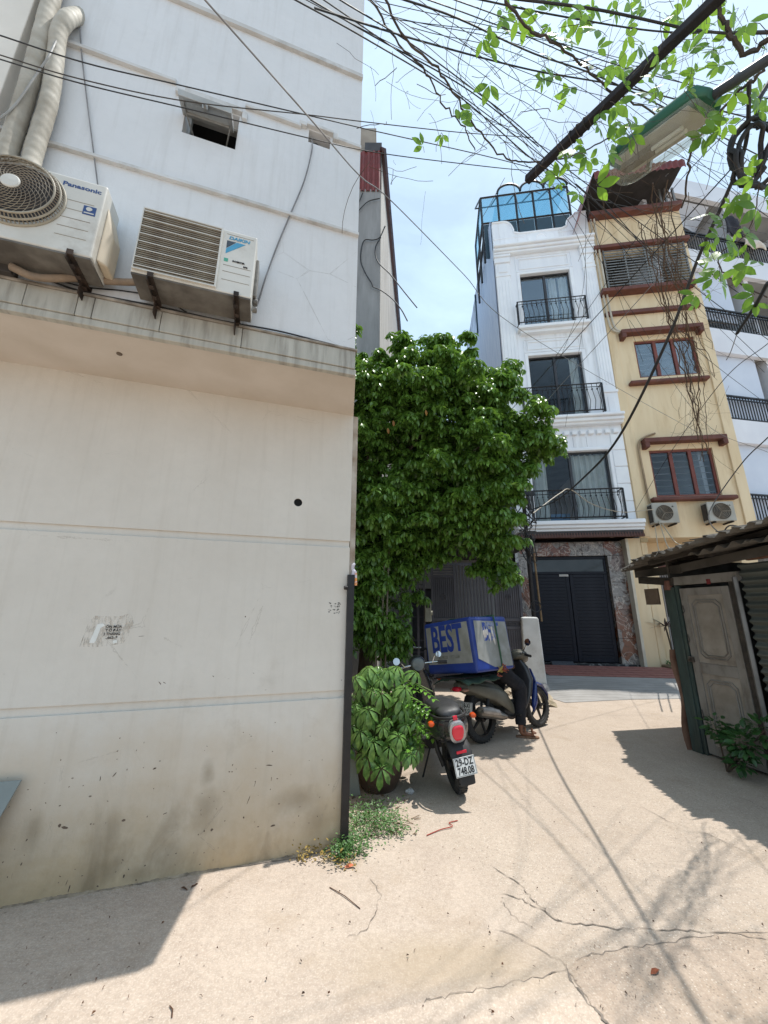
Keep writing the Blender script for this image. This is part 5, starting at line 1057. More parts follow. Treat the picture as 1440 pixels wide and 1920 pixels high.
for a, b in ((-1.0, .3), (.2, 1.3), (1.2, 2.3), (2.2, 3.6)): sheet(a, b, 1.35, 1.35, 2.9, .05)
# timber under the roof
EVB = mat('eave_grey', rgb('#57524b'), rgb('#46413b'), 4, .85, .2, 40)
def bar(name, mt, p, q, w_, h):
    p, q = Vector(p), Vector(q); d = (q-p); M = basis(p, d, Vector((0, 0, 1)).cross(d)); m = MB(); m.box(0, d.length, -w_/2, w_/2, -h/2, h/2, M); return m.build(name, mt, SH, bevel=.004)
bar('eave_board', EVB, (-.93, .42, 2.20), (.22, .0, 2.155), .03, .11); bar('eave_board', EVB, (.23, -.01, 2.165), (3.4, -.02, 2.42), .03, .10)
for y in (-.35, .25, .9, 1.5): bar('purlin', WDK, (-.75 if y > 0 else .1, y, rz_(-.75 if y > 0 else .1, y)-.055), (3.4, y, rz_(3.4, y)-.055), .05, .05)
for x in (-.02, .86, 2.2): bar('rafter', WDK, (x, -.45 if x > 0 else .1, rz_(x, -.45 if x > 0 else .1)-.115), (x, 2.6, rz_(x, 2.6)-.115), .06, .06)
bar('ragged_beam', WDK, (-.62, .20, 2.08), (.10, .0, 2.0), .09, .10)
m = MB(); m.box(tx0 := -.50, -.28, -.02, .0, 1.72, 1.94, Matrix.Translation((0, .12, 0))); m.build('hanging_flap', mat('flap_brown', rgb('#6e5e50'), rgb('#5a4c40'), 6, .85), SH)
for p in ((.95, .03, 2.17), (1.45, .02, 2.24)):
    m = MB(); m.box(p[0], p[0]+.38, p[1], p[1]+.05, p[2], p[2]+.08); m.build('packing_block', RST, SH, bevel=.008)
for k in range(2):
    m = MB(); m.grid(lambda i, j: (.80+.62*k+.6*i, -.55+.9*j, rz_(.8+.62*k+.6*i, -.55+.9*j)-.09-.03*k+.024*math.sin(i*2*math.pi*4)), 40, 1); o = m.build('spare_sheet', CORW, SH, True); o.modifiers.new('s', 'SOLIDIFY').thickness = .008
# ================================================================== TWO-WHEELERS  (local: x forward, y left, z up, origin under the rear axle)
RUB = mat('tyre_rubber', (.022, .021, .02), (.04, .038, .036), 30, .85, .2, 120)
RIM = mat('rim_dark', rgb('#2d2c2c'), rgb('#3b3a3a'), 8, .45, metal=.5)
GBK = mat('gloss_black', rgb('#1b1b1d'), rgb('#232325'), 3, .22, coat=.6)
MGR = mat('scooter_grey', rgb('#8f9194'), rgb('#7d7f82'), 3, .3, metal=.5, coat=.4)
MBK = mat('matt_black', rgb('#1e1d1d'), rgb('#2a2828'), 6, .65)
SEATM = mat('seat_vinyl', rgb('#262627'), rgb('#323233'), 9, .5, .1, 80)
REDL = NT('lens_red'); REDL.set(col=rgb('#d8203a'), rough=.12, coat=.5); REDL = REDL.m
ORL = mat('lens_orange', rgb('#d4541c'), None, 3, .15)
CHR = mat('chrome', rgb('#c9c9c9'), rgb('#b5b5b5'), 4, .12, metal=1)
PLW = mat('plate_paint', rgb('#dcdcd8'), rgb('#cfcfca'), 8, .5); PLK = mat('plate_ink', rgb('#232323'), None, 5, .6)
def P_(par, name, mt, mb, smooth=True, bevel=0): return mb.build(name, mt, par, smooth, bevel)
def wheel(par, x, r, tr, spokes=5, fat=1.0):
    W = bpy.data.objects.new('wheel', None); col.objects.link(W); W.parent = par
    m = MB(); m.torus((x, 0, r), r-tr, tr, 36, 12, sq=fat)
    for k in range(36):
        a = 2*math.pi*k/36
        for s_ in (-1, 1):
            M = Matrix.Translation((x, 0, r)) @ Matrix.Rotation(-a-(.09 if s_ > 0 else 0), 4, 'Y'); m.box(r-.012, r+.0005, s_*.006, s_*tr*fat*.7, -.009, .009, M)
    m.build('tyre', RUB, W, True)
    m = MB(); m.torus((x, 0, r), r-2*tr+.005, .016, 30, 6, sq=2.0)
    for k in range(spokes):
        a = 2*math.pi*k/spokes; c, s_ = math.cos(a), math.sin(a); q = r-2*tr
        m.tube([(x+c*.03, 0, r+s_*.03), (x+c*q, 0, r+s_*q)], [.022, .016], 6)
    m.cyl((x, -.06, r), (x, .06, r), .042, 14); m.build('rim', RIM, W, True); return W
def plate(par, o, ux, uy, l1, l2, w_=.19, h=.14):
    G = bpy.data.objects.new('licence_plate', None); col.objects.link(G); G.parent = par; G.matrix_local = basis(o, ux, uy)
    m = MB(); m.box(-w_/2, w_/2, -h/2, h/2, -.002, .002); m.build('plate_sheet', PLW, G, bevel=.001, seg=1)
    m = MB(); t = .003; 
    for b in ((-w_/2+.004, w_/2-.004, h/2-.008, h/2-.005), (-w_/2+.004, w_/2-.004, -h/2+.005, -h/2+.008)): m.box(*b, .002, .0026)
    for b in ((-w_/2+.004, -w_/2+.007, -h/2+.008, h/2-.008), (w_/2-.007, w_/2-.004, -h/2+.008, h/2-.008)): m.box(*b, .002, .0026)
    for i, l in enumerate((l1, l2)):
        tm = text_mb(l, .072, .0004, .0022, .74 if i else .78); m.add(tm.v, tm.f, Matrix.Translation((0, .030-.062*i, .0028)))
    m.build('plate_characters', PLK, G); return G
def mirror(par, base, tipp, r, heart=False):
    G = bpy.data.objects.new('mirror', None); col.objects.link(G); G.parent = par
    m = MB(); m.tube(spline([base, Vector(base).lerp(Vector(tipp), .5)+Vector((.02, 0, .02)), tipp], 5), .006, 6); m.build('stalk', CHR, G, True)
    m = MB(); m.lathe([(.001, -.012), (r*.8, -.010), (r, 0), (r*.97, .006)], 18, Matrix.Translation(tipp) @ Matrix.Rotation(R(-82), 4, 'Y')); m.build('mirror_shell', CHR, G, True)
    m = MB(); m.lathe([(r*.93, .0), (.001, .001)], 18, Matrix.Translation(Vector(tipp)+Vector((-.008, 0, 0))) @ Matrix.Rotation(R(-82), 4, 'Y')); m.build('mirror_glass', CHR, G, True)
def scooter(T, body, shell, mirrors=True, pl=('29-DZ', '748.08')):
    wheel(T, 0, .235, .05, 5, 1.15); wheel(T, 1.24, .23, .045, 5, 1.1)
    # tail body: swelling cowl narrowing to the tail
    m = MB(); m.loft([sring((x, 0, z), a, b, 18, 2.5) for x, z, a, b in ((-.30, .60, .045, .055), (-.27, .595, .09, .10), (-.20, .585, .13, .125), (-.05, .565, .165, .135), (.15, .55, .175, .135), (.32, .52, .16, .14), (.45, .47, .13, .13), (.50, .44, .10, .10))]); P_(T, 'tail_cowl', body, m)
    for s_ in (-1, 1):   # grey side shells
        m = MB(); m.loft([sring((x, s_*y, z), a, b, 12, 2.2) for x, y, z, a, b in ((-.285, .035, .615, .03, .05), (-.22, .075, .60, .055, .085), (-.1, .12, .58, .055, .095), (.1, .14, .56, .045, .085), (.25, .135, .54, .03, .05))]); P_(T, 'side_shell', shell, m)
    m = MB(); m.loft([sring((x, 0, z), a, b, 18, 2.3) for x, z, a, b in ((-.22, .70, .05, .02), (-.19, .715, .10, .035), (-.05, .725, .135, .045), (.15, .72, .135, .05), (.35, .70, .115, .05), (.48, .665, .09, .045), (.52, .65, .04, .02))]); P_(T, 'seat', SEATM, m)
    m = MB(); m.tube(spline([(.0, .16, .69), (-.2, .13, .70), (-.29, .06, .705), (-.30, 0, .706), (-.29, -.06, .705), (-.2, -.13, .70), (.0, -.16, .69)], 5), .012, 7); P_(T, 'grab_rail', MBK, m)
    # tail lamp with surround
    L_ = bpy.data.objects.new('tail_lamp', None); col.objects.link(L_); L_.parent = T
    Ml = Matrix.Translation((-.305, 0, .59)) @ Matrix.Rotation(R(-15), 4, 'Y')
    m = MB(); m.loft([sring((x, 0, 0), .066*k, .086*k, 22, 2.8) for x, k in ((.06, 1.0), (.0, 1.12), (-.012, 1.1), (-.018, .98))], Ml); m.build('surround', mat('cowl_silver', rgb('#aeb0b3'), rgb('#9c9ea1'), 3, .28, metal=.5, coat=.4), L_, True)
    m = MB(); m.loft([[Vector((x, p.y*(1-.22*(p.z < 0)*abs(p.z)/.07), p.z)) for p in sring((x, 0, 0), .056*k, .068*k, 22, 3.0)] for x, k in ((-.012, 1.0), (-.026, .97), (-.033, .85), (-.036, .5))], Ml); m.build('lens', REDL, L_, True)
    m = MB(); m.box(-.318, -.30, -.02, .02, .685, .72); P_(T, 'upper_reflector', REDL, m, False, .004)
    for s_ in (-1, 1):
        m = MB(); m.loft([sring((x, s_*.20, .665), a, a*.8, 10, 2) for x, a in ((-.235, .01), (-.225, .026), (-.19, .03), (-.16, .015))]); P_(T, 'indicator', ORL, m); m = MB(); m.tube([(-.17, s_*.14, .66), (-.17, s_*.19, .665)], .008, 6); P_(T, 'indicator_stem', MBK, m)
    # rear mudguard carrying plate
    m = MB(); m.loft([sring((x, 0, z), a, b, 12, 3) for x, z, a, b in ((-.14, .50, .10, .05), (-.25, .46, .105, .035), (-.31, .42, .10, .018), (-.345, .31, .075, .012), (-.365, .20, .065, .010))]); P_(T, 'mudguard', MBK, m)
    m = MB(); m.box(-.332, -.322, -.045, .045, .425, .445); P_(T, 'plate_reflector', REDL, m, False)
    plate(T, (-.362, 0, .335), (0, -1, 0), (.22, 0, 1), *pl)
    for s_ in (-1, 1):
        m = MB(); m.tube([(0, s_*.10, .235), (.02, s_*.13, .36), (.03, s_*.14, .52)], .022, 8); P_(T, 'shock_absorber', MBK, m)
    m = MB(); m.loft([sring((x, -.085, z), .03, b, 10, 3) for x, z, b in ((-.05, .235, .05), (.15, .25, .06), (.40, .27, .07))]); P_(T, 'swing_arm', MBK, m)
    m = MB(); m.loft([sring((x, 0, z), a, b, 14, 4) for x, z, a, b in ((.44, .30, .15, .06), (.6, .27, .17, .045), (.9, .27, .15, .045), (.98, .33, .13, .06))]); P_(T, 'floorboard', MBK, m)
    m = MB(); m.loft([sring((x, 0, z), a, b, 16, 2.6, (0, 1, 0), (1, 0, .3)) for x, z, a, b in ((.97, .30, .12, .05), (1.02, .45, .165, .05), (1.03, .62, .175, .05), (1.0, .80, .14, .05), (.97, .93, .08, .045))]); P_(T, 'leg_shield', body, m)
    m = MB(); m.loft([sring((1.24+q*.0+x, 0, z), a, b, 12, 2.5, (0, 1, 0), (0, 0, 1)) for x, z, a, b in ((-.22, .36, .055, .03), (-.1, .46, .075, .03), (.05, .48, .075, .03), (.18, .42, .06, .03), (.24, .33, .03, .02))]) if False else m.loft([sring((1.24+x, 0, z), a, b, 12, 2.5) for x, z, a, b in ((-.22, .36, .055, .03), (-.1, .46, .075, .03), (.05, .48, .075, .03), (.18, .42, .06, .03), (.24, .33, .03, .02))]); P_(T, 'front_fender', body, m)
    for s_ in (-1, 1):
        m = MB(); m.tube([(1.24, s_*.075, .23), (1.12, s_*.07, .50), (1.05, s_*.05, .62)], .018, 8); P_(T, 'fork_leg', MBK, m)
    m = MB(); m.tube([(1.06, 0, .55), (.95, 0, .98)], .028, 8); P_(T, 'steering_column', MBK, m)
    m = MB(); m.tube(spline([(.84, .33, .985), (.90, .2, 1.0), (.95, 0, 1.0), (.90, -.2, 1.0), (.84, -.33, .985)], 6), .013, 8); P_(T, 'handlebar', CHR, m)
    for s_ in (-1, 1):
        m = MB(); m.tube([(.84, s_*.34, .985), (.875, s_*.235, .995)], .020, 10); P_(T, 'grip', MBK, m); m = MB(); m.tube([(.90, s_*.2, .99), (.93, s_*.34, .975)], .007, 6); P_(T, 'brake_lever', CHR, m)
    m = MB(); m.loft([sring((x, 0, 1.0), a, a, 18, 2.1) for x, a in ((.90, .05), (.91, .085), (.96, .105), (1.03, .10), (1.06, .08), (1.07, .03))]); P_(T, 'headlamp_housing', shell, m)
    m = MB(); m.loft([sring((x, 0, 1.005), a, a, 18, 2) for x, a in ((.905, .075), (.893, .07), (.888, .03))]); P_(T, 'speedometer', mat('dial', rgb('#6f7678'), rgb('#59605f'), 5, .2), m)
    if mirrors: mirror(T, (.88, .17, 1.0), (.84, .27, 1.09), .042); mirror(T, (.88, -.17, 1.0), (.84, -.25, 1.09), .036)
    m = MB(); m.tube([(.42, .12, .26), (.36, .26, .02), (.40, .27, .006)], .010, 6); P_(T, 'side_stand', MBK, m)
rw = gnd(872, 1487)
rw.x -= .05
SC = thing('scooter', 'black and grey scooter parked tail out, red tail lamp and white plate 29-DZ', 'scooter', (rw.x-.0, rw.y+.03, 0), R(90+15), 'two-wheelers parked under the tree')
SC.rotation_euler = (R(-9), 0, R(90+8))
scooter(SC, GBK, mat('scooter_side', rgb('#3a3b3e'), rgb('#323336'), 3, .3, metal=.3, coat=.5))
# a second, pale scooter tucked behind them
S2 = thing('scooter', 'pale grey scooter tucked in shade behind the black scooter and the delivery box', 'scooter', (.58, 6.25, 0), R(90+10), 'two-wheelers parked under the tree')
scooter(S2, mat('scooter_pale', rgb('#8e8c86'), rgb('#7c7a74'), 3, .35, coat=.3), mat('scooter_pale2', rgb('#77756f'), rgb('#66645f'), 3, .4), mirrors=False, pl=('29-E1', '612.75'))

# ------------------------------------------------------------------ delivery motorbike with blue box
mw = gnd(908, 1395)
MH = 54
MO = thing('motorbike', 'old delivery motorbike parked at an angle, plate 18-X1, silver muffler and green cloth', 'motorbike', (mw.x, mw.y+.04, 0), R(90-MH), 'two-wheelers parked under the tree')
MO.rotation_euler = Euler((R(-5.5), 0, R(90-MH)))
FAD = mat('fairing_faded', rgb('#6b685c'), rgb('#58554b'), 5, .5, .05, 40, dirt=rgb('#55503f')); BLF2 = mat('fender_blue', rgb('#1e3170'), rgb('#18285c'), 4, .3, coat=.4)
wheel(MO, 0, .285, .042, 5, 1.0); wheel(MO, 1.24, .28, .040, 5, 1.0)
m = MB(); m.loft([sring((x, 0, z), a, b, 16, 2.5) for x, z, a, b in ((-.38, .70, .04, .04), (-.30, .69, .09, .07), (-.1, .64, .125, .10), (.15, .58, .14, .13), (.35, .52, .13, .14), (.52, .44, .09, .11))]); P_(MO, 'tail_fairing', FAD, m)
for s_ in (-1, 1):
    m = MB(); m.loft([sring((x, s_*y, z), a, b, 12, 2.2) for x, y, z, a, b in ((-.36, .05, .70, .02, .03), (-.15, .115, .64, .035, .06), (.15, .15, .56, .035, .085), (.38, .145, .46, .03, .11), (.55, .11, .33, .02, .07))]); P_(MO, 'side_panel', FAD, m)
m = MB(); m.loft([sring((x, 0, z), a, b, 16, 2.5) for x, z, a, b in ((-.25, .775, .09, .03), (.0, .785, .13, .04), (.3, .77, .13, .045), (.55, .73, .11, .04), (.65, .70, .05, .02))]); P_(MO, 'seat', SEATM, m)
m = MB(); m.loft([sring((x, 0, z), a, b, 12, 2.3) for x, z, a, b in ((-.36, .665, .07, .03), (-.40, .66, .065, .028), (-.42, .655, .03, .015))]); P_(MO, 'tail_lamp', REDL, m)
for s_ in (-1, 1): m = MB(); m.loft([sring((x, s_*.105, .65), a, a*.7, 10, 2) for x, a in ((-.38, .01), (-.365, .03), (-.30, .03))]); P_(MO, 'indicator', mat('lens_clear', rgb('#b58f7c'), rgb('#9d7a6a'), 4, .2), m)
m = MB(); m.loft([sring((x, 0, z), a, b, 12, 3) for x, z, a, b in ((-.05, .60, .07, .03), (-.18, .54, .07, .02), (-.25, .40, .07, .012), (-.30, .24, .06, .01))]); P_(MO, 'mudguard', MBK, m)
plate(MO, (-.272, -.03, .43), (0, -1, 0), (.2, 0, 1), '18-X1', '435.51')
m = MB(); m.loft([sring((x, -.17, z), a, b, 14, 2.2) for x, z, a, b in ((-.22, .395, .02, .02), (-.20, .39, .055, .055), (.0, .35, .06, .062), (.2, .30, .05, .055), (.30, .275, .03, .03))]); P_(MO, 'muffler', mat('muffler', rgb('#8f8a84'), rgb('#6f6a64'), 7, .35, metal=.8), m)
m = MB(); m.tube(spline([(.28, -.17, .28), (.45, -.16, .24), (.62, -.08, .26), (.7, 0, .3)], 5), .017, 8); P_(MO, 'exhaust_pipe', BRK, m)
m = MB(); m.loft([sring((x, -.178, z+.02), a, b, 12, 2.4) for x, z, a, b in ((-.18, .39, .055, .045), (.0, .355, .062, .055), (.14, .32, .055, .045))]); P_(MO, 'heat_shield', mat('shield_grey', rgb('#b5aea8'), rgb('#908a84'), 9, .45, metal=.4, dirt=rgb('#5a544f')), m)
m = MB(); m.loft([sring((x, 0, z), a, b, 12, 3) for x, z, a, b in ((.38, .32, .10, .07), (.5, .31, .13, .10), (.68, .33, .12, .10), (.78, .36, .07, .06))]); P_(MO, 'engine', mat('engine_alu', rgb('#5d5b58'), rgb('#3e3c3a'), 9, .6, .2, 50, metal=.5), m)
for s_ in (-1, 1): m = MB(); m.tube([(0, s_*.09, .285), (.03, s_*.12, .45), (.08, s_*.13, .60)], .022, 8); P_(MO, 'shock_absorber', MBK, m)
m = MB(); m.tube([(0, .07, .285), (.5, .09, .30)], .02, 6); m.tube([(0, -.07, .285), (.5, -.09, .30)], .02, 6); P_(MO, 'swing_arm', MBK, m)
m = MB(); m.tube([(.55, -.22, .27), (.55, .22, .27)], .013, 6); P_(MO, 'footpeg_bar', MBK, m)
m = MB(); m.loft([sring((x, 0, z), a, b, 16, 2.6, (0, 1, 0), (1, 0, .25)) for x, z, a, b in ((.86, .30, .10, .04), (.93, .48, .17, .05), (.98, .66, .19, .05), (.98, .82, .14, .05), (.95, .93, .07, .04))]); P_(MO, 'leg_shield', mat('shield_dark', rgb('#3a3a3d'), rgb('#303033'), 4, .35, coat=.3), m)
m = MB(); m.loft([sring((x, 0, z), a, b, 12, 2.4) for x, z, a, b in ((1.0, .42, .05, .04), (1.08, .52, .075, .045), (1.24, .585, .08, .035), (1.38, .54, .075, .03), (1.50, .42, .055, .025), (1.54, .33, .02, .015))]); P_(MO, 'front_fender', BLF2, m)
for s_ in (-1, 1): m = MB(); m.tube([(1.24, s_*.075, .28), (1.10, s_*.075, .62), (1.04, s_*.06, .78)], .019, 8); P_(MO, 'fork_leg', MBK, m)
m = MB(); m.loft([sring((x, 0, z), a, b, 16, 2.3) for x, z, a, b in ((.86, .98, .06, .03), (.90, 1.0, .14, .055), (.99, .99, .16, .085), (1.07, .95, .11, .07), (1.11, .93, .04, .03))]); P_(MO, 'handlebar_cowl', FAD, m)
m = MB(); m.tube(spline([(.78, .34, .99), (.86, .2, 1.02), (.92, 0, 1.01), (.86, -.2, 1.02), (.78, -.34, .99)], 6), .012, 8); P_(MO, 'handlebar', CHR, m)
for s_ in (-1, 1): m = MB(); m.tube([(.77, s_*.36, .987), (.82, s_*.245, 1.005)], .019, 10); P_(MO, 'grip', MBK, m)
mirror(MO, (.86, -.17, 1.02), (.84, -.30, 1.17), .05); mirror(MO, (.86, .17, 1.02), (.84, .30, 1.17), .05)
m = MB(); m.tube([(.50, .12, .26), (.46, .27, .02), (.50, .28, .0)], .011, 6); P_(MO, 'side_stand', MBK, m)
m = MB(); RK = .80
for y in (-.2, 0, .2): m.tube([(-.50, y, RK), (.18, y, RK)], .010, 6)
for x in (-.48, -.15, .16): m.tube([(x, -.25, RK), (x, .25, RK)], .010, 6)
m.tube([(-.3, -.15, RK), (-.15, -.12, .68)], .010, 6); m.tube([(-.3, .15, RK), (-.15, .12, .68)], .010, 6); P_(MO, 'luggage_rack', MBK, m)
GRC = mat('cloth_green', rgb('#41584a'), rgb('#2e4136'), 9, .9, .2, 60)
m = MB(); m.grid(lambda i, j: (-.48+.62*i, -.30+.62*j, .815-.06*abs(2*j-1)**3+.012*math.sin(i*14+j*5)-.03*(1-i)**4), 18, 14); o = P_(MO, 'green_cloth', GRC, m); o.modifiers.new('s', 'SOLIDIFY').thickness = .012
for s_ in (-1, 1):
    m = MB(); m.loft([sring((x, s_*.125, z), a, b, 10, 2.2) for x, z, a, b in ((.98, .30, .02, .06), (1.04, .42, .05, .12), (1.08, .60, .05, .11), (1.04, .76, .03, .05))]); P_(MO, 'blue_cowl', BLF2, m)
# --- the box
DB = thing('delivery_box', 'big battered blue delivery box lettered BEST strapped on the motorbike rack', 'box', (0, 0, 0), 0)
DB.matrix_world = Matrix.Translation(MO.location) @ MO.rotation_euler.to_matrix().to_4x4() @ Matrix.Translation((-.07, .01, .845)) @ Matrix.Rotation(R(-2.5), 4, 'X')
BW, BL, BH = .88, .72, .66
BXB = mat('box_blue', rgb('#27408f'), rgb('#1f3579'), 4, .45, .05, 30, dirt=rgb('#4a568a'), dscale=3); BXG = mat('box_white_panel', rgb('#9a9a97'), rgb('#86867f'), 5, .6, .05, 40, dirt=rgb('#7a786f'), dscale=2.6)
m = MB(); m.box(-BL/2, BL/2, -BW/2, BW/2, 0, BH); m.build('shell', BXB, DB, bevel=.035, seg=3)
m = MB(); m.prism([(-BW/2+.05, .12), (BW/2-.045, .12), (BW/2-.05, BH-.06), (-BW/2+.06, BH-.05)], -BL/2-.004, -BL/2+.002, 'x'); m.build('rear_panel', BXG, DB)
m = MB(); m.prism([(-BL/2+.05, .16), (-.03, .045), (BL/2-.03, .04), (BL/2-.04, BH-.07), (-BL/2+.06, BH-.05)], -BW/2-.004, -BW/2+.002, 'y'); m.build('side_panel', BXG, DB)
LB = mat('letter_blue', rgb('#1d3687'), rgb('#273f8c'), 14, .5)
tm = text_mb('BEST', .46, .001, .012, .60); m = MB(); m.add(tm.v, tm.f, basis((-BL/2-.006, .01, .415), (0, -1, 0), (0, 0, 1))); m.build('lettering', LB, DB)
tm = text_mb('BEST', .30, .001, .010, .50); m = MB(); m.add(tm.v, tm.f, basis((.0, -BW/2-.006, .46), (1, 0, 0), (0, 0, 1))); m.build('lettering', mat('letter_faded', rgb('#31488f'), rgb('#8d93a8'), 12, .6, thr=(.45, .6)), DB)
tm = text_mb('EXPRESS  VIETNAM', .05, .0008, .002, .9); m = MB(); m.add(tm.v, tm.f, basis((-BL/2-.006, .0, .20), (0, -1, 0), (0, 0, 1))); m.build('small_lettering', mat('letter_grey', rgb('#6f6e66'), rgb('#8f8e86'), 20, .7), DB)
rp = random.Random(5)
for k in range(9):
    cx, cz = -.14+.035*k+rp.uniform(-.02, .02), .42+rp.uniform(-.1, .06); m = MB()
    m.prism([(cx+.022*math.cos(a)*rp.uniform(.5, 1.2), cz+.06*math.sin(a)*rp.uniform(.5, 1.3)) for a in [2*math.pi*i/8 for i in range(8)]], -BW/2-.0085, -BW/2-.007, 'y'); m.build('peeled_patch', mat('peel_white', rgb('#d6d2cb'), rgb('#c4b3a4'), 20, .8), DB) if k < 6 else None
m = MB(); m.tube(spline([(.10, -BW/2-.012, .0), (.10, -BW/2-.014, .3), (.09, -BW/2-.012, BH-.03), (.09, -BW/2+.03, BH+.012), (.09, 0, BH+.012), (.09, BW/2, BH), (.1, BW/2+.01, 0)], 6), .010, 6); m.build('green_strap', mat('strap_green', rgb('#345c40'), rgb('#274632'), 30, .8), DB, True)
for k in range(7):
    m = MB(); c = Vector((.06+rp.uniform(-.06, .06), -BW/2-.03, -.0+rp.uniform(-.03, .03))); m.tube(spline([c+Vector((rp.uniform(-.09, .09), rp.uniform(-.03, .02), rp.uniform(-.05, .05))) for _ in range(5)], 5), .006, 5); m.build('cord_knot', [mat('cord_red', rgb('#8a4030'), None, 9, .9), mat('cord_yellow', rgb('#a8904a'), None, 9, .9)][k % 2], DB, True)

# ================================================================== PERSON seated on the motorbike, leaning forward behind the box
def person():
    T = thing('person', 'person in black trousers and brown sandals sitting on the delivery motorbike, mostly behind the box', 'person', MO.location + Vector((-.05, .06, 0)), 0)
    T.rotation_euler = (0, 0, R(90-MH))
    # bike coordinates: x forward, y left
    J = {'pel': (.40, 0, .84), 'wst': (.40, 0, .96), 'chs': (.45, 0, 1.10), 'nek': (.50, 0, 1.24), 'hd0': (.53, 0, 1.29), 'hd1': (.585, 0, 1.345)}
    def limb(s_):
        if s_ < 0: hip, kn, an, ft, toe = (.42, -.10, .83), (.66, -.21, .60), (.60, -.22, .12), (.60, -.22, .05), (.712, -.345, .032)
        else: hip, kn, an, ft, toe = (.42, .11, .83), (.76, .20, .62), (.66, .24, .30), (.66, .24, .27), (.83, .25, .255)
        return hip, kn, an, ft, toe
    verts = []; edges = []; rad = []
    def V(p, r): verts.append(p); rad.append(r); return len(verts)-1
    pel = V(J['pel'], .14); ws = V(J['wst'], .125); ch = V(J['chs'], .145); nk = V(J['nek'], .06); h0 = V(J['hd0'], .075); h1 = V(J['hd1'], .095); h2 = V((.635, 0, 1.335), .075)
    edges += [(pel, ws), (ws, ch), (ch, nk), (nk, h0), (h0, h1), (h1, h2)]
    for s_ in (-1, 1):
        hip, kn, an, ft, toe = limb(s_)
        a = V(hip, .095); m1 = V(Vector(hip).lerp(Vector(kn), .5), .085); b = V(kn, .062); cc = V(Vector(kn).lerp(Vector(an), .35), .058); c = V(an, .038); d = V(ft, .035); e = V(Vector(ft).lerp(Vector(toe), .55)+Vector((0, 0, .0)), .030); f = V(toe, .020)
        edges += [(pel, a), (a, m1), (m1, b), (b, cc), (cc, c), (c, d), (d, e), (e, f)]
        sh = V((.46, s_*.17, 1.15), .06); el = V((.52, s_*.20, .92), .043); wr = V((.66, s_*.12, .86), .028); hd = V((.71, s_*.09, .87), .030)
        edges += [(ch, sh), (sh, el), (el, wr), (wr, hd)]
        for k in range(5):
            r0 = Vector((.71, s_*.09, .87)); off = Vector((.03, s_*(-.02), (k-2)*.016)) if k else Vector((.0, s_*(-.03), .03)); p1 = V(r0+off, .010); p2 = V(r0+off*2+Vector((.01, -s_*.015, 0)), .009); edges += [(hd, p1), (p1, p2)]
    me = bpy.data.meshes.new('body'); me.from_pydata([tuple(v) for v in verts], edges, []); o = bpy.data.objects.new('body', me); col.objects.link(o)
    o.modifiers.new('skin', 'SKIN'); sv = me.skin_vertices[0].data
    for i, r in enumerate(rad): sv[i].radius = (r, r)
    sv[0].use_root = True; o.modifiers.new('sub', 'SUBSURF').levels = 2; o.modifiers['sub'].render_levels = 2
    dg = bpy.context.evaluated_depsgraph_get(); me2 = bpy.data.meshes.new_from_object(o.evaluated_get(dg)); bpy.data.objects.remove(o)
    sk = mat('skin', rgb('#8f5f45'), rgb('#7d503a'), 8, .5); tr = mat('trouser_black', rgb('#17161a'), rgb('#222127'), 12, .9, .2, 40); shm = mat('shirt_dark', rgb('#2b3350'), rgb('#232a42'), 8, .9)
    me2.materials.clear(); [me2.materials.append(k) for k in (sk, tr, shm)]
    for p in me2.polygons:
        p.use_smooth = True; c = p.center
        if c.z > 1.235 and abs(c.y) < .13: k = 0
        elif c.x > .62 and c.z > .80 and abs(c.y) < .16: k = 0
        elif (c.z < .15 and c.y < 0) or (c.z < .33 and c.y > .12): k = 0
        elif c.z > .93 or (c.z > .88 and c.x < .5 and abs(c.y) < .2): k = 2
        else: k = 1
        p.material_index = k
    o = bpy.data.objects.new('body', me2); col.objects.link(o); o.parent = T
    for s_ in (-1, 1):
        hip, kn, an, ft, toe = limb(s_); hip, kn, an = Vector(hip), Vector(kn), Vector(an); m = MB(); P = spline([hip, hip.lerp(kn, .55), kn, kn.lerp(an, .5), an+(kn-an)*.06], 5); m.tube([p+Vector((.004*math.sin(i*2.1), .003*math.cos(i*1.7), 0)) for i, p in enumerate(P)], [.108-.042*i/(len(P)-1)+.004*math.sin(i*2.4) for i in range(len(P))], 14, caps=False); m.build('trouser_leg', tr, T, True)
    hm = MB(); hm.loft([sring((.57, 0, 1.355+z), a, b, 14, 2, (0, 1, 0), (1, 0, -.3)) for z, a, b in ((.02, .10, .115), (.05, .098, .11), (.085, .075, .085), (.105, .03, .035))]); hm.build('hair', mat('hair_black', (.015, .013, .012), (.03, .026, .024), 20, .6), T, True)
    fm = MB(); fm.loft([sring((.70, 0, 1.31+z), a, a, 8, 2, (0, 1, 0), (1, 0, 0)) for z, a in ((-.02, .014), (.0, .016), (.03, .008))]); fm.build('nose', sk, T, True)
    for s_ in (-1, 1):
        fm = MB(); fm.loft([sring((.69, s_*.035, 1.355+z), a, a, 8, 2, (0, 1, 0), (1, 0, 0)) for z, a in ((-.008, .004), (0, .012), (.008, .004))]); fm.build('eye', mat('eye_dark', (.03, .02, .015), None, 5, .2), T, True)
        fm = MB(); fm.loft([sring((.585, s_*(.092+q), 1.34), a, a*1.4, 8, 2, (1, 0, 0), (0, 0, 1)) for q, a in ((0, .012), (.012, .022), (.018, .010))]); fm.build('ear', sk, T, True)
    fm = MB(); fm.tube([(.685, -.025, 1.28), (.695, 0, 1.278), (.685, .025, 1.28)], .007, 6); fm.build('mouth', mat('lip', rgb('#7a4238'), None, 5, .5), T, True)
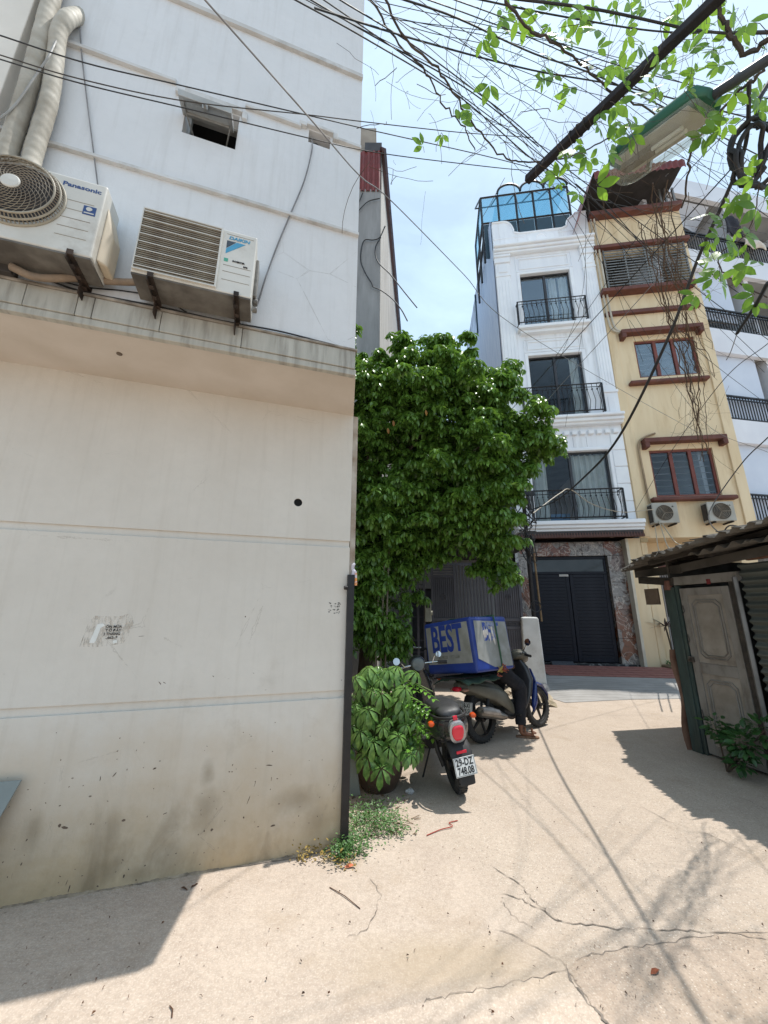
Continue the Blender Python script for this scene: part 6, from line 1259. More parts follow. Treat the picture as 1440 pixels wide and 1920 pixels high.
    for s_ in (-1, 1):
        hip, kn, an, ft, toe = limb(s_); f0, t0 = Vector(ft), Vector(toe); d = (t0-f0).normalized(); zb = (0 if s_ < 0 else .222)
        S = bpy.data.objects.new('sandal', None); col.objects.link(S); S.parent = T
        side = Vector((-d.y, d.x, 0)); m = MB(); cc = f0-d*.05
        pts = [(-.02, .028), (.03, .038), (.12, .042), (.20, .050), (.255, .040), (.275, .015)]
        ring = [cc+d*a+side*b for a, b in pts]+[cc+d*a-side*b for a, b in reversed(pts)]
        m.prism([(p.x, p.y) for p in ring], zb+.001, zb+.022, 'z'); m.build('sole', mat('sandal_tan', rgb('#8a6a55'), rgb('#73563f'), 8, .8), S, bevel=.004)
        for q in (.10, .19):
            m = MB(); c = cc+d*q; m.tube(spline([c+side*.045+Vector((0, 0, zb+.02)), c+side*.03+Vector((0, 0, zb+.065)), c+Vector((0, 0, zb+.078)), c-side*.03+Vector((0, 0, zb+.065)), c-side*.045+Vector((0, 0, zb+.02))], 4), .011, 6); m.build('strap', mat('sandal_strap', rgb('#9c6a4b'), rgb('#7f5238'), 8, .7), S, True)
        for k in range(5):
            m = MB(); c = cc+d*(.228-.006*abs(k-1.5))+side*((k-2)*.016*(1 if s_ > 0 else -1)); m.tube([c-d*.03+Vector((0, 0, zb+.035)), c+Vector((0, 0, zb+.036)), c+d*.018+Vector((0, 0, zb+.030))], [.011, .010, .006], 7); m.build('toe', sk, T, True)
    return T
person()
# ================================================================== FOLIAGE
def leaf_mat(name, c1, c2, trans=.35, rough=.35, scale=7, tcol=None, old=None):
    n = NT(name); g = n.world(); oi = n.n('ShaderNodeObjectInfo')
    f = n.math('ADD', n.math('MULTIPLY', n.ramp(n.noise(g, scale, 3), .3, .7), .75), n.math('MULTIPLY', oi.outputs['Random'], .25))
    c = n.mix(f, c1, c2)
    n.set(col=c, rough=rough, spec=.5)
    t = n.n('ShaderNodeBsdfTranslucent'); n.l(n.mix(.5, c, tcol or tuple(min(1, x*2.2) for x in c2)), t.inputs[0])
    m = n.n('ShaderNodeMixShader'); m.inputs[0].default_value = trans; n.l(n.b.outputs[0], m.inputs[1]); n.l(t.outputs[0], m.inputs[2]); n.l(m.outputs[0], n.out.inputs['Surface'])
    return n.m
def leaf_tpl(L, W, fold=.15, droop=.18, shape=(.55, 1.0, .8), n=3):
    v = [(0, 0, 0)]; f = []
    for i in range(n):
        t = (i+1)/(n+1); w_ = W/2*shape[i]; z = -droop*L*t*t
        v += [(L*t, w_, z+fold*w_), (L*t, 0, z), (L*t, -w_, z+fold*w_)]
    v.append((L, 0, -droop*L)); e = len(v)-1
    f += [(0, 2, 1), (0, 3, 2)]
    for i in range(n-1):
        a = 1+3*i; b = a+3; f += [(a, a+1, b+1, b), (a+1, a+2, b+2, b+1)]
    a = 1+3*(n-1); f += [(a, a+1, e), (a+1, a+2, e)]
    return np.array(v, float), f
def frames(pos, dirs, roll=None):
    d = dirs/np.linalg.norm(dirs, axis=1, keepdims=True); up = np.tile([0, 0, 1.0], (len(d), 1)); y = np.cross(up, d); nl = np.linalg.norm(y, axis=1, keepdims=True); y = np.where(nl > 1e-4, y/np.maximum(nl, 1e-6), [[0, 1, 0]]); z = np.cross(d, y)
    if roll is not None:
        c, s = np.cos(roll)[:, None], np.sin(roll)[:, None]; y, z = y*c+z*s, z*c-y*s
    M = np.zeros((len(d), 4, 4)); M[:, :3, 0] = d; M[:, :3, 1] = y; M[:, :3, 2] = z; M[:, :3, 3] = pos; M[:, 3, 3] = 1; return M
def scatter(tpl, Ms, sc):
    V, F = tpl; n = len(V); Ms = Ms.copy(); Ms[:, :3, :3] *= sc[:, None, None]
    P = np.einsum('kij,nj->kni', Ms[:, :3, :3], V)+Ms[:, None, :3, 3]
    m = MB(); m.v = P.reshape(-1, 3).tolist(); m.f = [tuple(i+k*n for i in f) for k in range(len(Ms)) for f in F]; return m
def tpl_mesh(name, tpl, mt): m = MB(); m.v = tpl[0].tolist(); m.f = list(tpl[1]); return m.mesh(name, mt, True)
# ------------------------------------------------------------------ the big tree
LFT = leaf_mat('tree_leaf', rgb('#1e3e15'), rgb('#7aa346'), .20, .34, 9.0, rgb('#93bd45'))
TT = leaf_tpl(.100, .038, .22, .36, (.5, 1.0, .92))
lobes = [(-.45,6.5,5.95,1.0,.9,.85),(.55,6.35,6.15,.75,.8,.72),(1.45,6.35,5.75,.75,.8,.72),(2.15,6.25,5.35,.62,.75,.68),(2.5,6.15,4.55,.62,.7,.66),(2.72,6.1,4.2,.42,.5,.42),(-.3,6.2,4.75,1.05,.95,.95),(.85,5.95,4.9,1.0,.85,1.0),(1.7,6.0,4.3,.9,.85,.95),(-.2,6.3,3.4,.95,.9,.95),(.9,6.15,3.4,.85,.85,.8),(1.7,6.2,3.2,.7,.8,.65),(2.15,6.35,2.75,.48,.55,.62),(2.25,6.45,2.2,.30,.4,.42),(-.35,6.4,2.2,.55,.6,.8),(1.1,6.5,5.2,1.2,1.1,1.0),(-.1,5.9,5.5,.7,.6,.6),(-.5,6.2,1.4,.35,.4,.55),(.4,6.9,3.5,1.2,.9,1.0),(1.5,6.9,3.9,1.1,.9,1.0),(.3,6.9,5.2,1.3,.8,1.1),(1.2,5.9,3.0,.6,.6,.55),(.2,5.95,2.95,.7,.6,.55),(1.9,5.9,3.6,.6,.6,.6),(-.1,6.8,2.2,.7,.5,.9),(.45,6.6,2.5,.6,.6,.5),(.6,8.0,4.6,1.5,.9,1.2),(1.9,7.8,4.4,1.0,.9,1.0),(-.6,7.4,4.2,.8,.8,1.6),(-.45,6.3,2.7,.5,.5,.8),(-.25,6.1,1.7,.3,.35,.6),(-.05,6.2,1.15,.32,.3,.5),(.25,6.5,1.9,.35,.35,.8),(.3,6.5,2.6,.5,.4,.5),(-.4,6.0,2.1,.4,.35,.7),(1.0,6.3,2.75,.6,.5,.35)]  # rearmost lobes stand unseen, added to keep light off the gate
lobes = [(a[0]-.34 if a[0] > 1.9 else (a[0]-.1 if a[0] > 1.4 else a[0]), a[1], a[2]-(.06 if a[2] > 5.2 else 0), *a[3:]) for a in lobes]
vol = np.array([a[3]*a[4]*a[5] for a in lobes]); cen = []; outw = []
rg = np.random.default_rng(5)
for a, v in zip(lobes, vol):
    A3, R3 = np.array(a[:3]), np.array(a[3:])
    nt_ = int(17*v**.67)+6                                   # leafy tufts standing off the bough ends, dark gaps between
    d = rg.normal(size=(nt_, 3)); d /= np.linalg.norm(d, axis=1, keepdims=True); d[:, 2] = np.where(d[:, 2] < -.55, -d[:, 2]*.6, d[:, 2])
    for q_ in d:
        t0 = A3+q_*R3*rg.uniform(.70, 1.12); tr_ = rg.uniform(.13, .30); kk = int(rg.uniform(16, 28)*(tr_/.2)**1.3)
        e = rg.normal(size=(kk, 3)); e /= np.linalg.norm(e, axis=1, keepdims=True); e[:, 2] = np.abs(e[:, 2])*.9-.25
        cen.append(t0+e*tr_*rg.uniform(.5, 1.05, (kk, 1))); outw.append(e*.6+q_*.5)
    k = int(190*v**.67)+12; d = rg.normal(size=(k, 3)); d /= np.linalg.norm(d, axis=1, keepdims=True)
    cen.append(A3+d*R3*rg.uniform(.3, .8, (k, 1))); outw.append(d)
cen = np.concatenate(cen); outw = np.concatenate(outw)
pos, dr, sc = [], [], []
for c, o in zip(cen, outw):
    k = rg.integers(8, 14); ph = rg.uniform(0, 6.28)
    ax = np.array([o[0]*.7, o[1]*.7-.15, .65]); ax /= np.linalg.norm(ax); u = np.cross(ax, [0, 1, .1]); u /= np.linalg.norm(u); v = np.cross(ax, u)
    for j in range(k):
        a = ph+j*2.4; el = rg.uniform(-.55, .35)
        d = (u*math.cos(a)+v*math.sin(a))*math.cos(el)+ax*math.sin(el); d[2] -= .25
        pos.append(c-ax*.05*(j/k)); dr.append(d); sc.append(rg.uniform(.6, 1.4))
pos, dr, sc = np.array(pos), np.array(dr), np.array(sc)
Ms = frames(pos, dr, rg.uniform(-.5, .5, len(pos)))
TREE = thing('broadleaf_tree', 'big dense green tree with drooping leaf whorls between the houses', 'tree', (-.35, 7.25, 0))
off = np.array([-.35, 7.25, 0]); Ms[:, :3, 3] -= off
near = np.argsort(pos[:, 1]+.15*np.abs(pos[:, 0]-1.2))[:300]; mask = np.ones(len(pos), bool); mask[near] = False
print('tree leaves', len(pos)); o = scatter(TT, Ms[mask], sc[mask]).build('crown', LFT, TREE, True); o['kind'] = 'stuff'
me = tpl_mesh('leaf', TT, LFT)
for i in near: linkcopy('leaf', me, TREE, Matrix(Ms[i].tolist()) @ Matrix.Scale(sc[i], 4))
BRKM = mat('bark', rgb('#5a4c3f'), rgb('#433a31'), 8, .9, .4, 30, stretch=(2, 2, .5))
m = MB(); m.tube(spline([(0, 0, 0), (.05, -.05, 1.0), (-.03, .02, 2.0), (.1, 0, 3.0), (.15, -.1, 4.2)], 5), [.15, .145, .14, .135, .13, .125, .12, .118, .115, .11, .108, .105, .1, .095, .09, .085, .08, .075, .07, .065, .06], 10); m.build('trunk', BRKM, TREE, True)
for a in [q_ for q_ in lobes[:14] if q_[2] > 3.8]:
    t = np.array(a[:3])-off; z0 = max(2.6, t[2]*.6); m = MB(); p0 = Vector((.05, 0, z0)); p1 = Vector(t.tolist()); m.tube(spline([p0, p0.lerp(p1, .5)+Vector((0, 0, .2)), p1], 5), [.05, .047, .043, .04, .036, .032, .028, .024, .02, .016, .012], 6); m.build('limb', BRKM, TREE, True)
for px, py in ((723, 1150), (705, 1200), (715, 1080)):
    p = atY(px, py, 6.0); m = MB(); m.tube(spline([(p.x+.38, p.y-7.25, .0), (p.x+.35, p.y-7.25, .8), (p.x+.37, p.y-7.25, 1.6), (p.x+.4, p.y-7.1, 2.6)], 5), .012, 5); m.build('stem', mat('stem_pale', rgb('#8b8170'), rgb('#756b5b'), 6, .9), TREE, True)
yl = leaf_mat('leaf_old', rgb('#a0701c'), rgb('#8a5a1e'), .3, .4)
mo = tpl_mesh('yellow_leaf', TT, yl)
for px, py in ((737, 788), (727, 802), (798, 768)):
    p = atY(px, py, 5.25); linkcopy('yellow_leaf', mo, TREE, Matrix.Translation((p.x+.35, p.y-7.25, p.z)) @ Euler((.3, 1.2, -1.2)).to_matrix().to_4x4())
# ------------------------------------------------------------------ potted umbrella plant
PT = thing('potted_plant', 'umbrella plant with pale green palmate leaves in a brown glazed pot', 'potted plant', (-.04, 4.18, 0))
m = MB(); m.lathe([(.15, 0), (.17, .02), (.22, .12), (.245, .24), (.24, .33), (.255, .345), (.255, .37), (.235, .37), (.225, .33), (.001, .32)], 28); m.build('pot', mat('pot_glaze', rgb('#5a4a3e'), rgb('#463930'), 4, .3, .05, 20, dirt=rgb('#2f2620')), PT, True)
m = MB(); m.lathe([(.22, .335), (.001, .345)], 20); m.build('soil', mat('soil', rgb('#3b2f25'), rgb('#2a211a'), 20, .95, .5, 40), PT)
UL = leaf_mat('umbrella_leaf', rgb('#2f5a25'), rgb('#86aa5c'), .22, .3, 26, rgb('#a8c860'))
lt = leaf_tpl(.125, .050, .3, .55, (.5, .95, 1.0)); V0, F0 = lt; Vs = []; Fs = []; k8 = 7
for j in range(k8):
    a = 2*math.pi*j/k8; dv = V0.copy(); dv[:, 0] += .012; tl_ = .35; x = dv[:, 0]*math.cos(tl_)+dv[:, 2]*math.sin(tl_); z = -dv[:, 0]*math.sin(tl_)+dv[:, 2]*math.cos(tl_)
    q = np.stack([x*math.cos(a)-dv[:, 1]*math.sin(a), x*math.sin(a)+dv[:, 1]*math.cos(a), z], 1)*(1-.12*(j % 2)); o_ = len(Vs)*len(V0); Vs.append(q); Fs += [tuple(i+o_ for i in f) for f in F0]
ume = tpl_mesh('palmate_leaf', (np.concatenate(Vs), Fs), UL); rp = random.Random(9)
clus = []
for _ in range(110):
    th = rp.uniform(0, 6.28); h = rp.uniform(.34, 1.06); rr = (.10+.34*math.sin(min(1, (1.12-h)/.8)*1.6))*rp.uniform(.6, 1.0)
    clus.append((Vector((rr*math.cos(th)*1.15, rr*math.sin(th), h)), rp.uniform(.6, 1.25)))
for px, py, Y, s_ in ((690,1250,4.1,1.1),(745,1250,4.1,1.1),(780,1260,4.05,1.0),(715,1300,3.9,1.1),(690,1330,3.85,1.1),(700,1390,3.8,1.15),(730,1400,3.8,1.1),(690,1420,3.8,1.2),(715,1440,3.75,1.15),(760,1290,3.9,1.0),(665,1270,3.9,1.0),(675,1370,3.85,1.1),(748,1380,3.8,1.0)):
    p = atY(px, py, Y); clus.append((p-PT.location, s_))
for p, s_ in clus:
    d = Vector((p.x, p.y-.25, .75)).normalized(); q = d.to_track_quat('Z', 'Y').to_matrix().to_4x4() @ Matrix.Rotation(rp.uniform(0, 6), 4, 'Z'); linkcopy('palmate_leaf', ume, PT, Matrix.Translation(p) @ q @ Matrix.Scale(s_, 4))
m = MB()
for p, s_ in clus: m.tube([(p.x*.12, p.y*.12, .33), (p.x*.55, p.y*.55, .33+(p.z-.33)*.65), tuple(p)], [.008, .005, .003], 4)
o = m.build('petioles', mat('petiole', rgb('#5d6b3a'), None, 5, .7), PT, True); o['kind'] = 'stuff'
# pinnate shrub reaching over the scooter
PS = thing('pinnate_shrub', 'arching shrub sprays with pinnate bright green leaflets beside the black scooter', 'shrub', (.12, 4.45, 0))
PLM = leaf_mat('pinnate_leaf', rgb('#4f8a2c'), rgb('#86b548'), .35, .35, 9, rgb('#bfe058')); lt2 = leaf_tpl(.075, .034, .2, .2, (.8, 1.0, .6))
ends = [(820, 1300), (815, 1330), (822, 1345), (808, 1365), (800, 1385), (818, 1375), (770, 1310), (785, 1285), (760, 1345), (775, 1395), (750, 1330)]
lme = None
fr_tpl = []; Vs = []; Fs = []
for j in range(7):
    for s_ in (-1, 1):
        a = s_*1.0; x0_ = .05+j*.05; c, s2 = math.cos(a), math.sin(a); q = np.stack([lt2[0][:, 0]*c-lt2[0][:, 1]*s2+x0_, lt2[0][:, 0]*s2+lt2[0][:, 1]*c, lt2[0][:, 2]-.25*(x0_**2)*2], 1)*1.0; o_ = len(Vs)*len(lt2[0]); Vs.append(q); Fs += [tuple(i+o_ for i in f) for f in lt2[1]]
fme = tpl_mesh('frond', (np.concatenate(Vs), Fs), PLM)
for i, (px, py) in enumerate(ends):
    e = atY(px, py, 3.95+.05*(i % 3))-PS.location; b = e*.5+Vector((-.05, .1, .18)); d = (e-b); d = Vector((max(.2, d.x+.25), d.y-.1, -.12)).normalized()
    linkcopy('frond', fme, PS, frames(np.array([list(e-d*.38)]), np.array([list(d)]), np.array([rp.uniform(-.3, .3)]))[0].tolist() and Matrix(frames(np.array([list(e-d*.38)]), np.array([list(d)]), np.array([rp.uniform(-.3, .3)]))[0].tolist()))
    m = MB(); m.tube(spline([(0, 0, 0), (e-d*.38)*.5+Vector((0, .05, .25)), e-d*.38, e-d*.05], 5), .005, 4); m.build('stem', mat('petiole', rgb('#5d6b3a')), PS, True)
# ------------------------------------------------------------------ weeds
def weeds(name, label, spots, n, mt, tp, hmax, seed):
    r_ = np.random.default_rng(seed); P = []; D = []; S = []
    for _ in range(n):
        px, py, sp = spots[r_.integers(len(spots))]; q = gnd(px+r_.normal()*sp, py+r_.normal()*sp*.45); h = abs(r_.normal())*hmax*.5
        a = r_.uniform(0, 6.28); P.append((q.x, q.y, .004+h)); D.append((math.cos(a), math.sin(a), r_.uniform(-.2, .9))); S.append(r_.uniform(.6, 1.3))
    o = scatter(tp, frames(np.array(P), np.array(D), r_.uniform(-.6, .6, n)), np.array(S)).build(name, mt, None, True); return tag(o, label, 'weeds', kind='stuff')
wt = leaf_tpl(.022, .011, .2, .2, (.8, 1, .7))
weeds('green_weeds', 'low green weeds growing round the foot of the steel post', [(665,1575,22),(690,1555,22),(715,1540,20),(735,1560,18),(660,1600,18),(700,1520,26),(675,1540,20),(640,1590,12),(640,1610,10),(610,1570,9),(605,1548,7)], 3000, leaf_mat('weed_leaf', rgb('#33592c'), rgb('#638549'), .25, .5, 20), wt, .09, 3)
weeds('dry_weeds', 'yellowed dry weeds at the foot of the plastered wall', [(575,1605,14),(592,1600,12),(565,1615,8),(615,1615,14),(640,1625,16)], 220, leaf_mat('weed_dry', rgb('#9a8038'), rgb('#7d6a3c'), .2, .7, 20), wt, .07, 4)
m = MB(); rl = random.Random(2)
for _ in range(60):
    q = gnd(rl.uniform(640, 780), rl.uniform(1480, 1570)); a = rl.uniform(0, 6.28); l = rl.uniform(.02, .09)
    if rl.random() < .5: dleaf(m, q, rl.uniform(.012, .03), a)
    else: m.tube([q+Vector((0, 0, .004)), q+Vector((math.cos(a)*l, math.sin(a)*l, .012))], .003, 4)
o = m.build('plant_debris', mat('debris_brown', rgb('#5d4a3a'), rgb('#8a735c'), 25, .9)); tag(o, 'dead leaves and twigs heaped beneath the flower pot', 'litter', kind='stuff')
ol = MB(); dleaf(ol, Vector((0, 0, .0)), .035, .3); o = ol.build('orange_leaf', mat('leaf_orange', rgb('#c8714c'), None, 10, .8), loc=gnd(655, 1627)+Vector((0, 0, .006))); tag(o, 'bright orange fallen leaf by the weeds at the wall corner', 'leaf')
# debris beneath pot: white stones
for i, (px, py) in enumerate(((765, 1478), (768, 1455), (772, 1465))):
    q = atY(px, py, 4.05); bmx = bmesh.new(); bmesh.ops.create_icosphere(bmx, subdivisions=2, radius=.022)
    for v in bmx.verts: v.co *= 1+.25*math.sin(v.co.x*200+i)
    me = bpy.data.meshes.new('stone'); bmx.to_mesh(me); bmx.free(); me.materials.append(mat('stone_white', rgb('#c9c9c9'), rgb('#a9a9a9'), 20, .8)); o = bpy.data.objects.new('white_stone', me); col.objects.link(o); o.location = (q.x, q.y, .02); tag(o, ['front white stone of three on the ground beside the flower pot', 'rear white stone of three on the ground beside the flower pot', 'middle white stone of three on the ground beside the flower pot'][i], 'stone', 'white stones beside the flower pot')
# ------------------------------------------------------------------ bush by the shed door, dracaena and planter by the yellow house
def bush(name, label, loc, lobes_, n, mt, tp, seed):
    r_ = np.random.default_rng(seed); T = thing(name, label, 'shrub', loc); P = []; D = []
    for _ in range(n):
        a = lobes_[r_.integers(len(lobes_))]; d = r_.normal(size=3); d /= np.linalg.norm(d); P.append(np.array(a[:3])+d*a[3]*r_.uniform(.4, 1)); D.append((d[0], d[1], d[2]*.5+.1))
    P, D = np.array(P), np.array(D); M_ = frames(P, D, r_.uniform(-.8, .8, n)); S = r_.uniform(.7, 1.25, n); k = min(n, 120); idx = np.argsort(P[:, 0]+P[:, 1])[:k]; mk = np.ones(n, bool); mk[idx] = False
    o = scatter(tp, M_[mk], S[mk]).build('foliage', mt, T, True); o['kind'] = 'stuff'; me = tpl_mesh('leaf', tp, mt)
    for i in idx: linkcopy('leaf', me, T, Matrix(M_[i].tolist()) @ Matrix.Scale(S[i], 4))
    for a in lobes_: m = MB(); m.tube([(0, 0, 0), (a[0]*.6, a[1]*.6, a[2]*.6), a[:3]], [.012, .008, .004], 5); m.build('stem', BRKM, T, True)
q = SF.W(.55, -.28, 0)
bush('shed_bush', 'small dark leaved bush growing in front of the shed door', q, [(.05, -.12, .32, .13), (.0, .05, .42, .13), (.0, -.3, .36, .14), (.1, -.42, .5, .13), (0, -.2, .16, .1)], 330, leaf_mat('bush_leaf', rgb('#2c4a2c'), rgb('#48703a'), .25, .35, 9), leaf_tpl(.085, .045, .2, .2, (.8, 1, .7)), 8)
DP = HF.W(3.28, -.15, .1)
T = thing('dracaena', 'spiky dark red dracaena beside the yellow house gate', 'plant', DP)
m = MB(); m.tube(spline([(0, 0, 0), (.02, 0, .6), (-.02, .02, 1.15)], 5), .022, 6); m.tube(spline([(.02, 0, .35), (.18, -.05, .6), (.26, -.05, .85)], 5), .014, 6); m.build('stem', BRKM, T, True)
dl_ = tpl_mesh('blade', leaf_tpl(.46, .045, .2, .25, (1, 1, .7)), leaf_mat('dracaena_leaf', rgb('#4a2f33'), rgb('#3c3a34'), .15, .4)); 
for k in range(34):
    a = k*2.4; el = .9-.045*(k % 22); c = (-.02, .02, 1.15) if k < 22 else (.26, -.05, .85); d = (math.cos(a)*math.cos(el), math.sin(a)*math.cos(el), math.sin(el)); linkcopy('blade', dl_, T, Matrix(frames(np.array([c]), np.array([d]))[0].tolist()) @ Matrix.Scale(1.0 if k < 22 else .65, 4))
T = thing('brick_planter', 'low rough masonry planter with green ground cover beside the yellow house gate', 'planter', HF.W(3.05, -.5, .06), HF.rz)
m = MB(); m.box(0, 1.3, 0, .5, 0, .22); m.build('curb', mat('masonry', rgb('#8b7a63'), rgb('#6d5e4c'), 6, .95, .4, 24), T, bevel=.03); 
for k in range(5): m = MB(); m.box(.75+.0*k, .95, -.02, .0, .02+.05*k*.8, .055+.05*k*.8) if k < 4 else m.box(.97, 1.2, -.02, .0, .05, .12); m.build('brick', mat('brick_red', rgb('#7c4a3a'), None, 5, .9), T)
r_ = np.random.default_rng(6); n_ = 420; P = np.stack([r_.uniform(.05, .85, n_), r_.uniform(.02, .45, n_), .22+np.abs(r_.normal(size=n_))*.06], 1); D = r_.normal(size=(n_, 3)); o = scatter(leaf_tpl(.06, .03), frames(P, D), r_.uniform(.7, 1.3, n_)).build('ground_cover', leaf_mat('cover_leaf', rgb('#2f5a2a'), rgb('#4c7a3a'), .25, .4, 12), T, True); o['kind'] = 'stuff'
# ================================================================== OVERHEAD: LAMP, POLE, CABLES, VINE
def P3(px, py, fw): return CAM0 + ray(px, py)*fw
# pole just outside the picture on the right, carrying lamp arm, cables and vine
PO = Vector((2.25, .55, 0))
UP2 = thing('street_pole', 'concrete street pole at the right carrying the lamp arm and cables', 'pole', PO)
m = MB(); m.tube([(0, 0, 0), (0, 0, 6.8)], [.13, .09], 14); m.build('shaft', mat('pole_concrete', rgb('#9a958d'), rgb('#85807a'), 5, .9, .2, 40), UP2, True)
m = MB(); m.box(-.14, .14, -.14, .14, 4.95, 5.01); m.box(-.14, .14, -.14, .14, 5.6, 5.66); m.build('clamp', BRK, UP2)
# lamp
A = P3(1168, 322, 0); 
pA = CAM0 + ray(1158, 318)*(2.95/ray(1158, 318).z); pB = CAM0 + ray(1330, 196)*(2.70/ray(1330, 196).z)
LA = thing('street_lamp', 'green topped street lamp with long clear plastic cover hanging over the lane', 'street lamp', pB)
ax = (pA-pB); LN = ax.length; ax.normalize(); sd_ = ax.cross(Vector((0, 0, 1))).normalized(); upv = sd_.cross(ax)
ML = Matrix(((ax.x, sd_.x, upv.x, 0), (ax.y, sd_.y, upv.y, 0), (ax.z, sd_.z, upv.z, 0), (0, 0, 0, 1)))
GRN = mat('lamp_green', rgb('#2b6650'), rgb('#235645'), 4, .5, .03, 40, dirt=rgb('#2f4a3e'))
hw = .118
def lring(x, k, z0, z1, p=5): return [Vector(q) for q in sring((x, 0, (z0+z1)/2), hw*k, (z1-z0)/2, 18, p)]
m = MB(); m.loft([lring(x, k, -.0, h) for x, k, h in ((-.02, .55, .05), (.02, .95, .075), (.08, 1.0, .085), (LN-.12, 1.0, .08), (LN-.03, .97, .07), (LN, .8, .05))], ML); m.build('housing', GRN, LA, True)
CLR = NT('clear_cover'); 
_t = CLR.n('ShaderNodeBsdfTransparent'); _t.inputs[0].default_value = (.93, .94, .90, 1); CLR.set(col=CLR.mix(CLR.ramp(CLR.noise(CLR.vec(), 12, 6), .4, .7), rgb('#d9dcd4'), rgb('#b9b4a4')), rough=.25, spec=.6)
_m = CLR.n('ShaderNodeMixShader'); _m.inputs[0].default_value = .24; CLR.l(_t.outputs[0], _m.inputs[1]); CLR.l(CLR.b.outputs[0], _m.inputs[2]); CLR.l(_m.outputs[0], CLR.out.inputs['Surface']); CLR = CLR.m
m = MB(); rings = []
for x, k, d in ((.0, .80, .05), (.02, .96, .10), (.07, .97, .125), (LN-.10, .97, .125), (LN-.04, .95, .11), (LN-.005, .78, .05)):
    rings.append([(x, hw*k*math.cos(t)*(1-.22*abs(math.sin(t))**3), -.004-d*abs(math.sin(t))**.6) for t in [math.pi*j/14 for j in range(15)]])
n_ = 15; vs_ = [p for r in rings for p in r]; m.add(vs_, [(i*n_+k, i*n_+k+1, (i+1)*n_+k+1, (i+1)*n_+k) for i in range(len(rings)-1) for k in range(n_-1)]+[tuple(range(n_)), tuple(range((len(rings)-1)*n_, len(rings)*n_))[::-1]], ML); o = m.build('clear_cover', CLR, LA, True)
m = MB(); m.box(.05, LN-.05, -hw*.8, hw*.8, -.012, -.006, ML); m.build('reflector', mat('reflector_grey', rgb('#c2bbae'), rgb('#a8a092'), 5, .4), LA)
m = MB(); m.box(LN*.55, LN*.9, -.03, .03, -.05, -.0125, ML); m.build('ballast', mat('ballast_tan', rgb('#6e5f4d'), None, 5, .6), LA)
m = MB(); m.cyl((.12, .015, -.045), (LN*.52, .015, -.045), .012, 10, M=ML); m.build('tube_lamp', mat('tube_white', rgb('#d9d8d2'), None, 4, .3), LA); m = MB(); m.cyl((.12, -.02, -.045), (LN*.52, -.02, -.045), .012, 10, M=ML); m.build('tube_lamp', mat('tube_white', rgb('#d9d8d2')), LA)
for x in (.13, LN-.16):
    m = MB(); m.box(x, x+.03, hw*.9, hw*1.06, -.035, .03, ML); m.box(x+.005, x+.025, hw*1.0, hw*1.12, -.05, -.02, ML); m.build('clip', AL, LA)
arm0 = (pB-PO); m = MB(); 
LAp = pB; e_ = UP2.location
m = MB(); m.tube(spline([(.05*ax.x, .05*ax.y, .05*ax.z+.05), tuple(-ax*.25+Vector((0, 0, .02))), tuple(-ax*.6), tuple((PO+Vector((0, 0, 4.15)))-pB)], 6), .026, 9); m.build('arm', mat('arm_grey', rgb('#4a4d52'), rgb('#3b3d41'), 5, .5), LA, True)
# dark timber pole hanging in the cables
q0 = CAM0 + ray(988, 338)*(3.2/ray(988, 338).z); q1 = CAM0 + ray(1290, 50)*(3.0/ray(1290, 50).z); dq = (q1-q0)
TP = thing('dark_timber_pole', 'dark square timber pole slung diagonally among the cables above the lane', 'pole', q0)
m = MB(); M = basis((0, 0, 0), dq, Vector((0, 0, 1)).cross(dq)); m.box(0, dq.length+.5, -.026, .026, -.026, .026, M); m.build('beam', mat('timber_black', rgb('#262226'), rgb('#1d1a1d'), 9, .8, .2, 50), TP, bevel=.006)
for k in range(3):
    c_ = dq.normalized()*(.38+.05*k); e1_ = dq.normalized().orthogonal().normalized(); e2_ = dq.normalized().cross(e1_); m = MB(); m.tube([c_+(e1_*math.cos(t)+e2_*math.sin(t))*.038 for t in [2*math.pi*j/14 for j in range(15)]], .004, 5); m.build('binding_wire', CBL, TP)
# cables -------------------------------------------------------------
def cable(pts, r, label, mt=None, sag=0.0, group='overhead cables', k=8):
    P = spline([P3(*p) for p in pts], k); n = len(P)
    if sag: P = [p-Vector((0, 0, sag*4*(i/(n-1))*(1-i/(n-1)))) for i, p in enumerate(P)]
    m = MB(); o0 = P[0]; m.tube([p-o0 for p in P], r, 6); o = m.build('overhead_cable', mt or CBL, None, True, loc=o0); return tag(o, label, 'cable', group)
def over(px, py):                 # depth at which this cable hangs above the straight line its shadow draws on the lane
    r = ray(px, py); kx, ky = .2537, .0864; A_, B_ = 1.306, .2066
    # (r.x f - kx(z0 + r.z f)) = A + B((r.y f - ky(z0 + r.z f)) - 2.02)
    return (A_-B_*2.02+CAMZ*(kx-B_*ky))/(r.x-kx*r.z-B_*(r.y-ky*r.z))
cable([(1405,150,2.3)]+[(x_, y_, over(x_, y_)) for x_, y_ in ((1398,270),(1360,370),(1308,487),(1250,640),(1160,820),(1095,895))]+[(1040,940,7.6),(998,955,8.8)], .012, 'thickest black cable sweeping from the top right down to the pole beside the tree')
cable([(1440,530,2.5),(1415,575,2.7),(1382,625,3.0)], .012, 'short thick black cable stub with a frayed end at the right edge')
cable([(1382,625,3.0),(1370,660,3.2),(1362,675,3.3)], .003, 'thin wire trailing from the frayed cable stub', CBG)
cable([(1395,290,2.6),(1345,345,2.9),(1130,580,4.5),(955,772,6.5)], .005, 'black cable running down left from the coil to the tree crown')
cable([(1400,300,2.6),(1280,470,3.6),(1040,735,6.0),(1010,775,6.4)], .004, 'thin grey cable just below the one running into the tree crown', CBG)
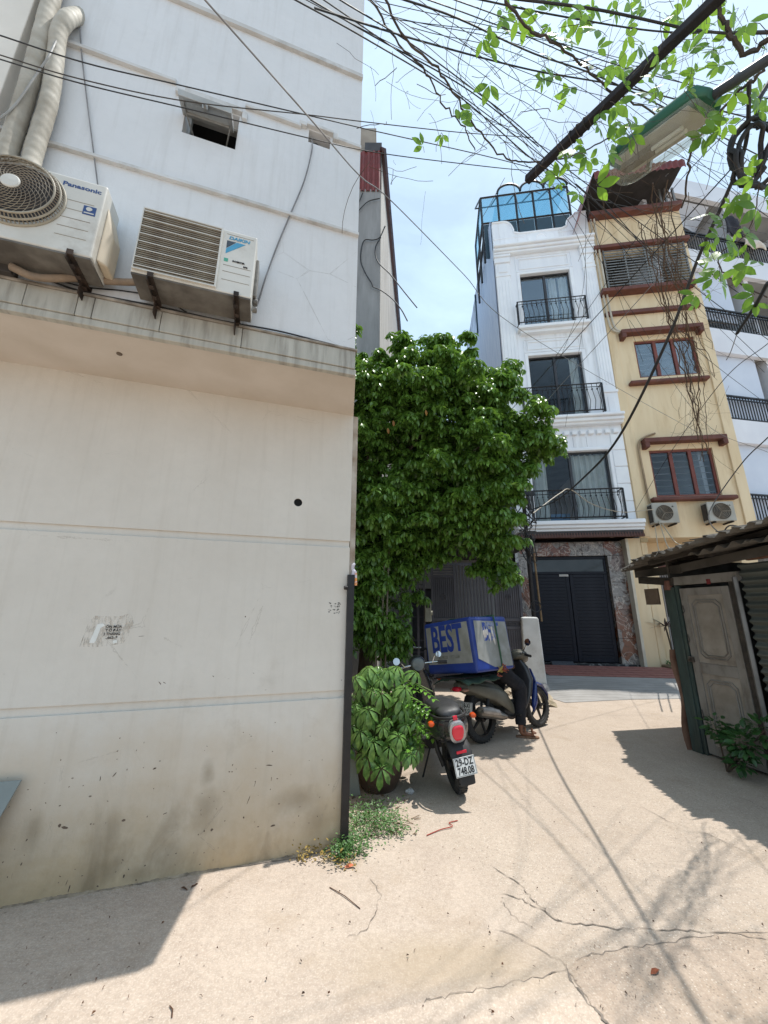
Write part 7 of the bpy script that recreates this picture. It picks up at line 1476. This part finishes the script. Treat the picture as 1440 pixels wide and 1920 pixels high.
cable([(380,-5,1.95),(575,215,2.3),(675,330,3.0),(735,378,3.6),(870,515,5.0),(960,608,6.2),(1180,740,8.6),(1320,817,10.6)], .0045, 'long grey cable crossing from the upper left over the sky to the yellow house', CBG)
cable([(-10,63,1.9),(160,118,2.0),(330,158,2.2),(560,212,2.5),(700,245,2.8),(900,290,3.3),(1010,318,3.6)], .0032, 'topmost straight black cable in front of the plastered wall')
cable([(-10,100,1.95),(150,148,2.0),(350,190,2.2),(575,215,2.5),(680,228,2.7),(860,248,3.0),(1000,258,3.3)], .0028, 'middle cable in front of the plastered wall, knotted with dry tendrils', mat('cable_brown', rgb('#4a4540'), rgb('#3a3632'), 9, .8))
cable([(-10,108,1.95),(150,156,2.0),(360,206,2.2),(575,258,2.5),(700,285,2.8),(850,305,3.1),(1000,320,3.4),(1120,318,3.7)], .003, 'lowest black cable in front of the plastered wall')
fan = 'thin black cable in the bundle fanning down across the sky'
rw_ = random.Random(31); XTRA = [([(rw_.uniform(560, 960), -5, rw_.uniform(1.9, 2.2)), (rw_.uniform(830, 1000), rw_.uniform(120, 200), 2.6), (rw_.uniform(990, 1090), rw_.uniform(290, 350), 3.1), (rw_.uniform(1150, 1440), rw_.uniform(430, 700), rw_.uniform(4, 5.5))], .003) for _ in range(7)]+[([(rw_.uniform(690, 800), rw_.uniform(-5, 60), 2.2), (rw_.uniform(1000, 1100), rw_.uniform(80, 200), 2.7), (1445, rw_.uniform(150, 480), rw_.uniform(3.2, 4))], .003) for _ in range(6)]
for pts, r in XTRA+[([(545,-5,1.9),(690,75,2.2),(860,180,2.6),(1000,300,3.0),(1080,352,3.3)], .006), ([(575,-5,1.9),(700,68,2.2),(880,170,2.6),(1010,275,3.0)], .006), ([(600,-5,1.95),(760,105,2.3),(900,205,2.7),(1060,330,3.2),(1250,500,4.2)], .005), ([(630,-5,1.95),(790,95,2.4),(960,225,2.9),(1100,345,3.4),(1400,560,4.5)], .006), ([(590,15,1.9),(800,80,2.4),(1000,132,2.8),(1180,165,3.1),(1440,230,3.6)], .008), ([(745,-5,2.0),(860,35,2.2),(1000,100,2.6),(1160,160,3.0),(1440,300,3.9)], .008), ([(790,-5,2.0),(900,35,2.3),(1050,95,2.7),(1240,190,3.2),(1445,330,3.8)], .005), ([(840,-5,2.0),(960,40,2.4),(1120,110,2.8),(1300,160,3.2),(1445,185,3.5)], .005), ([(880,-5,2.2),(1050,30,2.3),(1250,60,2.4),(1445,58,2.5)], .007), ([(945,-5,2.1),(1120,18,2.2),(1280,52,2.3),(1360,62,2.4),(1445,62,2.4)], .011), ([(1020,310,3.3),(1180,480,4.2),(1290,640,5.2),(1440,760,6.5)], .005), ([(1080,345,3.0),(1200,450,3.6),(1330,560,4.2),(1445,640,4.9)], .006), ([(1110,352,3.1),(1260,520,3.9),(1350,600,4.5),(1445,690,5.2)], .005), ([(1445,180,2.5),(1330,280,3.0),(1230,395,3.6),(1120,555,4.8),(1020,700,6.3)], .005), ([(1445,640,3.2),(1350,720,4.2),(1250,860,6.0),(1190,960,9.5)], .006), ([(1445,850,6.0),(1330,800,7.5),(1250,700,8.5),(1180,600,9.0)], .006), ([(1010,330,3.3),(1100,520,4.2),(1060,800,5.8)], .0035), ([(1100,350,3.3),(1090,560,4.6),(1040,700,5.6),(1000,830,6.6)], .0035)]:
    cable(pts, r*.6, fan, group='bundle of overhead cables')
cable([(1440,1005,4.4),(1370,985,6.5),(1350,1000,8.0),(1330,960,9.5),(1390,870,9.5),(1440,820,8.5)], .012, 'black cable looping over the shed roof to the yellow house')
for i, pts in enumerate([[(1240,980,11.0),(1265,1015,9.5),(1290,1025,7.2)], [(1235,975,11.0),(1250,1020,9.5),(1262,1032,7.4)], [(1228,985,11.0),(1235,1030,9.5),(1246,1040,7.4)]]):
    cable(pts, .012, ['rightmost pale wire dropping from the wall air conditioner to the shed roof', 'middle pale wire dropping from the wall air conditioner to the shed roof', 'leftmost pale wire dropping from the wall air conditioner to the shed roof'][i], mat('wire_cream', rgb('#b0a48f'), None, 8, .6), group='pale wires over the shed roof')
cable([(1000,962,8.3),(1050,925,9.0),(1070,918,9.6),(1110,945,10.2),(1165,960,10.6),(1225,955,10.8)], .011, 'pale wire sagging in front of the lowest white balcony', mat('wire_cream', rgb('#b0a48f')))
# coil of thick cable by the pole
CO = thing('cable_coil', 'coil of thick black cable hanging at the upper right edge', 'cable coil', P3(1408, 285, 2.45))
vx = (CAMR @ Vector((1, 0, 0))); vy = (CAMR @ Vector((0, 1, 0))); vz = (CAMR @ Vector((0, 0, 1)))
rk = random.Random(4)
for k in range(4):
    cx, cy_, rx, ry = rk.uniform(-.02, .05), rk.uniform(-.03, .03), .07+.025*k, .17+.02*k
    P = [vx*(cx+rx*math.cos(t)*(1+.1*math.sin(3*t)))+vy*(cy_+ry*math.sin(t))+vz*(rk.uniform(-.02, .02)+.03*math.sin(t+k)) for t in [2*math.pi*j/26 for j in range(27)]]
    m = MB(); m.tube(P, .014, 8); m.build('turn', CBL, CO, True)
m = MB(); m.tube(spline([vx*.05+vy*.15, vx*.04+vy*.3, vx*.12+vy*.45], 6), .014, 8); m.build('lead', CBL, CO, True)
# vine ----------------------------------------------------------------
VN = thing('climbing_vine', 'climbing vine with bright green three-lobed leaves trailing over the cables at upper right', 'vine', PO+Vector((0, 0, 0)))
VL = leaf_mat('vine_leaf', rgb('#38641d'), rgb('#76a334'), .46, .4, 6, rgb('#a9cf46'))
v0, f0 = leaf_tpl(.098, .046, .12, .15, (.72, 1.0, .72)); Vs = []; Fs = []
for a, s_ in ((0, 1.0), (.95, .9), (-.95, .9)):
    q = v0*s_; c, s2 = math.cos(a), math.sin(a); x = q[:, 0]+.008; Vs.append(np.stack([x*c-q[:, 1]*s2, x*s2+q[:, 1]*c, q[:, 2]], 1)); o_ = (len(Vs)-1)*len(v0); Fs += [tuple(i+o_ for i in f) for f in f0]
vme = tpl_mesh('leaf', (np.concatenate(Vs), Fs), VL)
spots = [(985,25),(1030,50),(1085,25),(1060,85),(1000,120),(1030,150),(1110,60),(1150,30),(1190,90),(1160,130),(1250,40),(1290,90),(1320,40),(1380,30),(1420,100),(1330,100),(1310,140),(1200,200),(1210,170),(1150,200),(1090,180),(1100,260),(1130,235),(1150,270),(1060,290),(1050,335),(1080,350),(1110,300),(1230,130),(1400,150),(1430,170),(1380,190),(1365,235),(1420,210),(1350,262),(1400,325),(1420,375),(1370,365),(1340,420),(1380,440),(1345,480),(1395,490),(1425,500),(1335,540),(1318,560),(1430,560),(1180,60),(1220,90),(1270,20),(1350,15),(1400,60),(1240,180),(1180,160),(1130,120),(1060,40),(1020,20),(940,30),(960,50),(1360,20),(1340,130),(1300,190),(1100,130),(1170,250),(1190,240),(1210,215),(1260,110),(1040,10),(1130,10),(1200,20),(1300,10)]
rv = random.Random(21); LVS = []
for px, py in spots:
    for _ in range(rv.choice([2, 2, 3, 4])): LVS.append((px+rv.gauss(0, 16), py+rv.gauss(0, 14), rv.uniform(1.95, 3.1), rv.uniform(.55, 1.1)))
for px, py, s_ in ((915, 85, 1.1), (918, 157, 1.05), (885, 207, .9), (862, 228, .95), (830, 252, .6), (793, 274, .75), (905, 72, .9), (1395, 440, 1.2), (1360, 450, 1.3), (1340, 490, 1.1), (1385, 500, 1.1), (1420, 390, 1.3), (1380, 370, 1.2)): LVS.append((px, py, 2.3, s_))
LVP = []
for px, py, fw, s_ in LVS:
    p = P3(px, py, fw); a = rv.uniform(0, 6.28); d = vx*math.cos(a)+vy*math.sin(a)*.8-vz*rv.uniform(-.5, .5)+Vector((0, 0, -.35)); n = -vz if rv.random() < .0 else (vz+vx*rv.uniform(-.9, .9)+vy*rv.uniform(-.7, .9)); d.normalize(); y = n.cross(d).normalized(); n = d.cross(y)
    M = Matrix(((d.x, y.x, n.x, p.x-PO.x), (d.y, y.y, n.y, p.y-PO.y), (d.z, y.z, n.z, p.z), (0, 0, 0, 1))) @ Matrix.Scale(s_, 4); linkcopy('leaf', vme, VN, M); LVP.append(p-PO)
STM = mat('vine_stem', rgb('#3b332e'), rgb('#524840'), 9, .85, .2, 60)
def stem(pts, r0, r1, mt=STM, parent=VN, name='stem', k=6, jit=.0):
    P = [Vector(p)-(PO if parent is VN else Vector((0, 0, 0))) for p in spline([P3(*p) for p in pts], k)]; n = len(P)
    if jit: P = [p+Vector((rv.gauss(0, jit), rv.gauss(0, jit), rv.gauss(0, jit))) for p in P]
    m = MB(); m.tube(P, [r0+(r1-r0)*i/(n-1) for i in range(n)], 5); return m.build(name, mt, parent, True)
stem([(1445,70,2.0),(1400,100,2.1),(1370,70,2.1),(1360,40,2.1),(1340,0,2.1)], .014, .010, jit=.006)
stem([(1445,100,2.05),(1420,145,2.1),(1390,170,2.2),(1350,210,2.3),(1300,275,2.4),(1290,330,2.6),(1280,390,2.8)], .009, .006, jit=.005)
stem([(720,-5,2.0),(760,75,2.2),(820,130,2.3),(860,190,2.5),(900,250,2.7),(950,295,2.9),(1000,305,3.0),(1080,290,2.9),(1150,255,2.8)], .0065, .005, jit=.006)
stem([(690,-5,2.1),(740,70,2.3),(800,140,2.4),(835,200,2.5),(870,240,2.7),(890,285,2.9)], .006, .004, jit=.006)
stem([(945,0,2.0),(985,45,2.1),(1030,75,2.2),(1090,120,2.3),(1150,170,2.4),(1230,215,2.5)], .008, .005, jit=.006)
stem([(1440,560,2.7),(1370,520,2.6),(1345,480,2.6),(1400,440,2.5),(1420,370,2.4),(1430,300,2.3)], .005, .003, jit=.005)
# petioles and tendrils: too fine to count
m = MB()
for p in LVP:
    d = Vector((rv.uniform(-.09, .09), rv.uniform(-.06, .06), rv.uniform(.02, .12))); m.tube([p, p+d*.5+Vector((0, 0, .01)), p+d], .0014, 3)
for _ in range(300):
    px = rv.uniform(690, 1440); py = rv.triangular(0, 420, 90)
    if px < 900 and rv.random() < .5: continue
    p = P3(px, py, rv.uniform(2.0, 3.2))-PO; Q = [p]; d = Vector((rv.gauss(0, .04), rv.gauss(0, .03), -abs(rv.gauss(0, .05)) if rv.random() < .7 else rv.gauss(0, .04)))
    for j in range(rv.randint(3, 8)): d += Vector((rv.gauss(0, .012), rv.gauss(0, .012), rv.gauss(0, .011))); Q.append(Q[-1]+d*.7)
    m.tube(Q, rv.uniform(.0008, .0021), 3)
o = m.build('tendrils', mat('tendril', rgb('#5c5148'), rgb('#443b35'), 9, .9), VN); o['kind'] = 'stuff'
# dry vine curtain hanging in front of the yellow house
DV = thing('dry_vine', 'dead leafless vine strands hanging in a tangle in front of the yellow house', 'vine', P3(1265, 400, 3.3)); D0 = DV.location.copy()
DVM = mat('dry_vine_bark', rgb('#4a3a30'), rgb('#63503f'), 12, .9)
for k in range(13):
    t = k/12; a = (1195+95*rv.random(), rv.uniform(330, 430), rv.uniform(3.1, 3.5)); b = (1300+45*rv.random(), rv.uniform(640, 870), rv.uniform(3.7, 4.3)); md = (1262+28*rv.gauss(0, .6), 560+rv.gauss(0, 20), rv.uniform(3.3, 3.8)); m2 = (1300+20*rv.gauss(0, .7), 700, rv.uniform(3.6, 4.0))
    P = spline([P3(*q) for q in ((a, md, m2, b) if b[1] > 730 else (a, md, b))], 9); P = [p-D0+Vector((rv.gauss(0, .009), rv.gauss(0, .012), rv.gauss(0, .009))) for p in P]
    m = MB(); r = rv.uniform(.002, .0055); m.tube(P, r, 5); m.build('strand', DVM, DV, True)
m = MB()
for _ in range(170):
    t = rv.random()**.8; c = (1225+95*t+rv.gauss(0, 14), 380+450*t, 3.3+.8*t); p = P3(*c)-D0; Q = [p]; d = Vector((rv.gauss(0, .05), rv.gauss(0, .04), rv.gauss(-.02, .05)))
    for j in range(rv.randint(2, 6)): d += Vector((rv.gauss(0, .02), rv.gauss(0, .02), rv.gauss(0, .02))); Q.append(Q[-1]+d*.8)
    m.tube(Q, rv.uniform(.0007, .0016), 3)
o = m.build('twigs', DVM, DV); o['kind'] = 'stuff'
